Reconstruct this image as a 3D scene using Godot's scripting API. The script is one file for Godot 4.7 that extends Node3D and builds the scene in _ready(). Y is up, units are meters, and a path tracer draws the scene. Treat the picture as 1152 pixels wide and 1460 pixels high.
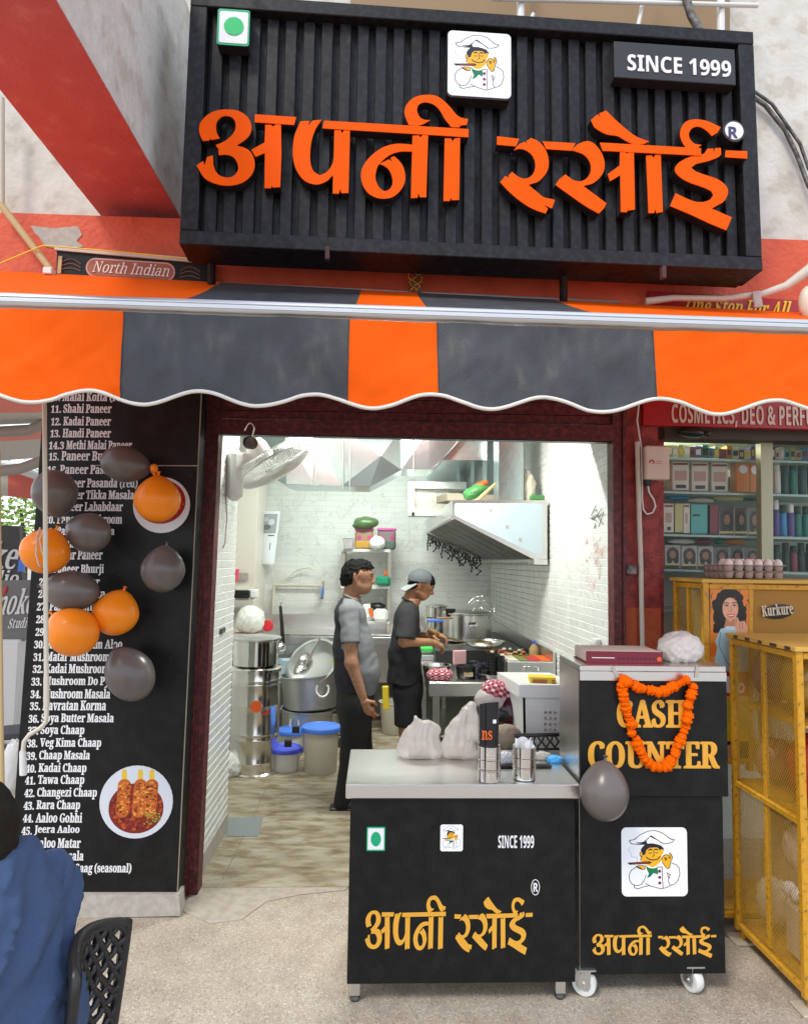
extends Node3D

# ---------- pixels of the photograph to points (a pixel only gives a direction) ----------
const FOCAL := 960.0
const EYE := Vector3(0, 1.65, 0)
var axis_r: Vector3
var axis_u: Vector3
var axis_d: Vector3
var taken := {}
var mats := {}
var rng := RandomNumberGenerator.new()

func lens() -> void:
	axis_d = Vector3(537 - 576, 798 - 730, FOCAL).normalized()
	var u0 := Vector3(200, -13400, FOCAL).normalized()
	axis_u = (u0 - axis_d * u0.dot(axis_d)).normalized()
	axis_r = axis_d.cross(axis_u)

func ray(px: float, py: float) -> Vector3:
	var p := Vector3(px - 576, py - 730, FOCAL)
	return Vector3(p.dot(axis_r), p.dot(axis_u), -p.dot(axis_d))

func at(px: float, py: float, z: float) -> Vector3:      # on the upright plane z metres in front
	var r := ray(px, py)
	return EYE + r * (z / -r.z)

func gnd(px: float, py: float, h := 0.0) -> Vector3:     # on the level plane at height h
	var r := ray(px, py)
	return EYE + r * ((h - EYE.y) / r.y)

func on_plane(px: float, py: float, p0: Vector3, nrm: Vector3) -> Vector3:
	var r := ray(px, py)
	return EYE + r * ((p0 - EYE).dot(nrm) / r.dot(nrm))

# ---------- mesh builder ----------
class MB:
	var v := PackedVector3Array()
	var n := PackedVector3Array()
	var t := PackedVector2Array()
	var c := PackedColorArray()
	var col := Color.WHITE

	func tri(a: Vector3, b: Vector3, d: Vector3, na: Vector3, nb: Vector3, nd: Vector3, ta := Vector2.ZERO, tb := Vector2.ZERO, td := Vector2.ZERO) -> void:
		var g := (d - a).cross(b - a)
		if g.length_squared() < 1e-18:
			return
		if g.dot(na + nb + nd) < 0:
			v.append_array([a, d, b]); n.append_array([na, nd, nb]); t.append_array([ta, td, tb])
		else:
			v.append_array([a, b, d]); n.append_array([na, nb, nd]); t.append_array([ta, tb, td])
		c.append_array([col, col, col])

	func flat(a: Vector3, b: Vector3, d: Vector3, out: Vector3) -> void:
		var g := (b - a).cross(d - a).normalized()
		if g.dot(out) < 0:
			g = -g
		tri(a, b, d, g, g, g)

	func quad(a: Vector3, b: Vector3, d: Vector3, e: Vector3, out: Vector3) -> void:   # uv: a=(0,1) bottom left, b bottom right, d top right, e top left
		var g := (b - a).cross(e - a)
		if g.length_squared() < 1e-16:
			g = (d - b).cross(e - b)
		g = g.normalized()
		if g.dot(out) < 0:
			g = -g
		tri(a, b, d, g, g, g, Vector2(0, 1), Vector2(1, 1), Vector2(1, 0))
		tri(a, d, e, g, g, g, Vector2(0, 1), Vector2(1, 0), Vector2(0, 0))

	func box(o: Vector3, s: Vector3, w := Basis.IDENTITY, bev := 0.0) -> void:
		var h := s * 0.5
		var b: float = min(bev, min(h.x, min(h.y, h.z)) * 0.95)
		var ax := [Vector3.RIGHT, Vector3.UP, Vector3.BACK]
		for k in 3:
			var i: int = (k + 1) % 3
			var j: int = (k + 2) % 3
			for sg in [-1.0, 1.0]:
				var nn: Vector3 = ax[k] * sg
				var ctr: Vector3 = nn * h[k]
				var ui: Vector3 = ax[i] * (h[i] - b)
				var uj: Vector3 = ax[j] * (h[j] - b)
				quad(o + w * (ctr - ui - uj), o + w * (ctr + ui - uj), o + w * (ctr + ui + uj), o + w * (ctr - ui + uj), w * nn)
		if b > 0.0:
			for k in 3:
				var i: int = (k + 1) % 3
				var j: int = (k + 2) % 3
				for si in [-1.0, 1.0]:
					for sj in [-1.0, 1.0]:
						var e: Vector3 = ax[k] * (h[k] - b)
						var p: Vector3 = ax[i] * si * h[i] + ax[j] * sj * (h[j] - b)
						var q: Vector3 = ax[i] * si * (h[i] - b) + ax[j] * sj * h[j]
						quad(o + w * (p - e), o + w * (p + e), o + w * (q + e), o + w * (q - e), w * (ax[i] * si + ax[j] * sj))
			for sx in [-1.0, 1.0]:
				for sy in [-1.0, 1.0]:
					for sz in [-1.0, 1.0]:
						var g := Vector3(sx, sy, sz)
						flat(o + w * (g * Vector3(h.x, h.y - b, h.z - b)), o + w * (g * Vector3(h.x - b, h.y, h.z - b)), o + w * (g * Vector3(h.x - b, h.y - b, h.z)), w * g)

	func lathe(prof: Array, o: Vector3, segs := 24, w := Basis.IDENTITY, squash := Vector2.ONE) -> void:   # prof: Vector2(radius, height) in order
		var m := prof.size()
		var sn := []
		for i in m - 1:
			var d: Vector2 = prof[i + 1] - prof[i]
			sn.append(Vector2(d.y, -d.x).normalized())
		for i in m - 1:
			var n0: Vector2 = sn[i]
			var n1: Vector2 = sn[i]
			if i > 0 and sn[i - 1].dot(sn[i]) > 0.7:
				n0 = (sn[i - 1] + sn[i]).normalized()
			if i < m - 2 and sn[i + 1].dot(sn[i]) > 0.7:
				n1 = (sn[i + 1] + sn[i]).normalized()
			var p0: Vector2 = prof[i]
			var p1: Vector2 = prof[i + 1]
			for k in segs:
				var a0 := TAU * k / segs
				var a1 := TAU * (k + 1) / segs
				var d0 := Vector3(cos(a0) * squash.x, 0, sin(a0) * squash.y)
				var d1 := Vector3(cos(a1) * squash.x, 0, sin(a1) * squash.y)
				var A := o + w * (d0 * p0.x + Vector3.UP * p0.y)
				var B := o + w * (d1 * p0.x + Vector3.UP * p0.y)
				var C := o + w * (d1 * p1.x + Vector3.UP * p1.y)
				var D := o + w * (d0 * p1.x + Vector3.UP * p1.y)
				var u0 := float(k) / segs
				var u1 := float(k + 1) / segs
				var v0 := 1.0 - float(i) / (m - 1)
				var v1 := 1.0 - float(i + 1) / (m - 1)
				var nA := w * (d0 * n0.x + Vector3.UP * n0.y)
				var nB := w * (d1 * n0.x + Vector3.UP * n0.y)
				var nC := w * (d1 * n1.x + Vector3.UP * n1.y)
				var nD := w * (d0 * n1.x + Vector3.UP * n1.y)
				tri(A, B, C, nA, nB, nC, Vector2(u0, v0), Vector2(u1, v0), Vector2(u1, v1))
				tri(A, C, D, nA, nC, nD, Vector2(u0, v0), Vector2(u1, v1), Vector2(u0, v1))

	func tube(pts: Array, r, sides := 8, cap := true, closed := false) -> void:   # r: number or array
		var m := pts.size()
		if m < 2:
			return
		var up := Vector3.UP
		var rings := []
		var norms := []
		var last := Vector3.ZERO
		for i in m:
			var a: Vector3 = pts[(i - 1 + m) % m] if closed else pts[max(i - 1, 0)]
			var b: Vector3 = pts[(i + 1) % m] if closed else pts[min(i + 1, m - 1)]
			var d := (b - a).normalized()
			if last == Vector3.ZERO:
				last = up if abs(d.dot(up)) < 0.9 else Vector3.RIGHT
			var x := (last - d * last.dot(d)).normalized()
			last = x
			var y := d.cross(x)
			var rad: float = r[i] if r is Array else r
			var ring := []
			var nr := []
			for k in sides:
				var an := TAU * k / sides
				var q := x * cos(an) + y * sin(an)
				ring.append(pts[i] + q * rad)
				nr.append(q)
			rings.append(ring); norms.append(nr)
		for i in (m if closed else m - 1):
			var j := (i + 1) % m
			for k in sides:
				var l := (k + 1) % sides
				tri(rings[i][k], rings[i][l], rings[j][l], norms[i][k], norms[i][l], norms[j][l])
				tri(rings[i][k], rings[j][l], rings[j][k], norms[i][k], norms[j][l], norms[j][k])
		if cap and not closed:
			for e in [0, m - 1]:
				var o: Vector3 = pts[e]
				var dd: Vector3 = (pts[0] - pts[1]) if e == 0 else (pts[m - 1] - pts[m - 2])
				for k in sides:
					flat(o, rings[e][k], rings[e][(k + 1) % sides], dd)

	func prism(poly: PackedVector2Array, xf: Transform3D, z0: float, z1: float, back := true) -> void:   # z1 is the front
		var idx := Geometry2D.triangulate_polygon(poly)
		var nf := xf.basis.z
		var lo := poly[0]
		var hi := poly[0]
		for p in poly:
			lo = lo.min(p); hi = hi.max(p)
		var sz := hi - lo
		for k in range(0, idx.size(), 3):
			var P := []
			var T := []
			for q in 3:
				P.append(poly[idx[k + q]])
				T.append(Vector2((P[q].x - lo.x) / sz.x, 1.0 - (P[q].y - lo.y) / sz.y))
			tri(xf * Vector3(P[0].x, P[0].y, z1), xf * Vector3(P[1].x, P[1].y, z1), xf * Vector3(P[2].x, P[2].y, z1), nf, nf, nf, T[0], T[1], T[2])
			if back:
				tri(xf * Vector3(P[0].x, P[0].y, z0), xf * Vector3(P[1].x, P[1].y, z0), xf * Vector3(P[2].x, P[2].y, z0), -nf, -nf, -nf, T[0], T[1], T[2])
		var cw := Geometry2D.is_polygon_clockwise(poly)
		for i in poly.size():
			var a := poly[i]
			var b := poly[(i + 1) % poly.size()]
			var d := b - a
			var o2 := Vector2(d.y, -d.x) * (-1.0 if cw else 1.0)
			quad(xf * Vector3(a.x, a.y, z0), xf * Vector3(b.x, b.y, z0), xf * Vector3(b.x, b.y, z1), xf * Vector3(a.x, a.y, z1), xf.basis * Vector3(o2.x, o2.y, 0))

	func solid(q: Array, depth: Vector3) -> void:        # four corners of a face (bl, br, tr, tl) and the vector to its back
		var ctr: Vector3 = (q[0] + q[1] + q[2] + q[3]) * 0.25
		quad(q[0], q[1], q[2], q[3], -depth)
		quad(q[0] + depth, q[1] + depth, q[2] + depth, q[3] + depth, depth)
		for i in 4:
			var a: Vector3 = q[i]
			var b: Vector3 = q[(i + 1) % 4]
			quad(a, b, b + depth, a + depth, (a + b) * 0.5 - ctr)

	func ball(o: Vector3, rad: Vector3, w := Basis.IDENTITY, seg := 16, rings := 10, bump = null) -> void:
		var P := []
		for i in rings + 1:
			var row := []
			var th := PI * i / rings
			for k in seg:
				var ph := TAU * k / seg
				var d := Vector3(sin(th) * cos(ph), cos(th), sin(th) * sin(ph))
				var f := 1.0
				if bump != null:
					f = bump.call(d)
				row.append(o + w * (d * rad * f))
			P.append(row)
		var N := []
		for i in rings + 1:
			var row := []
			for k in seg:
				var du: Vector3 = P[i][(k + 1) % seg] - P[i][(k - 1 + seg) % seg]
				var dv: Vector3 = P[min(i + 1, rings)][k] - P[max(i - 1, 0)][k]
				var nn := du.cross(dv)
				var ref: Vector3 = P[i][k] - o
				if nn.length_squared() < 1e-14 or i == 0 or i == rings:
					nn = ref
				if nn.dot(ref) < 0:
					nn = -nn
				row.append(nn.normalized())
			N.append(row)
		for i in rings:
			for k in seg:
				var l := (k + 1) % seg
				var u0 := float(k) / seg
				var u1 := float(k + 1) / seg
				var v0 := float(i) / rings
				var v1 := float(i + 1) / rings
				tri(P[i][k], P[i][l], P[i + 1][l], N[i][k], N[i][l], N[i + 1][l], Vector2(u0, v0), Vector2(u1, v0), Vector2(u1, v1))
				tri(P[i][k], P[i + 1][l], P[i + 1][k], N[i][k], N[i + 1][l], N[i + 1][k], Vector2(u0, v0), Vector2(u1, v1), Vector2(u0, v1))

	func grid(f: Callable, nu: int, nv: int, out: Vector3) -> void:    # f(u, v) -> point; one smooth sheet
		var P := []
		for i in nu + 1:
			var row := []
			for j in nv + 1:
				row.append(f.call(float(i) / nu, float(j) / nv))
			P.append(row)
		var N := []
		for i in nu + 1:
			var row := []
			for j in nv + 1:
				var nn: Vector3 = (P[min(i + 1, nu)][j] - P[max(i - 1, 0)][j]).cross(P[i][min(j + 1, nv)] - P[i][max(j - 1, 0)]).normalized()
				row.append(nn)
			N.append(row)
		var flip: float = -1.0 if N[nu / 2][nv / 2].dot(out) < 0 else 1.0
		for i in nu:
			for j in nv:
				var u0 := float(i) / nu
				var u1 := float(i + 1) / nu
				var v0 := 1.0 - float(j) / nv
				var v1 := 1.0 - float(j + 1) / nv
				tri(P[i][j], P[i + 1][j], P[i + 1][j + 1], N[i][j] * flip, N[i + 1][j] * flip, N[i + 1][j + 1] * flip, Vector2(u0, v0), Vector2(u1, v0), Vector2(u1, v1))
				tri(P[i][j], P[i + 1][j + 1], P[i][j + 1], N[i][j] * flip, N[i + 1][j + 1] * flip, N[i][j + 1] * flip, Vector2(u0, v0), Vector2(u1, v1), Vector2(u0, v1))

	func mesh(shift := Vector3.ZERO) -> ArrayMesh:
		var a := []
		a.resize(Mesh.ARRAY_MAX)
		if shift != Vector3.ZERO:
			for i in v.size():
				v[i] += shift
		a[Mesh.ARRAY_VERTEX] = v
		a[Mesh.ARRAY_NORMAL] = n
		a[Mesh.ARRAY_TEX_UV] = t
		a[Mesh.ARRAY_COLOR] = c
		var m := ArrayMesh.new()
		m.add_surface_from_arrays(Mesh.PRIMITIVE_TRIANGLES, a)
		return m

# ---------- smooth bodies: tapered capsules joined with a smooth minimum, meshed as surface nets ----------
class Field:
	var o: Vector3
	var cell: float
	var nx: int
	var ny: int
	var nz: int
	var d := PackedFloat32Array()
	func _init(lo: Vector3, hi: Vector3, size: float) -> void:
		o = lo; cell = size
		nx = int((hi.x - lo.x) / size) + 2
		ny = int((hi.y - lo.y) / size) + 2
		nz = int((hi.z - lo.z) / size) + 2
		d.resize(nx * ny * nz)
		d.fill(1.0)
	func bone(a: Vector3, b: Vector3, ra: float, rb: float, k := 0.03, wide := Vector3.ONE) -> void:   # wide > 1 stretches that axis about the bone
		var mx: float = max(ra, rb)
		var m := wide * mx + Vector3.ONE * (k + 2.0 * cell)
		var lo := (a.min(b) - m - o) / cell
		var hi := (a.max(b) + m - o) / cell
		var ab := b - a
		var inv := Vector3.ONE / wide
		var abl: float = max((ab * inv).length_squared(), 1e-9)
		var wmin: float = min(wide.x, min(wide.y, wide.z))
		for i in range(max(0, int(lo.x)), min(nx, int(hi.x) + 2)):
			for j in range(max(0, int(lo.y)), min(ny, int(hi.y) + 2)):
				var at0 := (i * ny + j) * nz
				for l in range(max(0, int(lo.z)), min(nz, int(hi.z) + 2)):
					var p := (o + Vector3(i, j, l) * cell - a) * inv
					var q := ab * inv
					var s: float = clamp(p.dot(q) / abl, 0.0, 1.0)
					var e: float = ((p - q * s).length() - (ra + (rb - ra) * s)) * wmin
					var f := d[at0 + l]
					var h: float = max(k - abs(e - f), 0.0) / k
					d[at0 + l] = min(e, f) - h * h * k * 0.25
	func carve(a: Vector3, b: Vector3, ra: float, rb: float) -> void:
		var m: Vector3 = Vector3.ONE * (maxf(ra, rb) + 2.0 * cell)
		var lo := (a.min(b) - m - o) / cell
		var hi := (a.max(b) + m - o) / cell
		var ab := b - a
		var abl: float = max(ab.length_squared(), 1e-9)
		for i in range(max(0, int(lo.x)), min(nx, int(hi.x) + 2)):
			for j in range(max(0, int(lo.y)), min(ny, int(hi.y) + 2)):
				for l in range(max(0, int(lo.z)), min(nz, int(hi.z) + 2)):
					var p := o + Vector3(i, j, l) * cell - a
					var s: float = clamp(p.dot(ab) / abl, 0.0, 1.0)
					var e: float = (p - ab * s).length() - (ra + (rb - ra) * s)
					var x := (i * ny + j) * nz + l
					d[x] = max(d[x], -e)
	func shape(f: Callable, band := 0.05) -> void:      # f(p, d) -> new d, only near the surface
		for i in nx:
			for j in ny:
				for l in nz:
					var x := (i * ny + j) * nz + l
					if abs(d[x]) < band:
						d[x] = f.call(o + Vector3(i, j, l) * cell, d[x])
	func cut(p0: Vector3, nrm: Vector3, lo := Vector3(-9, -9, -9), hi := Vector3(9, 9, 9)) -> void:   # removes the side that nrm points to
		for i in nx:
			for j in ny:
				for l in nz:
					var p := o + Vector3(i, j, l) * cell
					if p.x < lo.x or p.y < lo.y or p.z < lo.z or p.x > hi.x or p.y > hi.y or p.z > hi.z:
						continue
					var x := (i * ny + j) * nz + l
					d[x] = max(d[x], (p - p0).dot(nrm))
	func into(mb: MB, xf := Transform3D.IDENTITY, paint = null) -> void:
		var idx := {}
		var pos := PackedVector3Array()
		var nor := PackedVector3Array()
		var off := [0, 1, nz, nz + 1, ny * nz, ny * nz + 1, ny * nz + nz, ny * nz + nz + 1]
		var co := [Vector3(0, 0, 0), Vector3(0, 0, 1), Vector3(0, 1, 0), Vector3(0, 1, 1), Vector3(1, 0, 0), Vector3(1, 0, 1), Vector3(1, 1, 0), Vector3(1, 1, 1)]
		var ed := [[0, 1], [2, 3], [4, 5], [6, 7], [0, 2], [1, 3], [4, 6], [5, 7], [0, 4], [1, 5], [2, 6], [3, 7]]
		for i in nx - 1:
			for j in ny - 1:
				for l in nz - 1:
					var x := (i * ny + j) * nz + l
					if abs(d[x]) > cell * 3.0:
						continue
					var w := [d[x], d[x + off[1]], d[x + off[2]], d[x + off[3]], d[x + off[4]], d[x + off[5]], d[x + off[6]], d[x + off[7]]]
					var neg := 0
					for q in 8:
						if w[q] < 0.0:
							neg += 1
					if neg == 0 or neg == 8:
						continue
					var s := Vector3.ZERO
					var cnt := 0
					for e in ed:
						var a: float = w[e[0]]
						var b: float = w[e[1]]
						if (a < 0.0) != (b < 0.0):
							s += co[e[0]].lerp(co[e[1]], a / (a - b))
							cnt += 1
					s /= cnt
					var g := Vector3(w[4] + w[5] + w[6] + w[7] - w[0] - w[1] - w[2] - w[3], w[2] + w[3] + w[6] + w[7] - w[0] - w[1] - w[4] - w[5], w[1] + w[3] + w[5] + w[7] - w[0] - w[2] - w[4] - w[6])
					idx[x] = pos.size()
					pos.append(o + (Vector3(i, j, l) + s) * cell)
					nor.append(g.normalized())
		var st := [ny * nz, nz, 1]
		var quads := []
		var acc := PackedVector3Array()
		acc.resize(pos.size())
		for x in idx:
			var i: int = x / (ny * nz)
			var j: int = (x / nz) % ny
			var l: int = x % nz
			for ax in 3:
				if (ax == 0 and (j == 0 or l == 0)) or (ax == 1 and (i == 0 or l == 0)) or (ax == 2 and (i == 0 or j == 0)):
					continue
				if (d[x] < 0.0) == (d[x + st[ax]] < 0.0):
					continue
				var u: int = st[(ax + 1) % 3]
				var vv: int = st[(ax + 2) % 3]
				if not (idx.has(x - u) and idx.has(x - vv) and idx.has(x - u - vv)):
					continue
				var q := [idx[x], idx[x - u], idx[x - u - vv], idx[x - vv]]
				quads.append(q)
				var fn: Vector3 = (pos[q[2]] - pos[q[0]]).cross(pos[q[3]] - pos[q[1]])
				if fn.dot(nor[q[0]]) < 0.0:
					fn = -fn
				for e in q:
					acc[e] += fn
		for q in quads:
			for tr in [[0, 1, 2], [0, 2, 3]]:
				if paint != null:
					mb.col = paint.call((pos[q[tr[0]]] + pos[q[tr[1]]] + pos[q[tr[2]]]) / 3.0)
					if mb.col.a == 0.0:              # belongs to another panel
						continue
				mb.tri(xf * pos[q[tr[0]]], xf * pos[q[tr[1]]], xf * pos[q[tr[2]]], (xf.basis * acc[q[tr[0]]]).normalized(), (xf.basis * acc[q[tr[1]]]).normalized(), (xf.basis * acc[q[tr[2]]]).normalized())

# ---------- naming and adding ----------
func numbered(called: String) -> String:
	var k: int = taken.get(called, 0)
	taken[called] = k + 1
	return called if k == 0 else "%s_%03d" % [called, k]

func thing(called: String, label: String, category: String, base := Vector3.ZERO, group := "") -> Node3D:
	var o := Node3D.new()
	o.name = numbered(called)
	add_child(o, true)
	o.position = base
	o.set_meta("label", label)
	o.set_meta("category", category)
	if group:
		o.set_meta("group", group)
	return o

func wpos(o: Node) -> Vector3:
	var p := Vector3.ZERO
	while o is Node3D and o != self:
		p += o.position
		o = o.get_parent()
	return p

func part(parent: Node3D, called: String, mb: MB, m: Material, label := "") -> MeshInstance3D:   # mb is in world metres
	var o := MeshInstance3D.new()
	o.name = called
	o.mesh = mb.mesh(-wpos(parent) if parent != self else Vector3.ZERO)
	o.material_override = m
	parent.add_child(o, true)
	if label:
		o.set_meta("label", label)
	return o

func single(called: String, mb: MB, m: Material, label: String, category: String, group := "") -> MeshInstance3D:
	var o := part(self, numbered(called), mb, m)
	o.set_meta("label", label)
	o.set_meta("category", category)
	if group:
		o.set_meta("group", group)
	return o

func setting(called: String, mb: MB, m: Material) -> MeshInstance3D:
	var o := part(self, called, mb, m)
	o.set_meta("kind", "structure")
	return o

func copy(o: Node3D, where: Vector3, label := "", turn := 0.0) -> Node3D:
	var r := o.duplicate()
	var base: String = o.name
	r.name = numbered(base)
	add_child(r, true)
	r.position = where
	r.rotation.y = turn
	if label:
		r.set_meta("label", label)
	return r

# ---------- materials ----------
func lin(r: float, g: float, b: float) -> Color:
	return Color(r, g, b).linear_to_srgb()

func mat(key: String, col: Color, rough := 0.7, metal := 0.0, spec := 0.5) -> StandardMaterial3D:
	if mats.has(key):
		return mats[key]
	var m := StandardMaterial3D.new()
	m.resource_name = key
	m.albedo_color = col
	m.roughness = rough
	m.metallic = metal
	m.metallic_specular = spec
	mats[key] = m
	return m

func noise_tex(sd: int, freq: float, stops: Array, cols: Array, size := 512, oct := 4, normal := 0.0, kind := FastNoiseLite.TYPE_SIMPLEX_SMOOTH) -> NoiseTexture2D:
	var f := FastNoiseLite.new()
	f.seed = sd
	f.frequency = freq
	f.noise_type = kind
	f.fractal_octaves = oct
	var t := NoiseTexture2D.new()
	t.width = size; t.height = size
	t.seamless = true
	t.noise = f
	if normal > 0.0:
		t.as_normal_map = true
		t.bump_strength = normal
	else:
		var g := Gradient.new()
		g.offsets = PackedFloat32Array(stops)
		g.colors = PackedColorArray(cols)
		t.color_ramp = g
	return t

func tex_mat(key: String, tex: Texture2D, scale: float, rough := 0.8, metal := 0.0, norm: Texture2D = null, nstr := 1.0, world := true) -> StandardMaterial3D:
	var m := mat(key, Color.WHITE, rough, metal)
	m.albedo_texture = tex
	m.uv1_triplanar = true
	m.uv1_world_triplanar = world
	m.uv1_scale = Vector3.ONE * scale
	if norm:
		m.normal_enabled = true
		m.normal_texture = norm
		m.normal_scale = nstr
	return m

func relief(m: StandardMaterial3D, norm: Texture2D, nstr: float, scale := 0.0) -> StandardMaterial3D:
	m.normal_enabled = true
	m.normal_texture = norm
	m.normal_scale = nstr
	if scale > 0.0:
		m.uv1_triplanar = true
		m.uv1_scale = Vector3.ONE * scale
	return m

# ---------- lettering and print ----------
func font(serif := false, bold := true, italic := false) -> Font:
	var f := SystemFont.new()
	f.font_names = PackedStringArray(["Droid Serif" if serif else "Droid Sans"])
	f.font_weight = 700 if bold else 400
	f.font_italic = italic
	return f

# writes text with its bottom left at o, along ux, up along uy, fitted to width w and (capital) height h; faces ux x uy
func write(parent: Node3D, text: String, f: Font, m: Material, o: Vector3, ux: Vector3, uy: Vector3, w: float, h: float, depth := 0.002, called := "lettering", slant := 0.0, fat := 0.0) -> MeshInstance3D:
	var tm := TextMesh.new()
	tm.text = text
	tm.font = f
	tm.font_size = 48
	tm.pixel_size = 0.01
	tm.depth = 0.1
	tm.curve_step = 3.0
	tm.horizontal_alignment = HORIZONTAL_ALIGNMENT_LEFT
	var bb := tm.get_aabb()
	var n := MeshInstance3D.new()
	n.name = called
	n.mesh = tm
	n.material_override = m
	var sx := w / bb.size.x
	var sy := h / bb.size.y
	var sz := depth / 0.1
	var uz := ux.cross(uy).normalized()
	var b := Basis(ux.normalized() * sx, uy.normalized() * sy + ux.normalized() * sy * slant, uz * sz)
	n.transform = Transform3D(b, o - wpos(parent) - b * Vector3(bb.position.x, bb.position.y, bb.position.z))
	if fat > 0.0:                                        # a heavier face: the outline again, shifted a little and slightly proud
		var st := SurfaceTool.new()
		for k in 3:
			st.append_from(tm, 0, Transform3D(Basis.IDENTITY, Vector3([0.0, fat / sx, fat * 0.5 / sx][k], [0.0, 0.0, fat * 0.4 / sy][k], 0.03 * k)))
		n.mesh = st.commit()
	parent.add_child(n, true)
	return n

class Print:
	var im: Image
	var w: int
	var h: int
	func _init(ww: int, hh: int, bg: Color) -> void:
		w = ww; h = hh
		im = Image.create(w, h, false, Image.FORMAT_RGBA8)
		im.fill(bg)
	func poly(pts: Array, c: Color, s := 1.0, off := Vector2.ZERO) -> void:
		var P := PackedVector2Array()
		for i in range(0, pts.size(), 2):
			P.append(Vector2(pts[i], pts[i + 1]) * s + off)
		var lo := 1e9
		var hi := -1e9
		for p in P:
			lo = min(lo, p.y); hi = max(hi, p.y)
		for y in range(max(0, int(lo)), min(h, int(hi) + 1)):
			var xs := []
			for i in P.size():
				var a := P[i]
				var b := P[(i + 1) % P.size()]
				if (a.y <= y + 0.5) != (b.y <= y + 0.5):
					xs.append(a.x + (y + 0.5 - a.y) / (b.y - a.y) * (b.x - a.x))
			xs.sort()
			for k in range(0, xs.size() - 1, 2):
				for x in range(max(0, int(xs[k] + 0.5)), min(w, int(xs[k + 1] + 0.5))):
					im.set_pixel(x, y, c)
	func oval(cx: float, cy: float, rx: float, ry: float, c: Color) -> void:
		for y in range(max(0, int(cy - ry)), min(h, int(cy + ry) + 1)):
			for x in range(max(0, int(cx - rx)), min(w, int(cx + rx) + 1)):
				if pow((x - cx) / rx, 2) + pow((y - cy) / ry, 2) <= 1.0:
					im.set_pixel(x, y, c)
	func stroke(pts: Array, r: float, c: Color, s := 1.0, off := Vector2.ZERO) -> void:
		for i in range(0, pts.size() - 2, 2):
			var a := Vector2(pts[i], pts[i + 1]) * s + off
			var b := Vector2(pts[i + 2], pts[i + 3]) * s + off
			var st: int = max(1, int(a.distance_to(b) / (r * 0.6)))
			for k in st + 1:
				var p := a.lerp(b, float(k) / st)
				oval(p.x, p.y, r, r, c)
	func box(x: int, y: int, ww: int, hh: int, c: Color) -> void:
		im.fill_rect(Rect2i(x, y, ww, hh), c)
	func tex() -> ImageTexture:
		return ImageTexture.create_from_image(im)

func print_mat(key: String, p: Print, rough := 0.45) -> StandardMaterial3D:
	var m := mat(key, Color.WHITE, rough)
	m.albedo_texture = p.tex()
	return m

func _ready() -> void:
	rng.seed = 7
	lens()
	# camera
	var cam := Camera3D.new()
	cam.name = "camera"
	cam.fov = rad_to_deg(2.0 * atan(730.0 / FOCAL))
	cam.far = 400.0
	cam.near = 0.05
	add_child(cam)
	cam.transform = Transform3D(Basis(Vector3(axis_r.x, axis_u.x, -axis_d.x), -Vector3(axis_r.y, axis_u.y, -axis_d.y), -Vector3(axis_r.z, axis_u.z, -axis_d.z)), EYE)
	# sky: bright hazy overcast
	var env := Environment.new()
	var sky := Sky.new()
	var sm := ProceduralSkyMaterial.new()
	sm.sky_top_color = Color(0.80, 0.86, 0.95)
	sm.sky_horizon_color = Color(0.96, 0.97, 0.98)
	sm.ground_bottom_color = Color(0.42, 0.40, 0.37)
	sm.ground_horizon_color = Color(0.75, 0.74, 0.72)
	sm.sky_curve = 0.2
	sm.sky_energy_multiplier = 1.0
	sky.sky_material = sm
	env.sky = sky
	env.background_mode = Environment.BG_SKY
	env.background_energy_multiplier = 1.0
	env.tonemap_mode = Environment.TONE_MAPPER_LINEAR
	env.tonemap_exposure = 1.9
	env.sdfgi_enabled = true
	env.ssao_enabled = true
	env.ssil_enabled = true
	var we := WorldEnvironment.new()
	we.name = "surroundings"
	we.environment = env
	add_child(we)
	var sun := DirectionalLight3D.new()
	sun.name = "sun"
	sun.light_energy = 0.35
	sun.light_angular_distance = 14.0
	sun.light_color = Color(1.0, 0.97, 0.92)
	sun.shadow_enabled = true
	add_child(sun)
	sun.look_at_from_position(Vector3(-3.0, 6.0, 4.0), Vector3.ZERO)
	build_materials()
	build_setting()
	build_sign()
	build_awning()
	build_menu_board()
	build_neighbour()
	build_kitchen()
	build_kitchen_goods()
	build_counters()
	build_racks()
	build_street()
	build_people()
	print("done")

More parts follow.
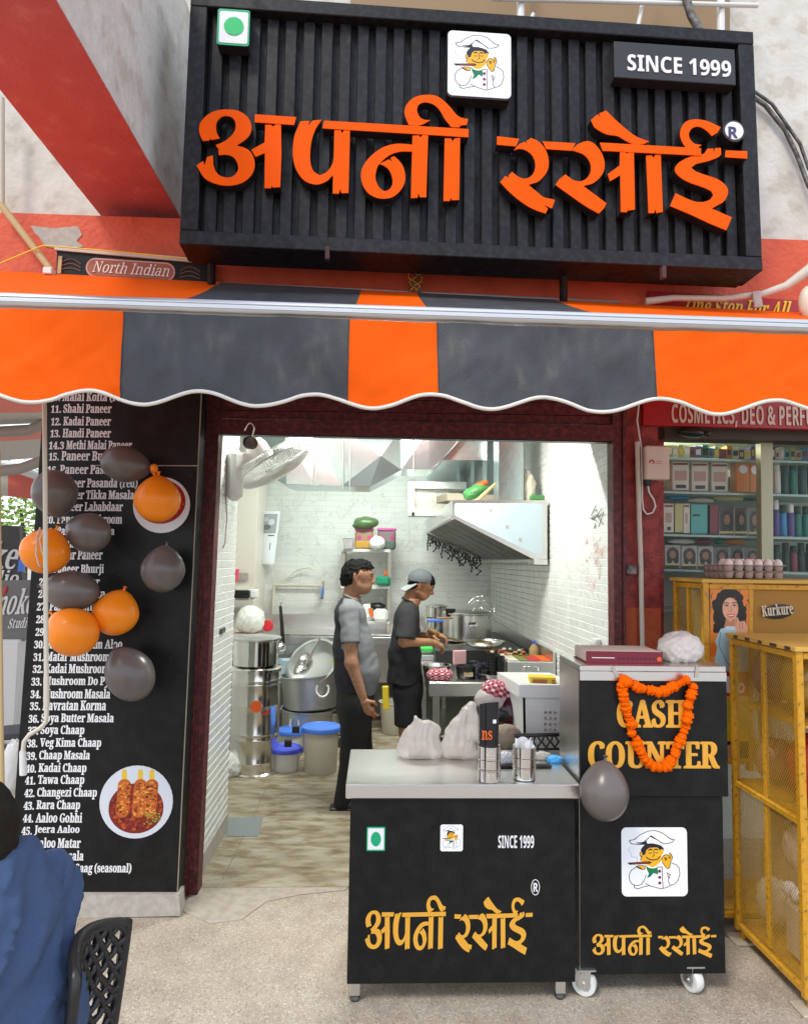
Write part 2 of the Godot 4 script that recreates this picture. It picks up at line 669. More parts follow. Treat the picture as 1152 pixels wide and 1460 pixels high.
# ---------- materials ----------
func build_materials() -> void:
	var grain := noise_tex(11, 0.09, [], [], 512, 4, 6.0)
	var fine := noise_tex(12, 0.3, [], [], 512, 3, 5.0)
	mats["_grain"] = grain
	mats["_fine"] = fine
	# terrazzo paving: beige with small light and dark chips
	var im := Image.create(1024, 1024, false, Image.FORMAT_RGBA8)
	var g := FastNoiseLite.new()
	g.seed = 5; g.frequency = 0.01
	g.noise_type = FastNoiseLite.TYPE_SIMPLEX_SMOOTH
	var r := RandomNumberGenerator.new()
	r.seed = 99
	im.fill(lin(0.415, 0.36, 0.29))
	for i in 30000:
		var c: Color = [lin(0.53, 0.465, 0.385), lin(0.30, 0.24, 0.185), lin(0.47, 0.395, 0.32), lin(0.37, 0.31, 0.255), lin(0.57, 0.51, 0.43), lin(0.43, 0.365, 0.30)][r.randi() % 6]
		var x := r.randi() % 1024
		var y := r.randi() % 1024
		var w := 2 + r.randi() % 5
		var h := 2 + r.randi() % 5
		im.fill_rect(Rect2i(x, y, w, h), c)
		if w > 3:
			im.fill_rect(Rect2i(x + 1, y - 1, w - 2, h + 2), c)
	var tz := tex_mat("terrazzo", ImageTexture.create_from_image(im), 0.8, 0.55, 0.0, fine, 0.25)
	tz.detail_enabled = true
	tz.detail_blend_mode = BaseMaterial3D.BLEND_MODE_MUL
	tz.detail_albedo = noise_tex(31, 0.012, [0.25, 0.5, 0.75], [Color(0.94, 0.935, 0.93), Color(0.98, 0.975, 0.97), Color.WHITE], 512, 5)
	tz.uv2_triplanar = true
	tz.uv2_world_triplanar = true
	tz.uv2_scale = Vector3.ONE * 0.45
	# kitchen floor: sand coloured stone, wet and stained
	var fl := tex_mat("stone_floor", noise_tex(21, 0.008, [0.2, 0.36, 0.5, 0.62, 0.8], [lin(0.245, 0.20, 0.135), lin(0.305, 0.255, 0.18), lin(0.355, 0.305, 0.225), lin(0.38, 0.335, 0.255), lin(0.415, 0.375, 0.295)], 1024, 6), 0.6, 0.42, 0.0, grain, 0.25)
	fl.uv1_scale = Vector3(0.35, 0.5, 0.9)
	fl.detail_enabled = true
	fl.detail_blend_mode = BaseMaterial3D.BLEND_MODE_MUL
	fl.detail_albedo = noise_tex(23, 0.03, [0.3, 0.42, 0.6], [Color(0.86, 0.82, 0.74), Color(0.96, 0.945, 0.92), Color.WHITE], 512, 5)
	fl.uv2_triplanar = true
	fl.uv2_world_triplanar = true
	fl.uv2_scale = Vector3(0.5, 1.0, 1.5)
	# concrete, rough and stained
	var cc := tex_mat("concrete", noise_tex(41, 0.01, [0.2, 0.45, 0.6, 0.8], [lin(0.585, 0.565, 0.52), lin(0.61, 0.59, 0.545), lin(0.63, 0.61, 0.565), lin(0.65, 0.635, 0.595)], 1024, 6), 0.5, 0.9, 0.0, grain, 0.10)
	cc.detail_enabled = true
	cc.detail_blend_mode = BaseMaterial3D.BLEND_MODE_MUL
	cc.detail_albedo = noise_tex(42, 0.02, [0.3, 0.45, 0.7], [Color(0.92, 0.905, 0.88), Color(0.98, 0.977, 0.97), Color.WHITE], 512, 6)
	cc.uv2_triplanar = true
	cc.uv2_world_triplanar = true
	cc.uv2_scale = Vector3(2.2, 0.5, 2.2)
	tex_mat("plinth", noise_tex(44, 0.02, [0.2, 0.5, 0.8], [lin(0.40, 0.365, 0.32), lin(0.44, 0.405, 0.36), lin(0.49, 0.455, 0.41)], 512, 6), 2.0, 0.75, 0.0, fine, 0.4)
	# paints
	tex_mat("red_paint", noise_tex(51, 0.015, [0.2, 0.5, 0.8], [lin(0.55, 0.075, 0.03), lin(0.61, 0.09, 0.035), lin(0.65, 0.10, 0.04)], 512, 6), 0.5, 0.65, 0.0, grain, 0.15)
	tex_mat("crimson_paint", noise_tex(52, 0.012, [0.2, 0.5, 0.7, 0.9], [lin(0.49, 0.115, 0.12), lin(0.51, 0.125, 0.13), lin(0.52, 0.135, 0.14), lin(0.56, 0.19, 0.18)], 512, 6), 0.9, 0.55, 0.0, grain, 0.12)
	tex_mat("maroon", noise_tex(53, 0.03, [0.2, 0.5, 0.85], [lin(0.055, 0.008, 0.01), lin(0.095, 0.012, 0.016), lin(0.15, 0.03, 0.03)], 512, 6), 1.5, 0.5, 0.0, grain, 0.3)
	tex_mat("column_red", noise_tex(54, 0.02, [0.2, 0.5, 0.85], [lin(0.16, 0.015, 0.012), lin(0.24, 0.022, 0.018), lin(0.31, 0.04, 0.03)], 512, 6), 1.2, 0.55, 0.0, grain, 0.3)
	tex_mat("column_orange", noise_tex(55, 0.02, [0.05, 0.3, 0.85], [lin(0.22, 0.05, 0.015), lin(0.38, 0.065, 0.018), lin(0.43, 0.08, 0.02)], 512, 6), 1.5, 0.6, 0.0, grain, 0.3)
	tex_mat("black_panel", noise_tex(56, 0.02, [0.2, 0.5, 0.8], [lin(0.006, 0.0066, 0.0068), lin(0.0075, 0.008, 0.0082), lin(0.011, 0.0115, 0.0115)], 512, 5), 1.0, 0.42, 0.0, fine, 0.05).metallic_specular = 0.35
	tex_mat("sign_black", noise_tex(57, 0.03, [0.2, 0.5, 0.85], [lin(0.010, 0.0094, 0.011), lin(0.0135, 0.0128, 0.015), lin(0.027, 0.0255, 0.03)], 512, 6), 1.4, 0.42, 0.0, fine, 0.12)
	mat("sign_orange", lin(0.90, 0.10, 0.001), 0.5, 0.0, 0.2)
	mat("sign_edge", lin(0.02, 0.018, 0.02), 0.4)
	mat("white_acrylic", lin(0.80, 0.80, 0.83), 0.3)
	mat("white_print", lin(0.78, 0.78, 0.80), 0.5)
	mat("gold_print", lin(0.72, 0.36, 0.035), 0.5)
	mat("green_print", lin(0.0, 0.36, 0.16), 0.4)
	mat("violet_print", lin(0.04, 0.035, 0.13), 0.4)
	for k in ["black_panel", "sign_black"]:
		var bp: StandardMaterial3D = mats[k]
		bp.roughness = 0.62
		bp.metallic_specular = 0.35
		bp.roughness_texture = noise_tex(58, 0.006, [0.2, 0.45, 0.6, 0.8], [Color(0.55, 0.55, 0.55), Color(0.75, 0.75, 0.75), Color(0.62, 0.62, 0.62), Color(1, 1, 1)], 512, 6)
	# metals
	var st := mat("steel", lin(0.70, 0.69, 0.67), 0.26, 1.0)
	st.roughness_texture = noise_tex(61, 0.02, [0.2, 0.8], [Color(0.7, 0.7, 0.7), Color(1, 1, 1)], 512, 5)
	st.uv1_triplanar = true
	st.uv1_scale = Vector3(0.6, 5.0, 5.0)
	st.normal_enabled = true
	st.normal_texture = grain
	st.normal_scale = 0.04
	mat("chrome", lin(0.72, 0.71, 0.69), 0.10, 1.0)
	var bs := mat("brushed_steel", lin(0.70, 0.69, 0.675), 0.30, 1.0)
	bs.normal_enabled = true
	bs.normal_texture = grain
	bs.normal_scale = 0.06
	bs.uv1_triplanar = true
	bs.uv1_scale = Vector3(0.4, 6.0, 6.0)
	var al := mat("aluminium", lin(0.60, 0.61, 0.60), 0.42, 1.0)
	relief(al, grain, 0.10, 3.0)
	var gv := mat("galvanised", lin(0.56, 0.66, 0.67), 0.26, 1.0)
	relief(gv, noise_tex(63, 0.02, [], [], 512, 3, 5.0, FastNoiseLite.TYPE_CELLULAR), 0.06, 1.2)
	var ap := mat("awning_metal", lin(0.60, 0.60, 0.61), 0.42, 1.0)
	relief(ap, grain, 0.06, 2.0)
	var dsm := mat("drum_steel", lin(0.70, 0.68, 0.64), 0.19, 1.0)
	relief(dsm, grain, 0.03, 2.0)
	mat("dark_steel", lin(0.10, 0.10, 0.10), 0.4, 1.0)
	tex_mat("soot", noise_tex(64, 0.02, [0.2, 0.5, 0.85], [lin(0.06, 0.055, 0.05), lin(0.13, 0.12, 0.11), lin(0.25, 0.24, 0.22)], 512, 5), 2.0, 0.5, 0.6)
	# plastics, cloth and so on
	mat("white_plastic", lin(0.70, 0.70, 0.68), 0.4)
	mat("cream_plastic", lin(0.62, 0.58, 0.48), 0.45)
	mat("black_plastic", lin(0.012, 0.012, 0.013), 0.35)
	mat("blue_lid", lin(0.07, 0.20, 0.72), 0.35)
	mat("deep_blue_lid", lin(0.07, 0.10, 0.66), 0.35)
	mat("paper", lin(0.74, 0.74, 0.74), 0.85)
	mat("red_plastic", lin(0.55, 0.02, 0.03), 0.4)
	mat("green_plastic", lin(0.06, 0.24, 0.07), 0.4)
	mat("orange_print", lin(0.70, 0.12, 0.01), 0.5)
	mat("yellow_print", lin(0.75, 0.55, 0.03), 0.5)
	var yp := tex_mat("yellow_paint", noise_tex(71, 0.03, [0.12, 0.3, 0.8], [lin(0.20, 0.11, 0.03), lin(0.54, 0.26, 0.012), lin(0.62, 0.31, 0.018)], 512, 6), 2.0, 0.42, 0.0, grain, 0.15)
	yp.metallic_specular = 0.5
	mat("rust", lin(0.07, 0.035, 0.03), 0.8)
	mat("wood", lin(0.28, 0.16, 0.07), 0.7)
	mat("pale_wood", lin(0.50, 0.36, 0.18), 0.7)
	mat("pipe_white", lin(0.55, 0.52, 0.45), 0.5)
	mat("glass_green", Color(0.6, 0.8, 0.75, 0.03), 0.02, 0.0, 0.12).transparency = BaseMaterial3D.TRANSPARENCY_ALPHA
	var tile := tex_mat("tile", noise_tex(81, 0.006, [0.30, 0.42, 0.455, 0.50, 0.8], [lin(0.74, 0.76, 0.74), lin(0.78, 0.80, 0.78), lin(0.62, 0.63, 0.59), lin(0.78, 0.80, 0.78), lin(0.80, 0.82, 0.80)], 1024, 5), 0.55, 0.22, 0.0, fine, 0.03)
	tile.metallic_specular = 0.5
	mat("grout", lin(0.60, 0.62, 0.59), 0.85)
	var bw := mat("bag_white", lin(0.74, 0.69, 0.64), 0.32)
	relief(bw, noise_tex(65, 0.012, [], [], 512, 3, 8.0, FastNoiseLite.TYPE_CELLULAR), 0.35, 3.0)
	bw.transparency = BaseMaterial3D.TRANSPARENCY_ALPHA
	bw.albedo_color.a = 0.6
	bw.backlight_enabled = true
	bw.backlight = Color(0.35, 0.32, 0.3)

func fine_tex() -> Texture2D:
	return mats["_fine"]

func _box(a: Vector3, b: Vector3, bev := 0.0) -> MB:
	var m := MB.new()
	m.box((a + b) * 0.5, (b - a).abs(), Basis.IDENTITY, bev)
	return m

# a board whose four face corners are given as pixels on the plane z, with a thickness behind it
func _slab(q: Array, z: float, depth: float) -> MB:
	var m := MB.new()
	m.solid([at(q[0], q[1], z), at(q[2], q[3], z), at(q[4], q[5], z), at(q[6], q[7], z)], Vector3(0, 0, -depth))
	return m

const ZF := 3.45

func build_setting() -> void:
	# ground
	var m := MB.new()
	m.quad(Vector3(-150, 0, 150), Vector3(150, 0, 150), Vector3(150, 0, -150), Vector3(-150, 0, -150), Vector3.UP)
	setting("ground", m, mats.terrazzo)
	m = MB.new()
	m.box(Vector3(-0.03, -0.05, -5.35), Vector3(2.9, 0.104, 3.66))
	var sf := setting("shop_floor", m, mat("floor_joint", lin(0.27, 0.225, 0.165), 0.9))
	for i in 4:
		for j in 5:
			m = MB.new()
			m.box(Vector3(-1.12 + 0.725 * i, 0.0035, -3.887 - 0.73 * j), Vector3(0.721, 0.005, 0.726))
			part(sf, "floor_slab", m, mats.stone_floor)
	# strip of smooth cement in front of the threshold
	m = MB.new()
	var poly := PackedVector2Array()
	for p in [[262, 1300], [300, 1318], [345, 1312], [380, 1286], [430, 1276], [492, 1270], [500, 1261], [280, 1256]]:
		var g := gnd(p[0], p[1])
		poly.append(Vector2(g.x, g.z))
	m.prism(poly, Transform3D(Basis(Vector3.RIGHT, Vector3.BACK, Vector3.UP), Vector3.ZERO), 0.0, 0.004, false)
	setting("cement_strip", m, tex_mat("cement", noise_tex(45, 0.02, [0.2, 0.5, 0.8], [lin(0.37, 0.32, 0.265), lin(0.42, 0.365, 0.305), lin(0.46, 0.405, 0.345)], 512, 6), 1.5, 0.8, 0.0, fine_tex(), 0.3))

	# the building above and around the shop
	var b := thing("shop_building", "concrete building with red painted fascia and cantilever beam above the shop", "building", Vector3(0, 0, -ZF))
	part(b, "upper_wall", _box(Vector3(-6, 3.42, -3.62), Vector3(9, 8.0, -4.0)), mats.concrete)
	part(b, "fascia", _box(Vector3(-6, 2.72, -3.46), Vector3(9, 3.42, -3.9)), mats.red_paint, "orange red painted concrete band")
	part(b, "slab", _box(Vector3(-1.64, 3.2, -3.9), Vector3(9, 3.45, -8.0)), mats.concrete)
	var be := part(b, "beam", _box(Vector3(-1.53, 3.50, -3.62), Vector3(-1.10, 4.7, -0.9)), mats.concrete, "bare concrete beam reaching out over the pavement")
	part(be, "painted_soffit", _box(Vector3(-1.53, 3.494, -3.61), Vector3(-1.10, 3.4985, -0.9)), mats.crimson_paint)
	part(b, "lintel", _box(Vector3(-0.95, 2.36, -3.60), Vector3(1.30, 2.72, -3.86)), mats.maroon)
	# walls round the kitchen (left of it a solid pillar block)
	part(b, "pillar", _box(Vector3(-1.64, 0, -3.32), Vector3(-0.93, 2.72, -4.30)), mats.concrete)
	part(b, "pillar", _box(Vector3(1.285, 0, -3.47), Vector3(1.475, 2.72, -4.0)), mats.column_red, "dark red painted pillar")
	part(b, "painted_dado", _box(Vector3(1.283, 0, -3.466), Vector3(1.477, 1.42, -3.9)), mats.column_orange, "chipped orange lower half of the pillar")
	part(b, "rear_wall", _box(Vector3(-1.64, 0, -7.35), Vector3(9, 3.2, -7.5)), mats.concrete)
	part(b, "side_wall", _box(Vector3(-1.64, 0, -4.30), Vector3(-1.47, 3.2, -7.35)), mats.concrete)
	# patch of fallen plaster, the tan strut and cables
	m = MB.new()
	var pts := PackedVector2Array()
	for p in [[45, 322], [75, 326], [112, 323], [118, 335], [110, 344], [120, 352], [92, 356], [66, 352], [58, 340], [50, 332]]:
		var g := at(p[0], p[1], 3.46)
		pts.append(Vector2(g.x, g.y))
	m.prism(pts, Transform3D(Basis.IDENTITY, Vector3(0, 0, -3.47)), 0.0, 0.014)
	part(b, "plaster_patch", m, mats.plinth, "grey patch where the red paint has fallen off")
	m = MB.new()
	m.tube([at(2, 292, 3.40), at(74, 386, 3.38)], 0.018, 8)
	single("bracing_rod", m, mats.pale_wood, "tan rod slanting down the red fascia to the awning", "rod")
	m = MB.new()
	m.box(at(71, 388, 3.36), Vector3(0.045, 0.035, 0.05), Basis.IDENTITY, 0.004)
	single("junction_box", m, mats.white_plastic, "small white junction box at foot of tan rod", "box")
	m = MB.new()
	var cab := []
	for p in [[0, 376], [45, 357], [62, 350], [100, 353], [180, 360], [300, 373], [420, 381], [520, 383]]:
		cab.append(at(p[0], p[1], 3.36))
	m.tube(cab, 0.004, 6)
	single("yellow_cable", m, mats.yellow_print, "thin yellow cable strung along the red fascia", "cable")
	var tg := thing("cable_tangle", "small tangle of yellow and dark cables under the sign", "cables", at(594, 395, 3.4))
	for k in 6:
		m = MB.new()
		var pp := []
		for j in 8:
			pp.append(at(590 + 9.0 * sin(j * 1.3 + k * 2.1) + k, 372 + j * 6.0, 3.41 + 0.01 * sin(j + k)))
		m.tube(pp, 0.003, 5)
		part(tg, "cable", m, mats.yellow_print if k % 2 == 0 else mats.soot)
	# cable clamp
	m = MB.new()
	m.tube([at(3, 140, 3.5), at(3, 290, 3.5)], 0.016, 8)
	single("drain_pipe", m, mats.pipe_white, "white pipe on the bare concrete wall beside the cantilever beam", "pipe")
	# brown panel and white balcony grille over the sign
	b = thing("balcony_grille", "white painted metal balcony grille before a brown board above the sign", "grille", at(760, 30, 3.6))
	part(b, "board", _slab([500, 80, 1040, 80, 1040, -120, 500, -120], 3.60, 0.018), mat("brown_board", lin(0.30, 0.20, 0.11), 0.8))
	for q in [[742, 80, 742, -120], [1027, 80, 1027, -120], [905, 60, 928, -60], [760, 20, 745, 60]]:
		m = MB.new()
		var w := 0.022 if q[0] == q[2] else 0.012
		m.tube([at(q[0], q[1], 3.45), at(q[2], q[3], 3.45)], w, 8)
		part(b, "bar", m, mats.white_plastic)
	for yy in [[-2, 8], [-40, -30]]:
		m = MB.new()
		m.tube([at(700, yy[0], 3.42), at(1080, yy[1], 3.42)], 0.012, 8)
		part(b, "rail", m, mats.white_plastic)
	m = MB.new()
	m.tube([at(975, -10, 3.4), at(985, 22, 3.4), at(998, 45, 3.4)], 0.022, 8)
	single("burnt_cable", m, mats.soot, "thick dark cable end hanging over the sign's top edge", "cable")
	# cables and the white pipe on the right of the sign
	m = MB.new()
	m.tube([at(1060, 130, 3.58), at(1090, 150, 3.58), at(1118, 185, 3.58), at(1135, 220, 3.58), at(1152, 265, 3.56), at(1180, 300, 3.5)], 0.012, 8)
	m.tube([at(1060, 120, 3.58), at(1100, 148, 3.57), at(1140, 205, 3.57), at(1152, 240, 3.56), at(1185, 290, 3.5)], 0.009, 8)
	single("cable_bundle", m, mats.soot, "dark cables running down the concrete right of the sign", "cable")
	m = MB.new()
	m.tube([at(1210, 330, 3.2), at(1152, 385, 3.25), at(1120, 408, 3.28), at(1085, 420, 3.3), at(1030, 426, 3.32), at(960, 425, 3.34), at(920, 430, 3.36)], [0.028, 0.027, 0.022, 0.018, 0.016, 0.016, 0.02], 10)
	single("conduit_pipe", m, mats.pipe_white, "bent white conduit wrapped in tape over the red shop sign", "pipe")
	m = MB.new()
	m.box(at(1079, 427, 3.27), Vector3(0.045, 0.085, 0.012), Basis(Vector3.BACK, 0.15), 0.003)
	single("cloth_tie", m, mats.plinth, "grey rag tied round the bent white conduit", "rag")
	m = MB.new()
	m.ball(at(1152, 432, 3.27), Vector3(0.05, 0.09, 0.04), Basis.IDENTITY, 12, 8)
	single("bell_cover", m, mats.cream_plastic, "cream plastic cover beside the yellow slogan", "cover")
	# threshold posts, shutter and its lock
	var sh := thing("rolling_shutter", "dark maroon rolling shutter drawn up over the kitchen opening", "shutter", at(590, 625, ZF))
	for q in [[540, 566], [567, 584], [585, 596]]:
		m = MB.new()
		m.solid([at(300, q[1], ZF + 0.02), at(893, q[1] + 9, ZF + 0.02), at(893, q[0] + 9, ZF + 0.02), at(300, q[0], ZF + 0.02)], Vector3(0, 0, -0.05))
		part(sh, "slat", m, mats.maroon)
	m = MB.new()
	m.solid([at(304, 617, ZF), at(888, 629, ZF), at(888, 606, ZF), at(304, 597, ZF)], Vector3(0, 0, -0.06))
	part(sh, "bottom_rail", m, mats.maroon)
	m = MB.new()
	m.solid([at(300, 619, ZF + 0.01), at(880, 631, ZF + 0.01), at(880, 629.4, ZF + 0.01), at(300, 617.6, ZF + 0.01)], Vector3(0, 0, -0.05))
	part(sh, "rubber_lip", m, mats.black_plastic)
	var jp := thing("door_post", "dark maroon steel post beside the black menu board", "post", gnd(272, 1276))
	part(jp, "channel", _slab([263, 1283, 281.5, 1277, 315, 560, 297, 560], ZF, 0.09), mats.maroon)
	part(jp, "flange", _slab([262, 1282, 266, 1281, 301, 560, 297, 560], ZF - 0.012, 0.012), mats.maroon)
	jp = thing("door_post", "dark maroon steel post beside the red painted pillar", "post", gnd(884, 1290))
	part(jp, "channel", _slab([878, 1296, 892, 1296, 889, 560, 873, 560], ZF, 0.09), mats.maroon)
	part(jp, "flange", _slab([889, 1296, 893, 1296, 892, 560, 888, 560], ZF - 0.012, 0.012), mats.maroon)
	var lk := thing("padlock", "round padlock hanging open on shutter bottom rail", "padlock", at(356, 632, ZF - 0.03))
	m = MB.new()
	var c0 := at(356, 631, ZF - 0.04)
	m.lathe([Vector2(0, -0.018), Vector2(0.028, -0.018), Vector2(0.032, -0.012), Vector2(0.032, 0.012), Vector2(0.028, 0.018), Vector2(0, 0.018)], c0, 20, Basis(Vector3.RIGHT, PI / 2) * Basis(Vector3.BACK, -0.7))
	part(lk, "body", m, mats.soot)
	m = MB.new()
	m.lathe([Vector2(0, -0.02), Vector2(0.033, -0.02), Vector2(0.035, -0.006), Vector2(0.033, 0.0)], c0 + Vector3(0.012, 0, -0.004), 20, Basis(Vector3.RIGHT, PI / 2) * Basis(Vector3.BACK, -0.7))
	part(lk, "case", m, mats.chrome)
	m = MB.new()
	m.tube([at(349, 614, ZF - 0.03), at(352, 608, ZF - 0.035), at(356, 603, ZF - 0.045), at(361, 605, ZF - 0.045), at(363, 611, ZF - 0.04), at(360, 620, ZF - 0.035), at(358, 626, ZF - 0.035)], 0.0045, 8)
	part(lk, "shackle", m, mats.chrome)

# ---------- the big sign ----------
# glyph outlines traced as [origin x, origin y, scale, points...] in pixels of enlarged crops
const GLYPHS := {
	"a": [[270, 130, 5.486, 105,388, 85,340, 78,290, 95,235, 150,180, 220,150, 300,142, 380,152, 440,185, 475,230, 488,290, 470,345, 430,385, 370,425, 430,440, 480,475, 508,530, 512,590, 490,650, 440,700, 380,728, 310,738, 230,730, 150,700, 100,655, 58,580, 110,545, 122,580, 140,515, 185,502, 188,570, 210,630, 250,665, 310,675, 350,660, 380,620, 382,580, 360,530, 320,502, 270,495, 232,500, 228,460, 240,452, 225,448, 208,420, 250,405, 300,375, 345,330, 362,290, 360,240, 335,205, 290,192, 245,205, 215,245, 210,290, 220,335, 240,368, 175,380, 162,370, 158,385],
		[270, 130, 5.486, 487,460, 590,403, 595,265, 640,265, 655,278, 680,260, 718,260, 722,500, 712,752, 655,755, 648,742, 640,760, 590,760, 592,485, 520,515],
		[270, 130, 5.486, 515,185, 838,207, 820,268, 512,247]],
	"pa": [[270, 130, 5.486, 870,235, 940,232, 930,268, 965,230, 1035,222, 990,290, 958,380, 945,480, 950,570, 975,630, 1020,657, 1065,640, 1105,595, 1130,520, 1135,305, 1185,305, 1194,330, 1210,305, 1257,308, 1245,795, 1190,797, 1182,762, 1170,800, 1122,800, 1125,655, 1080,700, 1010,728, 950,722, 890,690, 840,620, 815,540, 810,450, 825,340],
		[270, 130, 5.486, 1055,232, 2182,298, 2182,362, 1042,292]],
	"na": [[470, 130, 5.486, 650,418, 560,410, 480,418, 400,448, 320,510, 265,580, 245,650, 258,730, 300,795, 360,830, 420,840, 490,828, 550,780, 585,720, 592,660, 575,590, 540,540, 505,508, 475,520, 492,556, 465,532, 390,568, 425,582, 462,612, 485,660, 493,715, 475,760, 440,780, 410,772, 380,740, 358,680, 365,620, 384,574, 440,520, 500,485, 570,470, 650,472],
		[470, 130, 5.486, 648,350, 700,348, 708,365, 725,345, 770,348, 755,832, 705,830, 693,795, 688,835, 635,838]],
	"ii": [[470, 130, 5.486, 900,368, 950,370, 962,395, 975,370, 1020,365, 1012,850, 955,852, 948,830, 940,858, 890,858],
		[470, 130, 5.486, 618,265, 595,210, 585,160, 600,110, 640,65, 690,40, 760,30, 830,38, 890,75, 940,125, 990,185, 1030,210, 1082,220, 1070,265, 1020,270, 985,250, 1022,276, 1010,285, 950,282, 900,220, 860,150, 810,105, 750,88, 705,100, 685,130, 685,165, 705,205, 740,225, 785,230, 740,255, 690,272, 650,270]],
	"ra": [[700, 150, 6.063, 52,268, 242,290, 215,355, 50,340],
		[700, 150, 6.063, 195,390, 240,340, 290,318, 315,338, 302,313, 345,285, 390,305, 440,345, 480,410, 497,490, 488,560, 455,615, 400,665, 320,690, 400,755, 460,800, 550,820, 525,895, 450,860, 490,897, 470,938, 400,915, 300,865, 200,790, 130,725, 78,668, 120,615, 155,628, 150,610, 180,577, 225,615, 280,637, 330,625, 365,590, 382,530, 372,470, 340,420, 290,388, 240,378]],
	"sa": [[700, 150, 6.063, 445,312, 728,328, 695,392, 475,378],
		[700, 150, 6.063, 695,390, 740,345, 800,318, 850,315, 900,345, 950,410, 978,490, 972,570, 930,635, 870,680, 795,700, 995,850, 975,890, 930,938, 840,890, 700,795, 555,690, 585,645, 640,600, 700,645, 760,660, 810,645, 850,600, 862,540, 845,480, 800,430, 750,408],
		[880, 150, 5.76, -82,570, 16,498, 18,390, 60,388, 75,402, 90,390, 132,392, 140,860, 85,868, 82,850, 75,882, 25,880, 20,578, -64,628],
		[880, 150, 5.76, -149,313, 680,360, 680,420, -125,380]],
	"o": [[880, 150, 5.76, 235,415, 280,410, 295,432, 310,405, 355,405, 372,875, 318,885, 312,850, 300,885, 255,885],
		[880, 150, 5.76, -220,124, -163,76, -139,105, -152,70, -94,46, -30,110, 90,215, 170,268, 258,300, 210,322, 130,322, 60,290, 0,255, -97,238, -192,181]],
	"i": [[880, 150, 5.76, 565,355, 535,310, 515,250, 520,195, 555,140, 610,118, 680,118, 750,135, 848,180, 820,225, 775,252, 740,215, 690,182, 645,175, 605,195, 585,240, 600,285, 640,320, 690,325, 650,358],
		[880, 150, 5.76, 735,360, 785,358, 786,395, 800,355, 845,352, 850,400, 820,430, 740,460, 640,485, 602,515, 640,545, 720,575, 810,605, 870,645, 902,690, 898,745, 860,800, 770,850, 935,922, 910,985, 890,1028, 760,975, 600,900, 430,828, 475,725, 560,765, 640,795, 710,795, 760,775, 785,740, 770,710, 700,675, 600,640, 530,605, 480,560, 470,520, 500,475, 570,435, 650,410, 710,400],
		[880, 150, 5.76, 885,375, 1060,382, 1060,442, 880,430]],
}
var sign_xf: Transform3D
var glyph_shapes := {}       # name -> [polygons in metres on the sign]
var chef: StandardMaterial3D

func sp(px: float, py: float, out := 0.0) -> Vector2:     # pixel -> metres on the sign's face (out metres proud of it)
	var p := on_plane(px, py, sign_xf.origin + sign_xf.basis.z * out, sign_xf.basis.z)
	var l := sign_xf.affine_inverse() * p
	return Vector2(l.x, l.y)

func srect(x0: float, y0: float, x1: float, y1: float, out: float, depth: float, r := 0.0) -> MB:
	var a := sp(x0, y1, out)
	var b := sp(x1, y0, out)
	var m := MB.new()
	if r <= 0.0:
		m.box(sign_xf * Vector3((a.x + b.x) / 2, (a.y + b.y) / 2, out - depth / 2), Vector3(b.x - a.x, b.y - a.y, depth), sign_xf.basis, 0.003)
	else:
		m.prism(rounded(a, b, r), sign_xf, out - depth, out)
	return m

func rounded(a: Vector2, b: Vector2, r: float) -> PackedVector2Array:
	var p := PackedVector2Array()
	for k in 4:
		var cx := (b.x - r) if k == 0 or k == 3 else (a.x + r)
		var cy := (b.y - r) if k < 2 else (a.y + r)
		for j in 7:
			var an := PI / 2 * k + PI / 2 * j / 6.0
			p.append(Vector2(cx + cos(an) * r, cy + sin(an) * r))
	return p

func disc(c: Vector2, rx: float, ry: float, n := 28) -> PackedVector2Array:
	var p := PackedVector2Array()
	for k in n:
		p.append(c + Vector2(cos(TAU * k / n) * rx, sin(TAU * k / n) * ry))
	return p

# rounds the gently turning stretches of a traced outline and keeps its sharp corners
func smoothed(p: PackedVector2Array) -> PackedVector2Array:
	var n := p.size()
	var soft := []
	for i in n:
		var a := p[i] - p[(i - 1 + n) % n]
		var b := p[(i + 1) % n] - p[i]
		soft.append(abs(a.angle_to(b)) < 0.85 and min(a.length(), b.length()) > 0.012)
	var out := PackedVector2Array()
	for i in n:
		var j := (i + 1) % n
		out.append(p[i])
		if soft[i] and soft[j]:
			var a := p[(i - 1 + n) % n]
			var d := p[(j + 1) % n]
			for t in [0.33, 0.67]:
				out.append(p[i].cubic_interpolate(p[j], a, d, t))
	return out

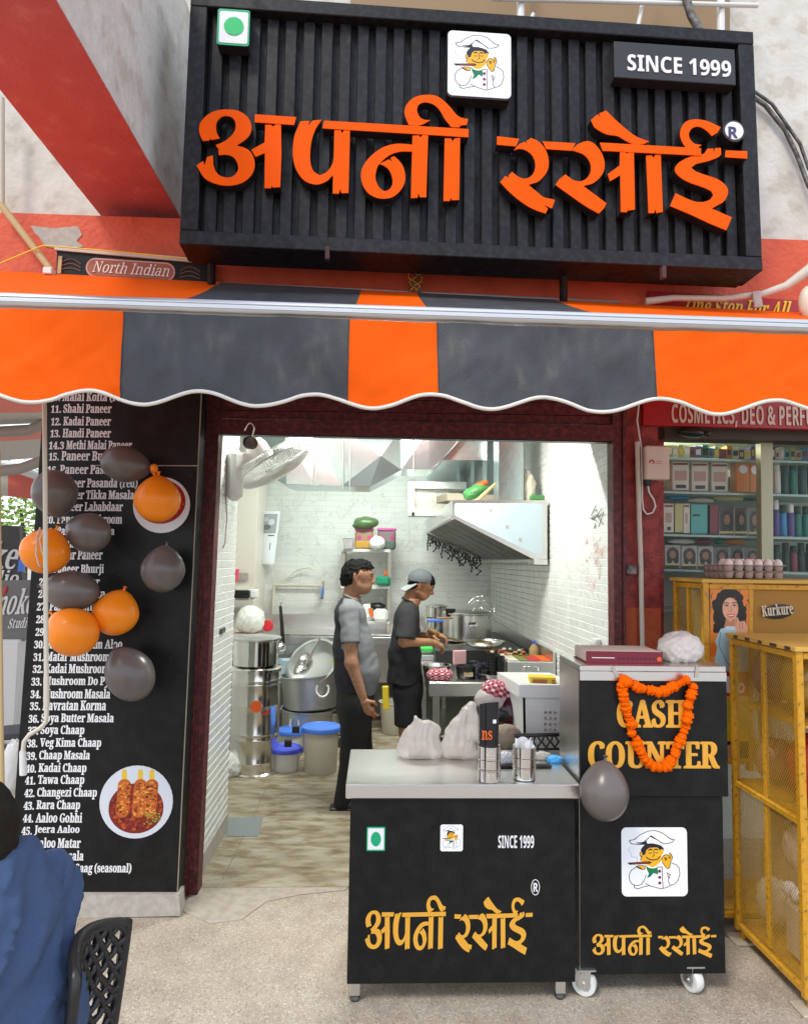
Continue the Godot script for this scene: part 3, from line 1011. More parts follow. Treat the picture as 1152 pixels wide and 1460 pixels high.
func chef_print() -> void:
	# the shop's emblem: a cook in a wide white hat with a dish, drawn from a few plain shapes
	var p := Print.new(384, 400, Color(0.93, 0.94, 0.95))
	var ink := Color(0.10, 0.08, 0.14)
	var skin := Color(0.93, 0.69, 0.12)
	var s := 0.34
	var o := Vector2(-8, -28)
	p.poly([350,470, 380,420, 420,380, 560,360, 700,390, 750,440, 740,520, 700,560, 400,560], ink, s, o)
	p.oval(360 * s + o.x, 540 * s + o.y, 30 * s, 45 * s, ink)
	p.oval(360 * s + o.x, 540 * s + o.y, 20 * s, 35 * s, skin)
	p.oval(715 * s + o.x, 500 * s + o.y, 28 * s, 48 * s, skin)
	p.poly([450,470, 500,430, 640,425, 690,480, 715,560, 700,660, 640,720, 560,765, 490,740, 400,690, 345,640, 360,590, 430,540], skin, s, o)
	p.stroke([450,590, 480,620, 560,640, 640,625, 680,580], 3.0, ink, s, o)
	p.stroke([490,470, 515,452, 545,465], 3.5, ink, s, o)
	p.stroke([590,462, 615,450, 645,468], 3.5, ink, s, o)
	p.stroke([490,515, 515,525, 540,515], 2.0, ink, s, o)
	p.stroke([600,510, 625,520, 650,508], 2.0, ink, s, o)
	p.stroke([572,480, 580,560, 560,580], 2.0, ink, s, o)
	p.stroke([345,640, 360,590, 340,560], 2.0, ink, s, o)
	p.poly([155,300, 240,285, 350,200, 480,140, 600,130, 720,165, 800,220, 860,270, 945,290, 900,340, 820,365, 740,370, 690,340, 650,380, 560,360, 430,380, 300,378, 200,370, 160,335], ink, s, o)
	p.poly([170,312, 250,295, 350,212, 480,152, 600,142, 715,177, 790,228, 855,285, 925,298, 890,330, 820,352, 745,358, 690,320, 530,215, 440,300, 400,330, 260,345, 300,355, 380,352, 300,366, 210,358, 175,332], Color(0.95, 0.96, 0.97), s, o)
	p.poly([450,315, 515,240, 690,330, 660,375, 560,355, 470,360], Color(0.95, 0.96, 0.97), s, o)
	p.poly([120,685, 420,665, 500,660, 545,680, 500,705, 420,710, 160,720], ink, s, o)
	p.poly([215,690, 480,672, 500,690, 230,706], Color(0.62, 0.16, 0.12), s, o)
	p.poly([260,740, 340,725, 440,735, 425,800, 370,808, 290,775], ink, s, o)
	p.poly([275,745, 350,735, 432,742, 418,790, 370,796, 350,770], skin, s, o)
	p.poly([705,620, 740,560, 790,540, 830,560, 850,510, 885,540, 905,600, 870,680, 855,770, 810,800, 770,760, 720,690], ink, s, o)
	p.poly([716,625, 748,572, 790,552, 826,575, 852,528, 876,548, 892,600, 858,680, 845,760, 810,788, 780,755, 730,685], skin, s, o)
	p.stroke([760,600, 800,610, 780,650, 760,600], 2.4, ink, s, o)
	p.stroke([830,580, 850,620, 860,560], 2.0, ink, s, o)
	p.poly([440,730, 480,770, 550,785, 640,770, 650,890, 570,860, 520,920, 455,950, 490,870, 455,800], Color(0.02, 0.45, 0.28), s, o)
	for l in [[265,760, 190,810, 150,880, 155,980, 200,1050, 270,1075, 350,1060, 410,980, 440,890], [880,690, 960,720, 1010,780, 1020,880, 985,990, 930,1050, 850,1075, 780,1110, 700,1130, 600,1105, 500,1075, 430,1040], [230,1060, 240,1110, 300,1125, 400,1095, 500,1075], [640,765, 720,755, 715,900, 730,1120], [850,1060, 820,1010, 830,950, 800,850], [820,870, 860,890, 820,930, 850,940]]:
		p.stroke(l, 2.0, ink, s, o)
	for y in [830, 935, 1030]:
		p.oval(672 * s + o.x, y * s + o.y, 9, 9, Color(0.45, 0.10, 0.22))
	p.stroke([165,420, 140,470, 180,520, 195,585, 290,590, 290,670], 1.2, Color(0.45, 0.62, 0.82), s, o)
	chef = print_mat("chef_emblem", p, 0.35)

func build_sign() -> void:
	var yaw := Basis(Vector3.UP, 0.0288)
	sign_xf = Transform3D(yaw * Basis(Vector3.RIGHT, -0.0257), Vector3(-0.936, 3.089, -3.05))
	chef_print()
	for k in GLYPHS:
		glyph_shapes[k] = []
		for gl in GLYPHS[k]:
			var p := PackedVector2Array()
			for i in range(3, gl.size(), 2):
				p.append(sp(gl[0] + gl[i] / gl[2], gl[1] + gl[i + 1] / gl[2], 0.01))
			glyph_shapes[k].append(smoothed(p))
	var s := thing("shop_sign", "large black ribbed shop sign with orange Hindi letters over the awning", "sign", sign_xf * Vector3(1.4, 0, 0))
	var W := 2.80
	var H := 1.265
	# case and frame
	var m := MB.new()
	m.box(sign_xf * Vector3(W / 2, H / 2, -0.15), Vector3(W - 0.02, H - 0.02, 0.14), sign_xf.basis)
	part(s, "case", m, mats.sign_black)
	for q in [[W / 2, 0.035, W, 0.07], [W / 2, H - 0.035, W, 0.07]]:
		m = MB.new()
		m.box(sign_xf * Vector3(q[0], q[1], -0.09), Vector3(q[2], q[3], 0.18), sign_xf.basis, 0.004)
		part(s, "frame_rail", m, mats.sign_black)
	for q in [0.04, W - 0.04]:
		m = MB.new()
		m.box(sign_xf * Vector3(q, H / 2, -0.091), Vector3(0.08, H - 0.142, 0.18), sign_xf.basis, 0.004)
		part(s, "frame_stile", m, mats.sign_black)
	# ribs
	var nr := 30
	var pitch := (W - 0.16) / nr
	for k in nr:
		m = MB.new()
		var x := 0.08 + pitch * (k + 0.5)
		m.box(sign_xf * Vector3(x, H / 2, -0.062 + 0.002 * sin(k * 2.3)), Vector3(pitch * 0.64, H - 0.144, 0.036), sign_xf.basis * Basis(Vector3.UP, 0.01 * sin(k * 1.7)), 0.004)
		part(s, "rib", m, mats.sign_black)
	# letters
	for k in GLYPHS:
		var i := 0
		for p in glyph_shapes[k]:
			m = MB.new()
			m.prism(p, sign_xf, -0.043, 0.006 + 0.0022 * i)
			var le := part(s, "letter", m, mats.sign_edge)
			m = MB.new()
			m.prism(p, sign_xf, 0.006 + 0.0022 * i, 0.010 + 0.0022 * i)
			part(le, "face", m, mats.sign_orange)
			i += 1
	# registered mark
	m = MB.new()
	m.prism(disc(sp(1044, 189, 0.0), 0.057, 0.057), sign_xf, -0.043, 0.012)
	var rm := part(s, "round_mark", m, mats.sign_edge)
	m = MB.new()
	m.prism(disc(sp(1044, 189, 0.0), 0.047, 0.047), sign_xf, 0.012, 0.015)
	part(rm, "disc", m, mats.white_acrylic)
	var c := sp(1044, 189, 0.015)
	write(rm, "R", font(), mats.violet_print, sign_xf * Vector3(c.x - 0.022, c.y - 0.029, 0.0155), sign_xf.basis.x, sign_xf.basis.y, 0.046, 0.058, 0.003, "letter_r")
	# vegetarian mark
	var vm := part(s, "vegetarian_mark", srect(309, 15, 357, 63, 0.018, 0.06, 0.012), mats.sign_edge)
	part(vm, "green_rim", srect(309, 15, 357, 63, 0.021, 0.003, 0.012), mats.green_print)
	part(vm, "panel", srect(312, 18, 354.5, 60, 0.023, 0.004, 0.010), mats.white_acrylic)
	m = MB.new()
	m.prism(disc(sp(334, 38.5, 0.02), 0.046, 0.046), sign_xf, 0.022, 0.0265)
	part(vm, "dot", m, mat("veg_green", lin(0.0, 0.48, 0.13), 0.35))
	# emblem box
	var eb := part(s, "emblem_box", srect(637, 49, 728, 138, 0.02, 0.065, 0.025), mats.sign_edge)
	m = MB.new()
	m.prism(rounded(sp(638, 136, 0.02), sp(728, 50, 0.02), 0.024), sign_xf, 0.02, 0.024)
	part(eb, "emblem", m, chef)
	# since box
	var sb := part(s, "since_box", srect(876, 70, 1047, 110, 0.02, 0.065), mats.sign_edge)
	var a := sp(894, 101, 0.02)
	var b := sp(1041, 101, 0.02)
	write(sb, "SINCE 1999", font(), mats.white_acrylic, sign_xf * Vector3(a.x, a.y, 0.0205), sign_xf.basis.x, sign_xf.basis.y, b.x - a.x, 0.086, 0.004)
	# steel hangers under the case
	for x in [[302, 372, 302, 420], [803, 392, 803, 440]]:
		m = MB.new()
		m.tube([at(x[0], x[1], 3.25), at(x[2], x[3], 3.35)], 0.02, 4)
		part(s, "hanger", m, mats.sign_black)
	for x in [[467, 356], [945, 383]]:
		m = MB.new()
		m.box(at(x[0], x[1] + 6, 3.08), Vector3(0.02, 0.06, 0.03), Basis.IDENTITY, 0.002)
		part(s, "bracket", m, mats.rust)
	# small sign above the awning
	var ns := thing("north_indian_sign", "black sign with pink bordered oval reading North Indian above awning", "sign", at(190, 380, 3.40))
	part(ns, "board", _slab([80, 440, 300, 446, 298, 372, 82, 352], 3.40, 0.05), mats.black_panel)
	part(ns, "top_trim", _slab([78, 356, 300, 376, 300, 370, 78, 350], 3.39, 0.06), mats.pipe_white)
	part(ns, "end_trim", _slab([296, 440, 299, 440, 302, 370, 298, 370], 3.39, 0.06), mats.pale_wood)
	part(ns, "end_trim", _slab([82, 390, 87, 390, 89, 365, 84, 365], 3.39, 0.06), mats.pale_wood)
	m = MB.new()
	var o := at(187, 385, 3.40)
	var tilt := Basis(Vector3.BACK, -0.035)
	var nx := Transform3D(tilt, o)
	m.prism(rounded(Vector2(-0.225, -0.05), Vector2(0.225, 0.05), 0.049), nx, 0.0, 0.004)
	var ov := part(ns, "oval_border", m, mat("pink_print", lin(0.55, 0.25, 0.22), 0.5))
	m = MB.new()
	m.prism(rounded(Vector2(-0.215, -0.041), Vector2(0.215, 0.041), 0.04), nx, 0.004, 0.007)
	part(ov, "oval", m, mat("brick_print", lin(0.28, 0.08, 0.035), 0.5))
	write(ov, "North Indian", font(true, false, true), mat("pale_print", lin(0.70, 0.60, 0.55), 0.5), nx * Vector3(-0.19, -0.026, 0.0075), tilt.x, tilt.y, 0.385, 0.060, 0.003, "lettering", 0.25)
	for sg in [-1.0, 1.0]:
		for k in 3:
			m = MB.new()
			var pp := []
			for j in 7:
				var t := j / 6.0
				pp.append(nx * Vector3(sg * (0.25 + 0.10 * t), 0.012 - 0.018 * k + 0.02 * sin(t * PI) * (1.2 - k * 0.3), 0.003))
			m.tube(pp, 0.0025, 4)
			part(ns, "flourish", m, mat("dim_copper", lin(0.22, 0.09, 0.05), 0.5))

# draws the shop's name small on a flat front: box o (bottom left), width w, height h
func small_name(parent: Node3D, o: Vector3, w: float, h: float, m: Material) -> void:
	var lo := Vector2(9, 9)
	var hi := Vector2(-9, -9)
	for k in glyph_shapes:
		for p in glyph_shapes[k]:
			for q in p:
				var r := _deskew(q)
				lo = lo.min(r); hi = hi.max(r)
	for k in glyph_shapes:
		var i := 0
		for p in glyph_shapes[k]:
			var pp := PackedVector2Array()
			for q in p:
				var r := (_deskew(q) - lo) / (hi - lo)
				pp.append(Vector2(r.x * w, r.y * h))
			var mb := MB.new()
			mb.prism(pp, Transform3D(Basis.IDENTITY, o), 0.0, 0.001 + 0.0006 * i, false)
			part(parent, "letter", mb, m)
			i += 1

func _deskew(q: Vector2) -> Vector2:
	return Vector2(q.x, q.y + q.x * 0.012)

# ---------- the striped awning ----------
func build_awning() -> void:
	var ZP := 2.15
	var a := thing("awning", "orange and charcoal striped awning with white scalloped valance across the shop", "awning", at(560, 410, 3.3))
	var pl := at(-330, 419, ZP)
	var pr := at(1480, 479, ZP)
	# front rail
	var ux := (pr - pl).normalized()
	var m := MB.new()
	var prof := []
	for k in 20:
		var an := TAU * k / 20.0
		prof.append(Vector3(0, cos(an) * 0.0275, sin(an) * 0.032))
	for k in 20:
		var p: Vector3 = prof[k]
		var q: Vector3 = prof[(k + 1) % 20]
		var np := p.normalized()
		var nq := q.normalized()
		m.tri(pl + p, pl + q, pr + q, np, nq, nq)
		m.tri(pl + p, pr + q, pr + p, np, nq, np)
	for e in [[0.007, 0.036], [-0.008, 0.036]]:
		m.box((pl + pr) / 2 + Vector3(0, e[0], e[1] - 0.008), Vector3((pr - pl).length(), 0.003, 0.012), Basis(ux, Vector3.UP, ux.cross(Vector3.UP)))
	part(a, "front_rail", m, mats.awning_metal)
	# colours along the valance, in pixels of its upper edge (lower edge differs a little)
	var stripes := [[-330, 178, 0, -330, 172], [178, 498, 1, 172, 495], [498, 623, 0, 495, 625], [623, 931, 1, 625, 935], [931, 1480, 0, 935, 1480]]
	var orange := mat("awning_orange", lin(0.90, 0.115, 0.004), 0.6, 0.0, 0.2)
	var grey := tex_mat("awning_grey", noise_tex(91, 0.012, [0.3, 0.5, 0.7, 0.9], [lin(0.038, 0.040, 0.047), lin(0.045, 0.047, 0.054), lin(0.053, 0.055, 0.060), lin(0.088, 0.086, 0.082)], 512, 6), 1.0, 0.6)
	grey.uv1_scale = Vector3(1.3, 0.55, 1.0)
	var weave: Texture2D = mats["_fine"]
	relief(orange, weave, 0.10, 6.0)
	orange.backlight_enabled = true
	orange.backlight = lin(0.20, 0.03, 0.003)
	grey.normal_enabled = true
	grey.normal_texture = weave
	grey.normal_scale = 0.1
	var fold := FastNoiseLite.new()
	fold.seed = 3
	fold.frequency = 0.9
	var low := func(x: float) -> float:                   # scalloped lower edge as a pixel row
		return 563.0 + 0.0165 * x + 10.0 * sin(TAU * (x + 10.0) / 164.0 - 0.35 + 0.0)
	var zv := ZP - 0.03
	for s in stripes:
		m = MB.new()
		var fz := func(u: float, w: float) -> Vector3:
			var xt: float = lerp(float(s[0]), float(s[1]), u)
			var xb: float = lerp(float(s[3]), float(s[4]), u)
			var yt := 439.0 + 0.0335 * xt
			var x: float = lerp(xb, xt, w)
			var y: float = lerp(low.call(xb), yt, w)
			var p := at(x, y, zv)
			p.z += 0.030 * fold.get_noise_2d(p.x * 2.0 + p.y, p.y * 1.4) * (1.25 - w) + 0.007 * fold.get_noise_2d(p.x * 5.0 - p.y * 6.0, p.y * 4.0) + 0.006 * sin(p.x * 9.0) * (1.0 - w)
			return p
		m.grid(fz, max(10, int(abs(s[1] - s[0]) / 7)), 14, Vector3.BACK)
		part(a, "valance_panel", m, grey if s[2] else orange)
		# stitched seam between panels
		if s[0] > -300:
			m = MB.new()
			var seam := []
			for j in 9:
				seam.append(fz.call(0.0, j / 8.0) + Vector3(0, 0, 0.002))
			m.tube(seam, 0.0016, 4)
			part(a, "seam", m, grey)
	# white binding along the scallops
	m = MB.new()
	var edge := []
	for k in 241:
		var x := -330.0 + 1810.0 * k / 240.0
		var p := at(x, low.call(x), zv)
		p.z += 0.030 * fold.get_noise_2d(p.x * 2.0 + p.y, p.y * 1.4) * 1.25 + 0.007 * fold.get_noise_2d(p.x * 5.0 - p.y * 6.0, p.y * 4.0) + 0.006 * sin(p.x * 9.0)
		edge.append(p)
	m.tube(edge, 0.0062, 6)
	part(a, "binding", m, mat("binding_white", lin(0.72, 0.68, 0.62), 0.7))
	# roof cloth from the rail back to the wall, sagging a little
	var tops := [[-330, 178, 0, -700, 60], [178, 498, 1, 60, 497], [498, 623, 0, 497, 570], [623, 931, 1, 570, 780], [931, 1480, 0, 780, 1400]]
	# stripe edges at the rail follow the valance; at the wall they follow straight depth lines
	for s in stripes:
		m = MB.new()
		var x0: float = at(s[0], 440, ZP).x
		var x1: float = at(s[1], 440, ZP).x
		var rf := func(u: float, w: float) -> Vector3:
			var x: float = lerp(x0, x1, u)
			var front: Vector3 = pl.lerp(pr, (x - pl.x) / (pr.x - pl.x)) + Vector3(0, 0.018, -0.02)
			var back := Vector3(x, 3.040 - 0.022 * x, -3.40)
			var p := front.lerp(back, w)
			p.y -= 0.028 * sin(PI * w) - 0.012 * sin(x * 2.1 + 0.6) * sin(PI * w)
			return p
		m.grid(rf, 16, 14, Vector3.UP)
		part(a, "roof_panel", m, grey if s[2] else orange)
	# folding arms under the cloth and the wall tube
	m = MB.new()
	m.tube([Vector3(-2.6, 3.07, -3.43), Vector3(1.25, 3.005, -3.43)], 0.03, 12)
	part(a, "wall_tube", m, mats.awning_metal)
	for x in [-1.25, 1.9]:
		m = MB.new()
		var k0 := Vector3(x, 2.84, -3.42)
		var k1 := Vector3(x + 0.35, 2.60, -2.75)
		var k2 := Vector3(x, 2.44, -2.19)
		m.tube([k0, k1, k2], 0.018, 6)
		part(a, "arm", m, mats.white_plastic)
	# crank rod
	var c := thing("awning_crank", "long cream crank rod hanging from the awning beside the menu board", "crank", at(33, 1100, 2.55))
	var zc := 2.62
	m = MB.new()
	m.tube([at(63, 470, zc), at(65, 690, zc), at(67, 1020, zc)], 0.0085, 10)
	part(c, "rod", m, mats.cream_plastic)
	m = MB.new()
	m.tube([at(67, 965, zc), at(67, 1008, zc)], 0.0105, 10)
	part(c, "sleeve", m, mats.cream_plastic)
	m = MB.new()
	m.tube([at(67, 1018, zc), at(66, 1030, zc), at(58, 1038, zc), at(42, 1048, zc), at(35, 1057, zc), at(33, 1075, zc)], 0.008, 10)
	part(c, "elbow", m, mats.cream_plastic)
	m = MB.new()
	m.tube([at(33, 1070, zc), at(33, 1072, zc), at(34, 1103, zc), at(34, 1105, zc)], [0.009, 0.0115, 0.0135, 0.012], 10)
	part(c, "grip", m, mats.white_plastic)

# ---------- menu board with balloons ----------
const MENU := [["10.", "Malai Kofta (red)", 565, 72, 183], ["11.", "Shahi Paneer", 582, 73, 159], ["12.", "Kadai Paneer", 600, 73, 158], ["13.", "Handi Paneer", 617, 72, 158], ["14.3", "Methi Malai Paneer", 634, 70, 188], ["15.", "Paneer Butter", 650, 70, 168], ["16.", "Paneer Pasanda", 669, 68, 176], ["17.", "Paneer Pasanda (red)", 688, 67, 196], ["18.", "Paneer Tikka Masala", 705, 66, 191], ["19.", "Paneer Lababdaar", 722, 65, 175], ["20.", "Paneer Mushroom", 740, 64, 174], ["21.", "Paneer Do Pyaja", 757, 63, 163], ["22.", "Kadai Paneer", 774, 62, 148], ["23.", "Matar Paneer", 791, 60, 146], ["24.", "Paneer Bhurji", 811, 58, 148], ["25.", "Palak Paneer", 829, 56, 142], ["26.", "Malai Kofta", 846, 55, 150], ["27.", "Paneer Kofta", 864, 53, 138], ["28.", "Aaloo Palak", 882, 52, 130], ["29.", "Aaloo Methi", 900, 51, 130], ["30.", "Kashmiri Dum Aloo", 918, 49, 174], ["31.", "Matar Mushroom", 936, 48, 156], ["32.", "Kadai Mushroom", 953, 47, 155], ["33.", "Mushroom Do Pyaja", 971, 45, 172], ["34.", "Mushroom Masala", 989, 44, 157], ["35.", "Navratan Korma", 1006, 43, 151], ["36.", "Soya Butter Masala", 1024, 41, 162], ["37.", "Soya Chaap", 1041, 40, 120], ["38.", "Veg Kima Chaap", 1059, 39, 144], ["39.", "Chaap Masala", 1077, 38, 128], ["40.", "Kadai Chaap", 1095, 37, 123], ["41.", "Tawa Chaap", 1112, 36, 120], ["42.", "Changezi Chaap", 1130, 35, 138], ["43.", "Rara Chaap", 1148, 34, 114], ["44.", "Aaloo Gobhi", 1166, 33, 117], ["45.", "Jeera Aaloo", 1184, 31, 113], ["46.", "Aaloo Matar", 1202, 30, 115], ["47.", "Gobhi Masala", 1220, 29, 119], ["48.", "Sarson Kaa Saag (seasonal)", 1238, 28, 187], ["49.", "Kadhi Pakoda", 1257, 27, 114]]

func build_menu_board() -> void:
	var z := 3.27
	var b := thing("menu_board", "tall black menu board with white numbered dishes on the pillar", "menu board", gnd(140, 1305))
	var q := [at(12, 1272, z), at(253.5, 1274, z), at(294, 430, z), at(73, 430, z)]
	var m := MB.new()
	m.solid(q, Vector3(0, 0, -0.03))
	part(b, "panel", m, mats.black_panel)
	m = MB.new()
	m.solid([at(253.6, 1274, z + 0.002), at(262, 1278, z + 0.10), at(302, 430, z + 0.10), at(294.1, 430, z + 0.002)], Vector3(-0.02, 0, -0.01))
	part(b, "return_panel", m, mats.black_panel)
	m = MB.new()
	m.tube([at(253.4, 1274, z - 0.001), at(294, 430, z - 0.001)], 0.0028, 6)
	part(b, "edge_trim", m, mat("worn_edge", lin(0.30, 0.25, 0.19), 0.7))
	m = MB.new()
	m.solid([at(130, 664, z - 0.001), at(283, 664.6, z - 0.001), at(283, 663.4, z - 0.001), at(130, 663, z - 0.001)], Vector3(0, 0, -0.004))
	part(b, "sheet_joint", m, mats.plinth)
	m = MB.new()
	m.solid([at(-30, 1312, 3.25), at(257, 1306, 3.25), at(256, 1275, 3.25), at(-30, 1275, 3.25)], Vector3(0, 0, -0.08))
	part(b, "plinth", m, mats.plinth, "grey stone plinth under the board")
	# lettering
	var fs := font(true, true)
	for r in MENU:
		var y: float = r[2] + 6.5
		var a := at(r[3], y, z - 0.0005)
		var e := at(r[4], y + 0.3, z - 0.0005)
		var numw := (0.082 if r[0].length() > 3 else 0.058)
		var ux := (e - a).normalized()
		var uy := Vector3(0.03, 1, 0).normalized()
		var desc: bool = "p" in r[1] or "y" in r[1] or "j" in r[1] or "z" in r[1] or "(" in r[1] or "g" in r[1]
		var h := 0.0445
		write(b, r[0], fs, mats.white_print, a, ux, uy, numw - 0.012, 0.036, 0.001, "dish_number", 0.0, 0.0016)
		write(b, r[1], fs, mats.white_print, a + ux * numw - (uy * 0.009 if desc else Vector3.ZERO), ux, uy, (e - a).length() - numw, h + (0.009 if desc else 0.0), 0.001, "dish_name", 0.0, 0.0016)
	# two printed plates
	var pr := Print.new(256, 256, Color(0.8, 0.82, 0.86))
	pr.oval(128, 150, 96, 88, Color(0.45, 0.10, 0.04))
	var rr := RandomNumberGenerator.new()
	rr.seed = 4
	for i in 240:
		var an := rr.randf() * TAU
		var ra := sqrt(rr.randf())
		pr.oval(128 + cos(an) * 90 * ra, 150 + sin(an) * 82 * ra, 2 + rr.randf() * 6, 2 + rr.randf() * 4, [Color(0.62, 0.20, 0.06), Color(0.33, 0.06, 0.03), Color(0.52, 0.12, 0.04), Color(0.70, 0.30, 0.10)][rr.randi() % 4])
	for x in [82, 138, 178]:
		pr.stroke([x, 22, x + 2, 72], 9, Color(0.86, 0.72, 0.22))
		pr.stroke([x + 2, 70, x - 2, 160], 23, Color(0.72, 0.36, 0.10))
		for i in 60:
			pr.oval(x + rr.randf_range(-20, 20), rr.randf_range(60, 172), 2 + rr.randf() * 5, 2 + rr.randf() * 3, [Color(0.82, 0.46, 0.14), Color(0.55, 0.22, 0.05), Color(0.88, 0.60, 0.25), Color(0.40, 0.14, 0.04)][rr.randi() % 4])
	for i in 26:
		pr.oval(rr.randf_range(150, 214), rr.randf_range(160, 206), 3, 3, Color(0.50, 0.62, 0.20))
	var dish := print_mat("dish_print", pr, 0.45)
	m = MB.new()
	var c := at(195, 1143, z)
	m.prism(disc(Vector2.ZERO, 0.168, 0.165, 40), Transform3D(Basis.IDENTITY, c), 0.0, 0.003)
	part(b, "printed_plate", m, dish, "print of a white plate with three skewered rolls in red gravy")
	pr = Print.new(192, 192, Color(0.86, 0.86, 0.87))
	pr.oval(92, 84, 84, 76, Color(0.60, 0.05, 0.03))
	for i in 300:
		var an := rr.randf() * TAU
		var ra := sqrt(rr.randf())
		pr.oval(92 + cos(an) * 80 * ra, 84 + sin(an) * 72 * ra, 2 + rr.randf() * 5, 2 + rr.randf() * 3, [Color(0.75, 0.16, 0.05), Color(0.45, 0.03, 0.03), Color(0.80, 0.30, 0.10), Color(0.55, 0.06, 0.04)][rr.randi() % 4])
	m = MB.new()
	m.prism(disc(Vector2.ZERO, 0.135, 0.135, 40), Transform3D(Basis.IDENTITY, at(231, 720, z)), 0.0, 0.003)
	part(b, "printed_plate", m, print_mat("bowl_print", pr, 0.45), "print of a white bowl with red curry")
	# screws and scuffs
	for s in [[244, 938], [253, 962], [275, 678], [170, 820]]:
		m = MB.new()
		m.ball(at(s[0], s[1], z), Vector3(0.008, 0.008, 0.005), Basis.IDENTITY, 8, 6)
		part(b, "screw", m, mats.sign_black)
	# balloons: cx, cy, half width, half height (pixels), lean, orange?, distance, label
	var bal := [
		[180, 662, 35, 26, 1.75, 0, 3.13, "charcoal balloon beside the knotted orange one above the curry bowl print"],
		[79, 704, 30, 34, 2.9, 0, 3.08, "charcoal balloon at the board's edge above an orange balloon"],
		[126, 759, 31, 28, -1.2, 0, 3.08, "charcoal balloon touching the orange balloon crossed by the crank rod"],
		[66, 785, 33, 32, 0.4, 1, 3.00, "orange balloon crossed by the white crank rod"],
		[225, 711, 32, 33, 0.0, 1, 3.08, "orange balloon hiding part of the curry bowl print"],
		[233, 811, 30, 33, 0.1, 0, 3.12, "charcoal balloon alone below the curry bowl print"],
		[101, 842, 39, 28, -1.45, 0, 3.05, "charcoal balloon above two orange balloons on the menu"],
		[166, 873, 31, 32, 0.3, 1, 3.10, "rounder orange balloon beside the bigger egg shaped one"],
		[104, 900, 36, 33, -0.9, 1, 2.99, "big egg shaped orange balloon over the lower menu lines"],
		[185, 960, 32, 40, -0.55, 0, 3.10, "charcoal balloon with its tip up over mushroom dishes"],
	]
	var kinds := [mat("balloon_grey", lin(0.125, 0.108, 0.10), 0.3), mat("balloon_orange", lin(0.90, 0.25, 0.012), 0.3, 0.0, 0.4)]
	for d in bal:
		balloon(d, kinds[d[5]])
	m = MB.new()
	m.tube([at(217, 664, 3.16), at(219, 672, 3.12), at(223, 680, 3.08)], [0.004, 0.012, 0.006], 8)
	m.ball(at(220, 668, 3.11), Vector3(0.018, 0.022, 0.018), Basis.IDENTITY, 10, 8)
	single("balloon_knot", m, kinds[1], "knotted orange balloon neck taped to the board", "balloon neck")
	m = MB.new()
	var rib := []
	for p in [[58, 752], [53, 765], [52, 790], [56, 806], [64, 814], [66, 800], [60, 785], [57, 768], [63, 756]]:
		rib.append(at(p[0], p[1], 2.87))
	m.tube(rib, 0.0035, 5)
	single("ribbon", m, mat("thin_film", lin(0.62, 0.50, 0.42), 0.4), "pale ribbon loop looped on the crank rod before an orange balloon", "ribbon")

func balloon(d: Array, m: Material) -> Node3D:
	var o := at(d[0], d[1], d[6])
	var k: float = d[6] / FOCAL
	var t := thing("balloon", d[7], "balloon", o, "balloons taped to the shop front")
	var rx: float = d[2] * k
	var ry: float = d[3] * k
	var lean: float = d[4]
	var mb := MB.new()
	# d[2], d[3] are half extents on the picture; along the balloon's own axis the long one counts
	var along: float = max(rx, ry) if abs(sin(lean)) > 0.5 and rx > ry else ry
	var across: float = min(rx, ry) if abs(sin(lean)) > 0.5 and rx > ry else rx
	var prof := []
	for i in 25:
		var th := PI * i / 24.0
		var y := -cos(th)
		var r: float = sin(th) * (1.0 - 0.16 * max(0.0, y) * max(0.0, y)) * (1.0 if y < 0 else 1.0 - 0.10 * y)
		prof.append(Vector2(max(r * across, 0.0), y * along))
	var w := Basis(Vector3.BACK, -lean)
	mb.lathe(prof, o, 32, w)
	part(t, "skin", mb, m)
	mb = MB.new()
	mb.lathe([Vector2(0.004, -0.004), Vector2(0.006, 0.004), Vector2(0.004, 0.010), Vector2(0.010, 0.018), Vector2(0.008, 0.018), Vector2(0, 0.012)], o + w * Vector3(0, along, 0), 12, w)
	part(t, "knot", mb, m)
	return t

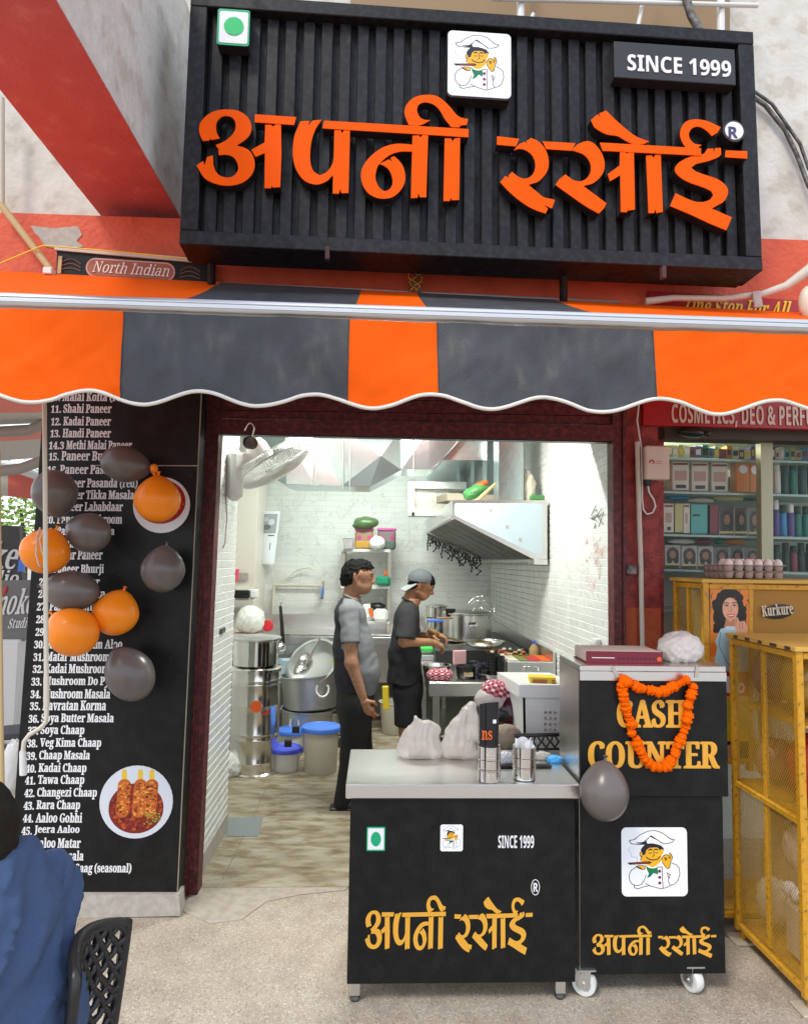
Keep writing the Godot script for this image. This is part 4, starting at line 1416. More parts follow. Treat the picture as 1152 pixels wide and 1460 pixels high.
# ---------- the cosmetics shop next door ----------
func build_neighbour() -> void:
	var s := thing("red_shop_sign", "red sign reading cosmetics deo and perfume under the awning", "sign", at(1060, 607, 3.42))
	part(s, "board", _slab([917, 606, 1330, 616, 1330, 470, 917, 455], 3.44, 0.05), mat("sign_red", lin(0.36, 0.008, 0.014), 0.4))
	var cream := mat("cream_print", lin(0.62, 0.50, 0.40), 0.5)
	var a := at(957, 602, 3.438)
	var e := at(1182, 607, 3.438)
	write(s, "COSMETICS, DEO & PERFUME", font(), cream, a - Vector3(0, 0.02, 0), (e - a).normalized(), Vector3.UP, (e - a).length(), 0.118, 0.004)
	part(s, "upper_board", _slab([925, 460, 1330, 475, 1330, 440, 925, 415], 3.42, 0.05), mat("sign_red", Color.RED))
	write(s, "One Stop For All", font(true, true, true), mats.yellow_print, at(972, 456, 3.418), Vector3(1, -0.02, 0).normalized(), Vector3.UP, 0.56, 0.13, 0.004, "slogan", 0.3)
	# shop front: frame, glass, room behind
	var f := thing("cosmetics_display", "glass display front of the cosmetics shop behind the yellow racks", "shop front", at(1050, 980, 3.6))
	part(f, "head_beam", _slab([947, 625, 1330, 632, 1330, 600, 947, 600], 3.52, 0.12), mat("dull_brown", lin(0.06, 0.04, 0.03), 0.6))
	part(f, "mullion", _slab([1089, 1100, 1104, 1100, 1101, 626, 1084, 626], 3.60, 0.05), mat("pale_green", lin(0.42, 0.45, 0.30), 0.5))
	part(f, "jamb", _slab([934, 1100, 946, 1100, 946, 626, 934, 626], 3.58, 0.06), mats.column_red)
	var m := MB.new()
	m.solid([at(946, 1100, 3.62), at(1330, 1100, 3.62), at(1330, 629, 3.62), at(946, 629, 3.62)], Vector3(0, 0, -0.006))
	part(f, "pane", m, mats.glass_green)
	var shop := mat("shop_wall", lin(0.40, 0.42, 0.36), 0.7)
	part(f, "back_panel", _box(Vector3(1.30, 0, -4.12), Vector3(4.0, 2.9, -4.2)), shop)
	part(f, "side_panel", _box(Vector3(3.4, 0, -3.6), Vector3(3.5, 2.9, -4.12)), shop)
	part(f, "ceiling_panel", _box(Vector3(1.25, 2.42, -3.56), Vector3(3.5, 2.46, -4.12)), shop)
	var glassy := mat("shelf_edge", lin(0.30, 0.42, 0.38), 0.2)
	for y in [653, 701, 762, 812, 870]:
		m = MB.new()
		var p0 := at(946, y - 1, 3.70)
		var p1 := at(1330, y + 9, 3.70)
		m.solid([p0 - Vector3(0.06, 0.012, 0), p1 - Vector3(0, 0.012, 0), p1, p0 - Vector3(0.06, 0, 0)], Vector3(0, 0, -0.35))
		part(f, "shelf", m, glassy)
	# lamp over the display
	var lamp := thing("display_lamp", "lit white ceiling lamp in the cosmetics shop", "lamp", at(995, 631, 3.85))
	m = MB.new()
	m.box(Vector3(1.78, 2.395, -3.86), Vector3(0.26, 0.03, 0.07), Basis.IDENTITY, 0.004)
	part(lamp, "housing", m, mats.white_plastic)
	m = MB.new()
	m.box(Vector3(1.78, 2.377, -3.86), Vector3(0.24, 0.006, 0.055))
	var glow := mat("display_glow", Color.WHITE, 0.5)
	glow.emission_enabled = true
	glow.emission = Color(1.0, 0.97, 0.90)
	glow.emission_energy_multiplier = 2.0
	part(lamp, "diffuser", m, glow)
	area_light(lamp, Vector3(1.78, 2.37, -3.86), Vector2(0.24, 0.06), 0.6, Color(1.0, 0.97, 0.88))
	# goods
	var names := "goods behind the cosmetics shop glass"
	var cols := {"w": lin(0.62, 0.60, 0.52), "o": lin(0.62, 0.20, 0.02), "t": lin(0.08, 0.42, 0.38), "d": lin(0.02, 0.05, 0.055), "m": lin(0.22, 0.03, 0.06), "g": lin(0.02, 0.16, 0.13), "p": lin(0.10, 0.05, 0.22), "b": lin(0.03, 0.22, 0.45), "k": lin(0.02, 0.02, 0.02), "y": lin(0.5, 0.48, 0.2)}
	for k in cols:
		mat("goods_" + k, cols[k], 0.45)
	for r in [[958.5, 981.6, 658, 699, "w", "white carton with dark label, one of three on the top shelf"], [986, 1009, 659, 700, "w", "white carton with dark label, one of three on the top shelf"], [1014, 1037, 660, 701, "w", "white carton with dark label, one of three on the top shelf"], [1049.5, 1068, 655, 702, "o", "orange carton with round white badge on the top shelf"], [1069, 1084, 656, 702, "o", "orange carton with plain white panel on the top shelf"], [946, 960, 718, 759, "w", "white carton with rows of dots on the middle shelf"], [962, 973, 718, 759, "y", "olive carton between two white cartons on the middle shelf"], [974, 983, 718, 760, "w", "narrow white carton beside the teal carton"], [985, 1008, 719, 761, "t", "teal carton on the middle shelf"], [1012, 1023, 720, 761, "m", "maroon carton beside the teal carton"]]:
		var c := thing("carton", r[5], "carton", at((r[0] + r[1]) / 2, r[3], 3.80), names)
		part(c, "box", _slab([r[0], r[3], r[1], r[3], r[1], r[2], r[0], r[2]], 3.78, 0.07), mat("goods_" + r[4], cols[r[4]], 0.45))
		if r[4] == "w":
			part(c, "band", _slab([r[0] + 1, r[2] + 5, r[1] - 1, r[2] + 5, r[1] - 1, r[2] + 2, r[0] + 1, r[2] + 2], 3.778, 0.001), mat("goods_m", Color.RED))
			part(c, "label_patch", _slab([r[0] + 5, r[3] - 3, r[1] - 4, r[3] - 3, r[1] - 4, r[3] - 8, r[0] + 5, r[3] - 8], 3.778, 0.001), mat("goods_k", cols["k"], 0.5))
			part(c, "picture", _slab([r[0] + 3, r[3] - 14, r[1] - 3, r[3] - 14, r[1] - 3, r[3] - 28, r[0] + 3, r[3] - 28], 3.778, 0.001), mat("goods_pinkish", lin(0.45, 0.30, 0.24), 0.5))
		elif r[4] == "o":
			m = MB.new()
			m.prism(disc(Vector2.ZERO, 0.024, 0.026), Transform3D(Basis.IDENTITY, at((r[0] + r[1]) / 2, r[2] + 14, 3.779)), 0.0, 0.002)
			part(c, "badge", m, mats.white_print)
		elif r[4] == "t":
			part(c, "title_strip", _slab([r[0] + 2, r[2] + 17, r[1] - 10, r[2] + 17, r[1] - 10, r[2] + 14, r[0] + 2, r[2] + 14], 3.778, 0.001), mat("goods_k", Color.BLACK))
	# hair colour boxes: a printed head on each
	var hp := []
	for v in 3:
		var p := Print.new(96, 160, [Color(0.30, 0.20, 0.17), Color(0.42, 0.40, 0.38), Color(0.62, 0.60, 0.56)][v])
		p.oval(50, 62, 40, 46, Color(0.09, 0.06, 0.05))
		p.oval(30, 95, 18, 34, Color(0.09, 0.06, 0.05))
		p.oval(72, 95, 18, 34, Color(0.09, 0.06, 0.05))
		p.oval(50, 66, 20, 27, Color(0.62, 0.42, 0.33))
		p.oval(42, 60, 4, 2, Color(0.15, 0.08, 0.07))
		p.oval(58, 60, 4, 2, Color(0.15, 0.08, 0.07))
		p.oval(50, 80, 7, 3, Color(0.5, 0.15, 0.15))
		p.box(0, 128, 96, 12, Color(0.75, 0.72, 0.45))
		p.box(0, 140, 96, 20, Color(0.22, 0.16, 0.16))
		hp.append(print_mat("hair_print_%d" % v, p, 0.4))
	var hb := [[1025, 1046, 723, 766, 0], [1047, 1065, 724, 766, 0], [1066, 1084, 724, 767, 1], [947, 969, 777, 810, 2], [971, 993, 778, 811, 2], [994, 1016, 779, 811, 2], [1018, 1039, 780, 812, 1], [1041, 1060, 780, 812, 1], [1062, 1083, 781, 813, 1]]
	for i in hb.size():
		var r: Array = hb[i]
		var lb: String = "dark hair colour box with a portrait on the middle shelf" if i < 3 else ("pale hair colour box with a portrait on the bottom shelf" if i < 6 else "greyish hair colour box with a portrait behind the egg trays")
		var c := thing("hair_colour_box", lb, "carton", at((r[0] + r[1]) / 2, r[3], 3.80), names)
		part(c, "box", _slab([r[0], r[3], r[1], r[3], r[1], r[2], r[0], r[2]], 3.78, 0.06), mats.white_plastic)
		m = MB.new()
		m.quad(at(r[0] + 0.5, r[3], 3.777), at(r[1] - 0.5, r[3], 3.777), at(r[1] - 0.5, r[2], 3.777), at(r[0] + 0.5, r[2], 3.777), Vector3.BACK)
		part(c, "portrait", m, hp[r[4]])
	# bottles right of the mullion
	var bt := [[1107, 657, 704, "w"], [1118, 658, 704, "d"], [1130, 658, 705, "g"], [1143, 659, 705, "d"], [1156, 658, 705, "g"], [1106, 713, 764, "p"], [1116, 720, 764, "b"], [1127, 719, 764, "p"], [1137, 722, 765, "g"], [1149, 722, 765, "g"], [1161, 722, 765, "t"], [1107, 777, 814, "d"], [1120, 774, 814, "k"], [1131, 778, 815, "m"], [1142, 774, 815, "k"], [1154, 775, 815, "d"]]
	var words := {"w": "white", "d": "dark teal", "g": "green", "p": "violet", "b": "blue", "t": "teal", "k": "black", "m": "wine red"}
	for i in bt.size():
		var r: Array = bt[i]
		var lv: String = "top" if r[2] < 720 else ("middle" if r[2] < 780 else "bottom")
		var lo := at(r[0], r[2], 3.82)
		var h := at(r[0], r[1], 3.82).y - lo.y
		var c := thing("spray_bottle", "%s capped spray bottle on the %s shelf right of the pale mullion" % [words[r[3]], lv], "bottle", lo, names)
		m = MB.new()
		m.lathe([Vector2(0, 0), Vector2(0.020, 0.0), Vector2(0.021, 0.004), Vector2(0.021, h * 0.66), Vector2(0.016, h * 0.72), Vector2(0.016, h * 0.73)], lo, 14)
		part(c, "body", m, mat("goods_" + r[3], cols[r[3]], 0.3))
		m = MB.new()
		m.lathe([Vector2(0.017, h * 0.73), Vector2(0.018, h * 0.74), Vector2(0.017, h * 0.98), Vector2(0.014, h), Vector2(0, h)], lo, 14)
		part(c, "cap", m, mats.white_plastic if r[3] in ["p", "w"] else mat("goods_k", Color.BLACK))
	# crowded small cartons on the highest shelf
	rng.seed = 55
	var tint := {"white": "w", "orange": "o", "teal": "t", "maroon": "m", "green": "g", "violet": "p", "blue": "b", "olive": "y"}
	var keys := tint.keys()
	for lv in [[653, 17]]:
		var x := 948.0
		while x < 1150.0:
			var wpx := rng.randf_range(6.0, 12.0)
			var hpx: float = lv[1] * rng.randf_range(0.75, 1.12)
			var kn: String = keys[rng.randi() % 8]
			var yb: float = lv[0] + (x - 946.0) * 0.02 - 1.0
			var cb := thing("carton", "small %s carton in the crowded row on the highest glass shelf" % kn, "carton", at(x + wpx / 2, yb, 3.79), names)
			part(cb, "box", _slab([x, yb, x + wpx - 0.6, yb, x + wpx - 0.6, yb - hpx, x, yb - hpx], 3.78, 0.06), mats["goods_" + tint[kn]])
			part(cb, "printed_panel", _slab([x + 1.2, yb - hpx * 0.25, x + wpx - 1.8, yb - hpx * 0.25, x + wpx - 1.8, yb - hpx * rng.randf_range(0.6, 0.85), x + 1.2, yb - hpx * 0.7], 3.778, 0.001), [mats.white_print, mats.goods_k, mats.yellow_print, mats.goods_m][rng.randi() % 4])
			x += wpx
	# clutter under the shelves: low flat packets
	for r in [[950, 984, 705, 712, "b"], [980, 1018, 706, 716, "w"], [1016, 1060, 706, 713, "y"], [1058, 1083, 706, 712, "d"], [950, 990, 766, 774, "w"], [992, 1016, 767, 774, "m"], [1018, 1030, 766, 774, "g"], [1031, 1062, 767, 775, "o"]]:
		m = MB.new()
		var o := at((r[0] + r[1]) / 2.0, r[3] - 2.0, 3.86)
		m.ball(o, Vector3((r[1] - r[0]) / 2.0 * 0.0042, 0.018, 0.03), Basis.IDENTITY, 12, 8)
		single("packet", m, mat("goods_" + r[4], cols[r[4]], 0.4), {"b": "flat blue packet under the top glass shelf", "w": "puffy white packet lying under a glass shelf", "y": "olive packet lying under the top glass shelf", "d": "dark packet lying under the top glass shelf", "m": "maroon packet lying on the bottom cartons", "g": "green packet lying on the bottom cartons", "o": "orange packet lying on the bottom cartons"}[r[4]], "packet", names)
	# wireless box on the pillar
	var w := thing("wireless_box", "white wall box with small red swirl on the red pillar", "box", at(933, 660, 3.43))
	m = MB.new()
	var wa := at(918, 684, 3.43)
	var wb := at(951, 637, 3.43)
	m.box((wa + wb) / 2, Vector3(wb.x - wa.x, wb.y - wa.y, 0.05), Basis.IDENTITY, 0.006)
	part(w, "case", m, mat("router_white", lin(0.62, 0.53, 0.46), 0.45))
	m = MB.new()
	var sw := []
	for k in 12:
		var an := -1.2 + 4.9 * k / 11.0
		sw.append(at(929, 659, 3.403) + Vector3(cos(an) * 0.011, sin(an) * 0.010, 0))
	m.tube(sw, [0.001, 0.0016, 0.0022, 0.0028, 0.003, 0.0034, 0.0036, 0.0036, 0.0034, 0.003, 0.0024, 0.001], 6)
	part(w, "swirl", m, mats.red_plastic)
	for k in 2:
		m = MB.new()
		m.box(at(939, 658 + k * 3, 3.404), Vector3(0.034, 0.003, 0.001))
		part(w, "small_print", m, mat("faint_red", lin(0.45, 0.16, 0.14), 0.5))
	m = MB.new()
	m.box(at(923, 688, 3.43), Vector3(0.03, 0.035, 0.03), Basis.IDENTITY, 0.004)
	part(w, "plug", m, mats.black_plastic)
	m = MB.new()
	var wire := []
	for p in [[923, 691], [925, 702], [932, 713], [934, 722], [930, 731], [922, 733], [917, 727], [915, 712], [915, 690], [914, 640], [908, 600], [912, 560]]:
		wire.append(at(p[0], p[1], 3.44))
	m.tube(wire, 0.0045, 6)
	part(w, "wire", m, mats.white_plastic)
	m = MB.new()
	m.tube([at(908, 630, 3.44), at(911, 740, 3.44), at(913, 800, 3.44), at(916, 950, 3.44)], 0.013, 8)
	single("wall_conduit", m, mats.pipe_white, "dirty white conduit running down the red pillar", "pipe")
	m = MB.new()
	m.box(at(899, 812, 3.44), Vector3(0.05, 0.05, 0.04), Basis.IDENTITY, 0.004)
	single("door_latch", m, mats.soot, "dark iron latch on the red pillar beside the door post", "latch")
	m = MB.new()
	var arm := at(985, 618, 3.46)
	m.ball(arm, Vector3(0.075, 0.022, 0.05), Basis(Vector3.BACK, -0.1), 14, 8)
	m.ball(arm + Vector3(0.075, -0.005, 0.02), Vector3(0.022, 0.016, 0.02), Basis.IDENTITY, 10, 6)
	single("dome_camera", m, mats.black_plastic, "black camera fixed under the red cosmetics sign", "camera")

func area_light(parent: Node3D, o: Vector3, size: Vector2, energy: float, col: Color) -> void:
	var l := AreaLight3D.new()
	l.name = "light"
	l.area_size = size
	l.light_energy = energy
	l.light_color = col
	l.shadow_enabled = true
	parent.add_child(l, true)
	l.position = o - wpos(parent)
	l.rotation = Vector3(-PI / 2, 0, 0)

# ---------- the kitchen room ----------
func tiled(called: String, core: MB, o: Vector3, ux: Vector3, out: Vector3, w: float, h: float, tw: float, th: float, limit: int, skip_y := 0.0) -> void:
	var wall := setting(called, core, mats.grout)
	var variants := []
	for k in 5:
		var m := MB.new()
		var t := Basis(ux, Vector3.UP, out)
		var tip := Basis(Vector3.UP, 0.004 * sin(k * 2.1)) * Basis(Vector3.RIGHT, 0.10 + 0.012 * cos(k * 1.3))
		m.box(Vector3.ZERO, Vector3(tw - 0.002, th - 0.003, 0.007), t * tip, 0.002)
		variants.append(m)
	var meshes := []
	for m in variants:
		meshes.append(m.mesh())
	var rows := int(h / th)
	var cols := int(ceil(w / tw))
	var count := 0
	var rest := MB.new()
	var order := []
	for r in rows:
		var y := (r + 0.5) * th
		if y < skip_y:
			continue
		for c in cols:
			order.append([c, r])
	order.sort_custom(func(a, b): return a[0] < b[0] if a[0] != b[0] else a[1] < b[1])
	for q in order:
		var x: float = (q[0] + 0.5) * tw
		var p: Vector3 = o + ux * min(x, w - tw * 0.5) + Vector3.UP * ((q[1] + 0.5) * th) + out * 0.001
		var v: int = (q[0] * 7 + q[1] * 3 + q[0] * q[1]) % 5
		if count < limit:
			var n := MeshInstance3D.new()
			n.name = "tile"
			n.mesh = meshes[v]
			n.material_override = mats.tile
			n.position = p
			wall.add_child(n, true)
		else:
			var src: MB = variants[v]
			for i in src.v.size():
				rest.v.append(src.v[i] + p); rest.n.append(src.n[i]); rest.t.append(src.t[i]); rest.c.append(Color.WHITE)
		count += 1
	if rest.v.size() > 0:
		var s := part(wall, "further_tiles", rest, mats.tile)
		s.set_meta("kind", "stuff")

func build_kitchen() -> void:
	var XL := -0.885
	var XR := 1.235
	var ZB := 7.30
	tiled("wall_left", _box(Vector3(XL - 0.044, 0.0, -3.56), Vector3(XL, 2.95, -4.27)), Vector3(XL, 0.10, -3.54), Vector3(0, 0, -1), Vector3.RIGHT, 0.73, 2.84, 0.146, 0.0465, 320)
	tiled("wall_right", _box(Vector3(XR, 0.0, -3.54), Vector3(XR + 0.05, 2.95, -ZB)), Vector3(XR, 0.0, -3.54), Vector3(0, 0, -1), Vector3.LEFT, 3.74, 2.95, 0.25, 0.0465, 300, 0.82)
	tiled("wall_back", _box(Vector3(-1.47, 0.0, -ZB), Vector3(XR + 0.05, 2.95, -ZB - 0.05)), Vector3(-1.46, 0.0, -ZB), Vector3.RIGHT, Vector3.BACK, 2.69, 2.95, 0.30, 0.060, 300, 0.8)
	setting("wall_return", _box(Vector3(XL - 0.02, 0.0, -4.272), Vector3(-1.47, 2.95, -4.32)), mats.grout)
	setting("wall_recess", _box(Vector3(-1.47, 0.0, -4.32), Vector3(-1.42, 2.95, -ZB)), mats.tile)
	var cl := _box(Vector3(-1.47, 2.95, -3.62), Vector3(1.285, 3.0, -ZB - 0.05))
	setting("ceiling", cl, mat("ceiling_white", lin(0.72, 0.74, 0.72), 0.8))
	# skirting along the left wall, pier in the corner
	setting("skirting", _box(Vector3(XL, 0.005, -3.56), Vector3(XL + 0.012, 0.105, -4.25)), mats.plinth)
	var pa := at(337, 760, 6.7)
	var pb := at(366, 760, 6.7)
	setting("pier", _box(Vector3(pa.x, 0, -6.7), Vector3(pb.x, 2.95, -7.29), 0.004), mat("pier_cream", lin(0.76, 0.70, 0.62), 0.3))
	# floor plate
	var m := MB.new()
	m.solid([gnd(322, 1192, 0.009), gnd(368, 1192, 0.009), gnd(376, 1164, 0.009), gnd(324, 1166, 0.009)], Vector3(0, -0.006, 0))
	single("floor_plate", m, mat("plate_grey", lin(0.22, 0.25, 0.26), 0.35), "smooth grey plate lying on the stained kitchen floor", "plate")
	# ceiling lamps, above the picture: their light fills the room
	for q in [[0.0, -4.25, 3.8], [0.1, -5.9, 2.4]]:
		var l := thing("tube_lamp", "white tube lamp on the kitchen ceiling %s" % ("over the doorway" if q[1] > -5 else "over the sink"), "lamp", Vector3(q[0], 2.94, q[1]), "kitchen ceiling lamps")
		m = MB.new()
		m.box(Vector3(q[0], 2.93, q[1]), Vector3(1.22, 0.036, 0.05), Basis.IDENTITY, 0.004)
		part(l, "batten", m, mats.white_plastic)
		m = MB.new()
		m.tube([Vector3(q[0] - 0.58, 2.895, q[1]), Vector3(q[0] + 0.58, 2.895, q[1])], 0.014, 10)
		var glow := mat("tube_glow", Color.WHITE, 0.5)
		glow.emission_enabled = true
		glow.emission = Color(0.93, 1.0, 0.97)
		glow.emission_energy_multiplier = 3.0
		part(l, "tube", m, glow)
		area_light(l, Vector3(q[0], 2.872, q[1]), Vector2(1.16, 0.05), q[2], Color(0.98, 1.0, 0.96))
	# ---- sheet metal duct under the ceiling
	var d := thing("air_duct", "large galvanised air duct with bent elbow under the kitchen ceiling", "duct", at(480, 692, 5.3))
	var zd := 5.3
	var out := [[330, 560], [345, 622], [352, 640], [362, 655], [374, 668], [388, 680], [404, 689], [414, 692], [470, 693], [527, 694], [550, 682], [573, 669.5], [590, 669], [612, 669], [622, 664], [631, 655], [650, 634], [668, 612], [690, 560]]
	var poly := PackedVector2Array()
	for p in out:
		var g := at(p[0], p[1], zd)
		poly.append(Vector2(g.x, g.y))
	m = MB.new()
	m.prism(poly, Transform3D(Basis.IDENTITY, Vector3(0, 0, -zd)), -0.42, -0.003)
	part(d, "body", m, mats.galvanised)
	# face sheets with folded creases: pixel corners and how far each stands proud
	var V := {"a": [448, 612, 0.0], "b": [490, 612, 0.035], "c": [572, 612, 0.0], "d": [612, 612, 0.03], "e": [664, 612, 0.0], "f": [448, 692, 0.004], "g": [487, 693, 0.0], "h": [527, 693.5, 0.0], "i": [572, 669.5, 0.0], "j": [612, 668.5, 0.0], "k": [631, 655, 0.0], "m": [543, 650, 0.06], "n": [342, 612, 0.0], "o": [406, 612, 0.03], "p": [409, 690, 0.02], "q": [386, 678, 0.0], "r": [362, 655, 0.0]}
	for q in ["abg", "agf", "bmg", "gmh", "bcm", "cim", "mih", "cdi", "dji", "dekj", "noqr", "opq", "oafp"]:
		m = MB.new()
		var pts := []
		for ch in q:
			pts.append(at(V[ch][0], V[ch][1], zd - 0.002 - V[ch][2]))
		m.flat(pts[0], pts[1], pts[2], Vector3.BACK)
		if pts.size() == 4:
			m.flat(pts[0], pts[2], pts[3], Vector3.BACK)
		part(d, "face_sheet", m, mats.galvanised)
	for x in [[448, 692], [573, 669]]:
		m = MB.new()
		m.solid([at(x[0] - 1, x[1], zd - 0.016), at(x[0] + 1, x[1], zd - 0.016), at(x[0] + 1, 610, zd - 0.016), at(x[0] - 1, 610, zd - 0.016)], Vector3(0, 0, -0.018))
		part(d, "seam", m, mats.galvanised)
	for x in [450, 489, 499, 590]:
		m = MB.new()
		m.tube([at(x, 560, zd - 0.04), at(x - 0.5, 672 if x == 590 else 697, zd - 0.04)], 0.004, 6)
		m.tube([at(x - 0.5, 670 if x == 590 else 696, zd - 0.05), at(x - 0.5, 671 if x == 590 else 697, zd + 0.1)], 0.006, 4)
		part(d, "hanger_rod", m, mats.aluminium)
	# return run going back over the hood, with three flues down to it
	m = MB.new()
	m.solid([at(628, 656, 5.5), at(700, 656, 5.5), at(700, 600, 5.5), at(628, 600, 5.5)], Vector3(0, 0, -1.5))
	part(d, "return_run", m, mats.galvanised)
	for f in [[711, 746, 720, 4.9], [694, 711, 720, 5.35], [676, 692, 712, 5.9], [655, 676, 706, 6.5]]:
		m = MB.new()
		m.solid([at(f[0], f[2], f[3]), at(f[1], f[2], f[3]), at(f[1], 570, f[3]), at(f[0], 570, f[3])], Vector3(0, 0, -0.22))
		part(d, "flue", m, mats.galvanised)
	# ---- hood along the right wall
	var h := thing("range_hood", "steel range hood with white film on its end over the stove", "hood", at(720, 790, 4.8))
	var zh := 4.75
	var prof := PackedVector2Array()
	for p in [[645, 713], [780, 713], [780, 797], [760, 797], [645, 738]]:
		var g := at(p[0], p[1], zh)
		prof.append(Vector2(min(g.x, XR - 0.004), g.y))
	var hx := Transform3D(Basis.IDENTITY, Vector3(0, 0, -zh))
	# shell: end plate, top, left lip, back; open below
	m = MB.new()
	m.prism(prof, hx, -0.02, 0.0)
	part(h, "end_plate", m, mats.brushed_steel)
	m = MB.new()
	m.prism(prof, Transform3D(Basis.IDENTITY, Vector3(0, 0, -7.2)), 0.0, 0.02)
	part(h, "end_plate", m, mats.brushed_steel)
	var A := Vector3(prof[0].x, prof[0].y, -zh - 0.02)
	var B := Vector3(prof[4].x, prof[4].y, -zh - 0.02)
	var C := Vector3(prof[3].x, prof[3].y, -zh - 0.02)
	var D := Vector3(prof[2].x, prof[2].y, -zh - 0.02)
	var back := Vector3(0, 0, -2.43)
	m = MB.new()
	m.solid([B, A, A + back, B + back], Vector3(0.012, 0, 0))
	part(h, "side_sheet", m, mats.brushed_steel)
	m = MB.new()
	m.solid([A, Vector3(D.x, A.y, A.z), Vector3(D.x, A.y, A.z) + back, A + back], Vector3(0, -0.012, 0))
	part(h, "top_sheet", m, mats.brushed_steel)
	m = MB.new()
	m.tube([B + Vector3(0, 0, 0.03), B + back], 0.018, 6)
	part(h, "drip_lip", m, mats.brushed_steel)
	m = MB.new()
	m.tube([C + Vector3(0.02, -0.01, 0.03), C + back + Vector3(0.02, -0.01, 0)], 0.02, 6)
	part(h, "drip_lip", m, mats.brushed_steel)
	for k in 6:
		m = MB.new()
		var z0 := -0.02 - 0.4 * k
		m.solid([B + Vector3(0.02, 0.0, z0), C + Vector3(0, 0.0, z0), C + Vector3(0, 0.0, z0 - 0.38), B + Vector3(0.02, 0.0, z0 - 0.38)], Vector3(0.004, 0.012, 0))
		part(h, "filter", m, mats.soot)
	m = MB.new()
	var film := PackedVector2Array()
	for p in [[650, 717.5], [769, 717.5], [773, 721], [773, 791], [764, 791], [652, 737], [648, 734], [648, 720]]:
		var g := at(p[0], p[1], zh)
		film.append(Vector2(g.x, g.y))
	m.prism(film, hx, 0.0, 0.003)
	part(h, "protective_film", m, mat("film_blue", lin(0.50, 0.61, 0.68), 0.25))
	for p in [[699, 727], [723, 751], [741.5, 769]]:
		m = MB.new()
		m.box(at(p[0], p[1], zh - 0.004), Vector3(0.02, 0.022, 0.003))
		part(h, "film_sticker", m, mats.plinth)
	m = MB.new()
	m.box(at(766, 801, zh + 0.1), Vector3(0.10, 0.04, 0.2), Basis.IDENTITY, 0.003)
	part(h, "drip_cup", m, mats.brushed_steel)
	# greasy chains and hooks along the far edge
	var hk := thing("hook_rail", "row of soot black hooks hanging under the hood's far edge", "hooks", at(640, 790, 6.5))
	rng.seed = 12
	for k in 26:
		var t := k / 25.0
		var top := at(lerp(612.0, 682.0, t), lerp(762.0, 794.0, t), lerp(6.6, 5.6, t))
		m = MB.new()
		var ln := rng.randf_range(0.05, 0.16)
		var pts := [top]
		var nn := 5
		for j in nn:
			pts.append(top + Vector3(rng.randf_range(-0.02, 0.02), -ln * (j + 1) / nn, rng.randf_range(-0.02, 0.02)))
		m.tube(pts, 0.006, 5)
		for j in nn:
			m.ball(pts[j + 1], Vector3(0.012, 0.009, 0.010), Basis(Vector3.UP, j * 1.3), 6, 4)
		part(hk, "hook", m, mats.black_plastic)
	m = MB.new()
	m.tube([at(610, 762, 6.6), at(684, 795, 5.6)], 0.012, 6)
	part(hk, "rail", m, mats.soot)
	# ---- cooler box and ledge left of the hood
	var bx := thing("wall_box", "white framed metal box hanging beside the range hood", "box", at(620, 735, 6.3))
	var zb := 6.2
	for q in [[583, 735, 591, 735, 591, 687, 583, 687], [591, 696, 665, 697, 665, 687, 591, 687], [585, 735, 625, 735, 625, 728, 585, 728]]:
		part(bx, "frame", _slab(q, zb, 0.25), mats.white_plastic)
	part(bx, "grille_panel", _slab([591, 729, 640, 729, 640, 696, 591, 696], zb + 0.02, 0.1), mats.plinth)
	m = MB.new()
	m.box(at(665, 712, 5.4), Vector3(0.42, 0.06, 0.3), Basis(Vector3.UP, 0.2), 0.004)
	single("cardboard_tray", m, mat("cardboard", lin(0.42, 0.38, 0.30), 0.8), "flat cardboard tray lying on top of the range hood", "tray")
	m = MB.new()
	m.ball(at(678, 701, 4.95), Vector3(0.10, 0.05, 0.08), Basis(Vector3.BACK, 0.4), 16, 10, func(dd): return 1.0 + 0.12 * sin(dd.x * 9.0) * cos(dd.y * 7.0))
	single("snack_bag", m, mats.green_plastic, "green snack bag with orange top lying on the range hood", "bag")
	m = MB.new()
	m.ball(at(682, 694, 4.97), Vector3(0.085, 0.03, 0.075), Basis(Vector3.BACK, 0.5), 14, 8)
	single("snack_bag", m, mats.orange_print, "orange snack bag lying on the green one", "bag")
	m = MB.new()
	m.tube([at(678, 716, 4.80), at(706, 690, 4.85)], [0.016, 0.012], 8)
	single("wooden_stick", m, mats.pale_wood, "pale wooden stick leaning on the hood's steel flue", "stick")
	m = MB.new()
	m.ball(at(752, 700, 5.0), Vector3(0.06, 0.17, 0.08), Basis.IDENTITY, 14, 10, func(dd): return 1.0 + 0.1 * sin(dd.y * 11.0 + dd.x * 5.0))
	single("dusty_cloth", m, mats.cream_plastic, "dusty cream cloth bundle between flue and tiled wall", "cloth")
	m = MB.new()
	m.box(at(764, 710, 4.95), Vector3(0.10, 0.035, 0.1), Basis.IDENTITY, 0.006)
	single("green_packet", m, mats.green_plastic, "small green packet on the hood beside the wall", "packet")
	# ---- wall fan on the left
	var f := thing("wall_fan", "white wall fan tilted down from the left tiled wall", "fan", at(330, 680, 3.95))
	m = MB.new()
	var fb := at(327, 676, 3.9)
	m.box(Vector3(XL + 0.05, fb.y, -3.95), Vector3(0.09, 0.30, 0.10), Basis.IDENTITY, 0.03)
	part(f, "wall_base", m, mats.white_plastic)
	m = MB.new()
	m.tube([Vector3(XL + 0.06, fb.y + 0.09, -3.95), at(350, 653, 3.98), at(368, 655, 4.0)], [0.04, 0.035, 0.03], 10)
	part(f, "arm", m, mats.white_plastic)
	m = MB.new()
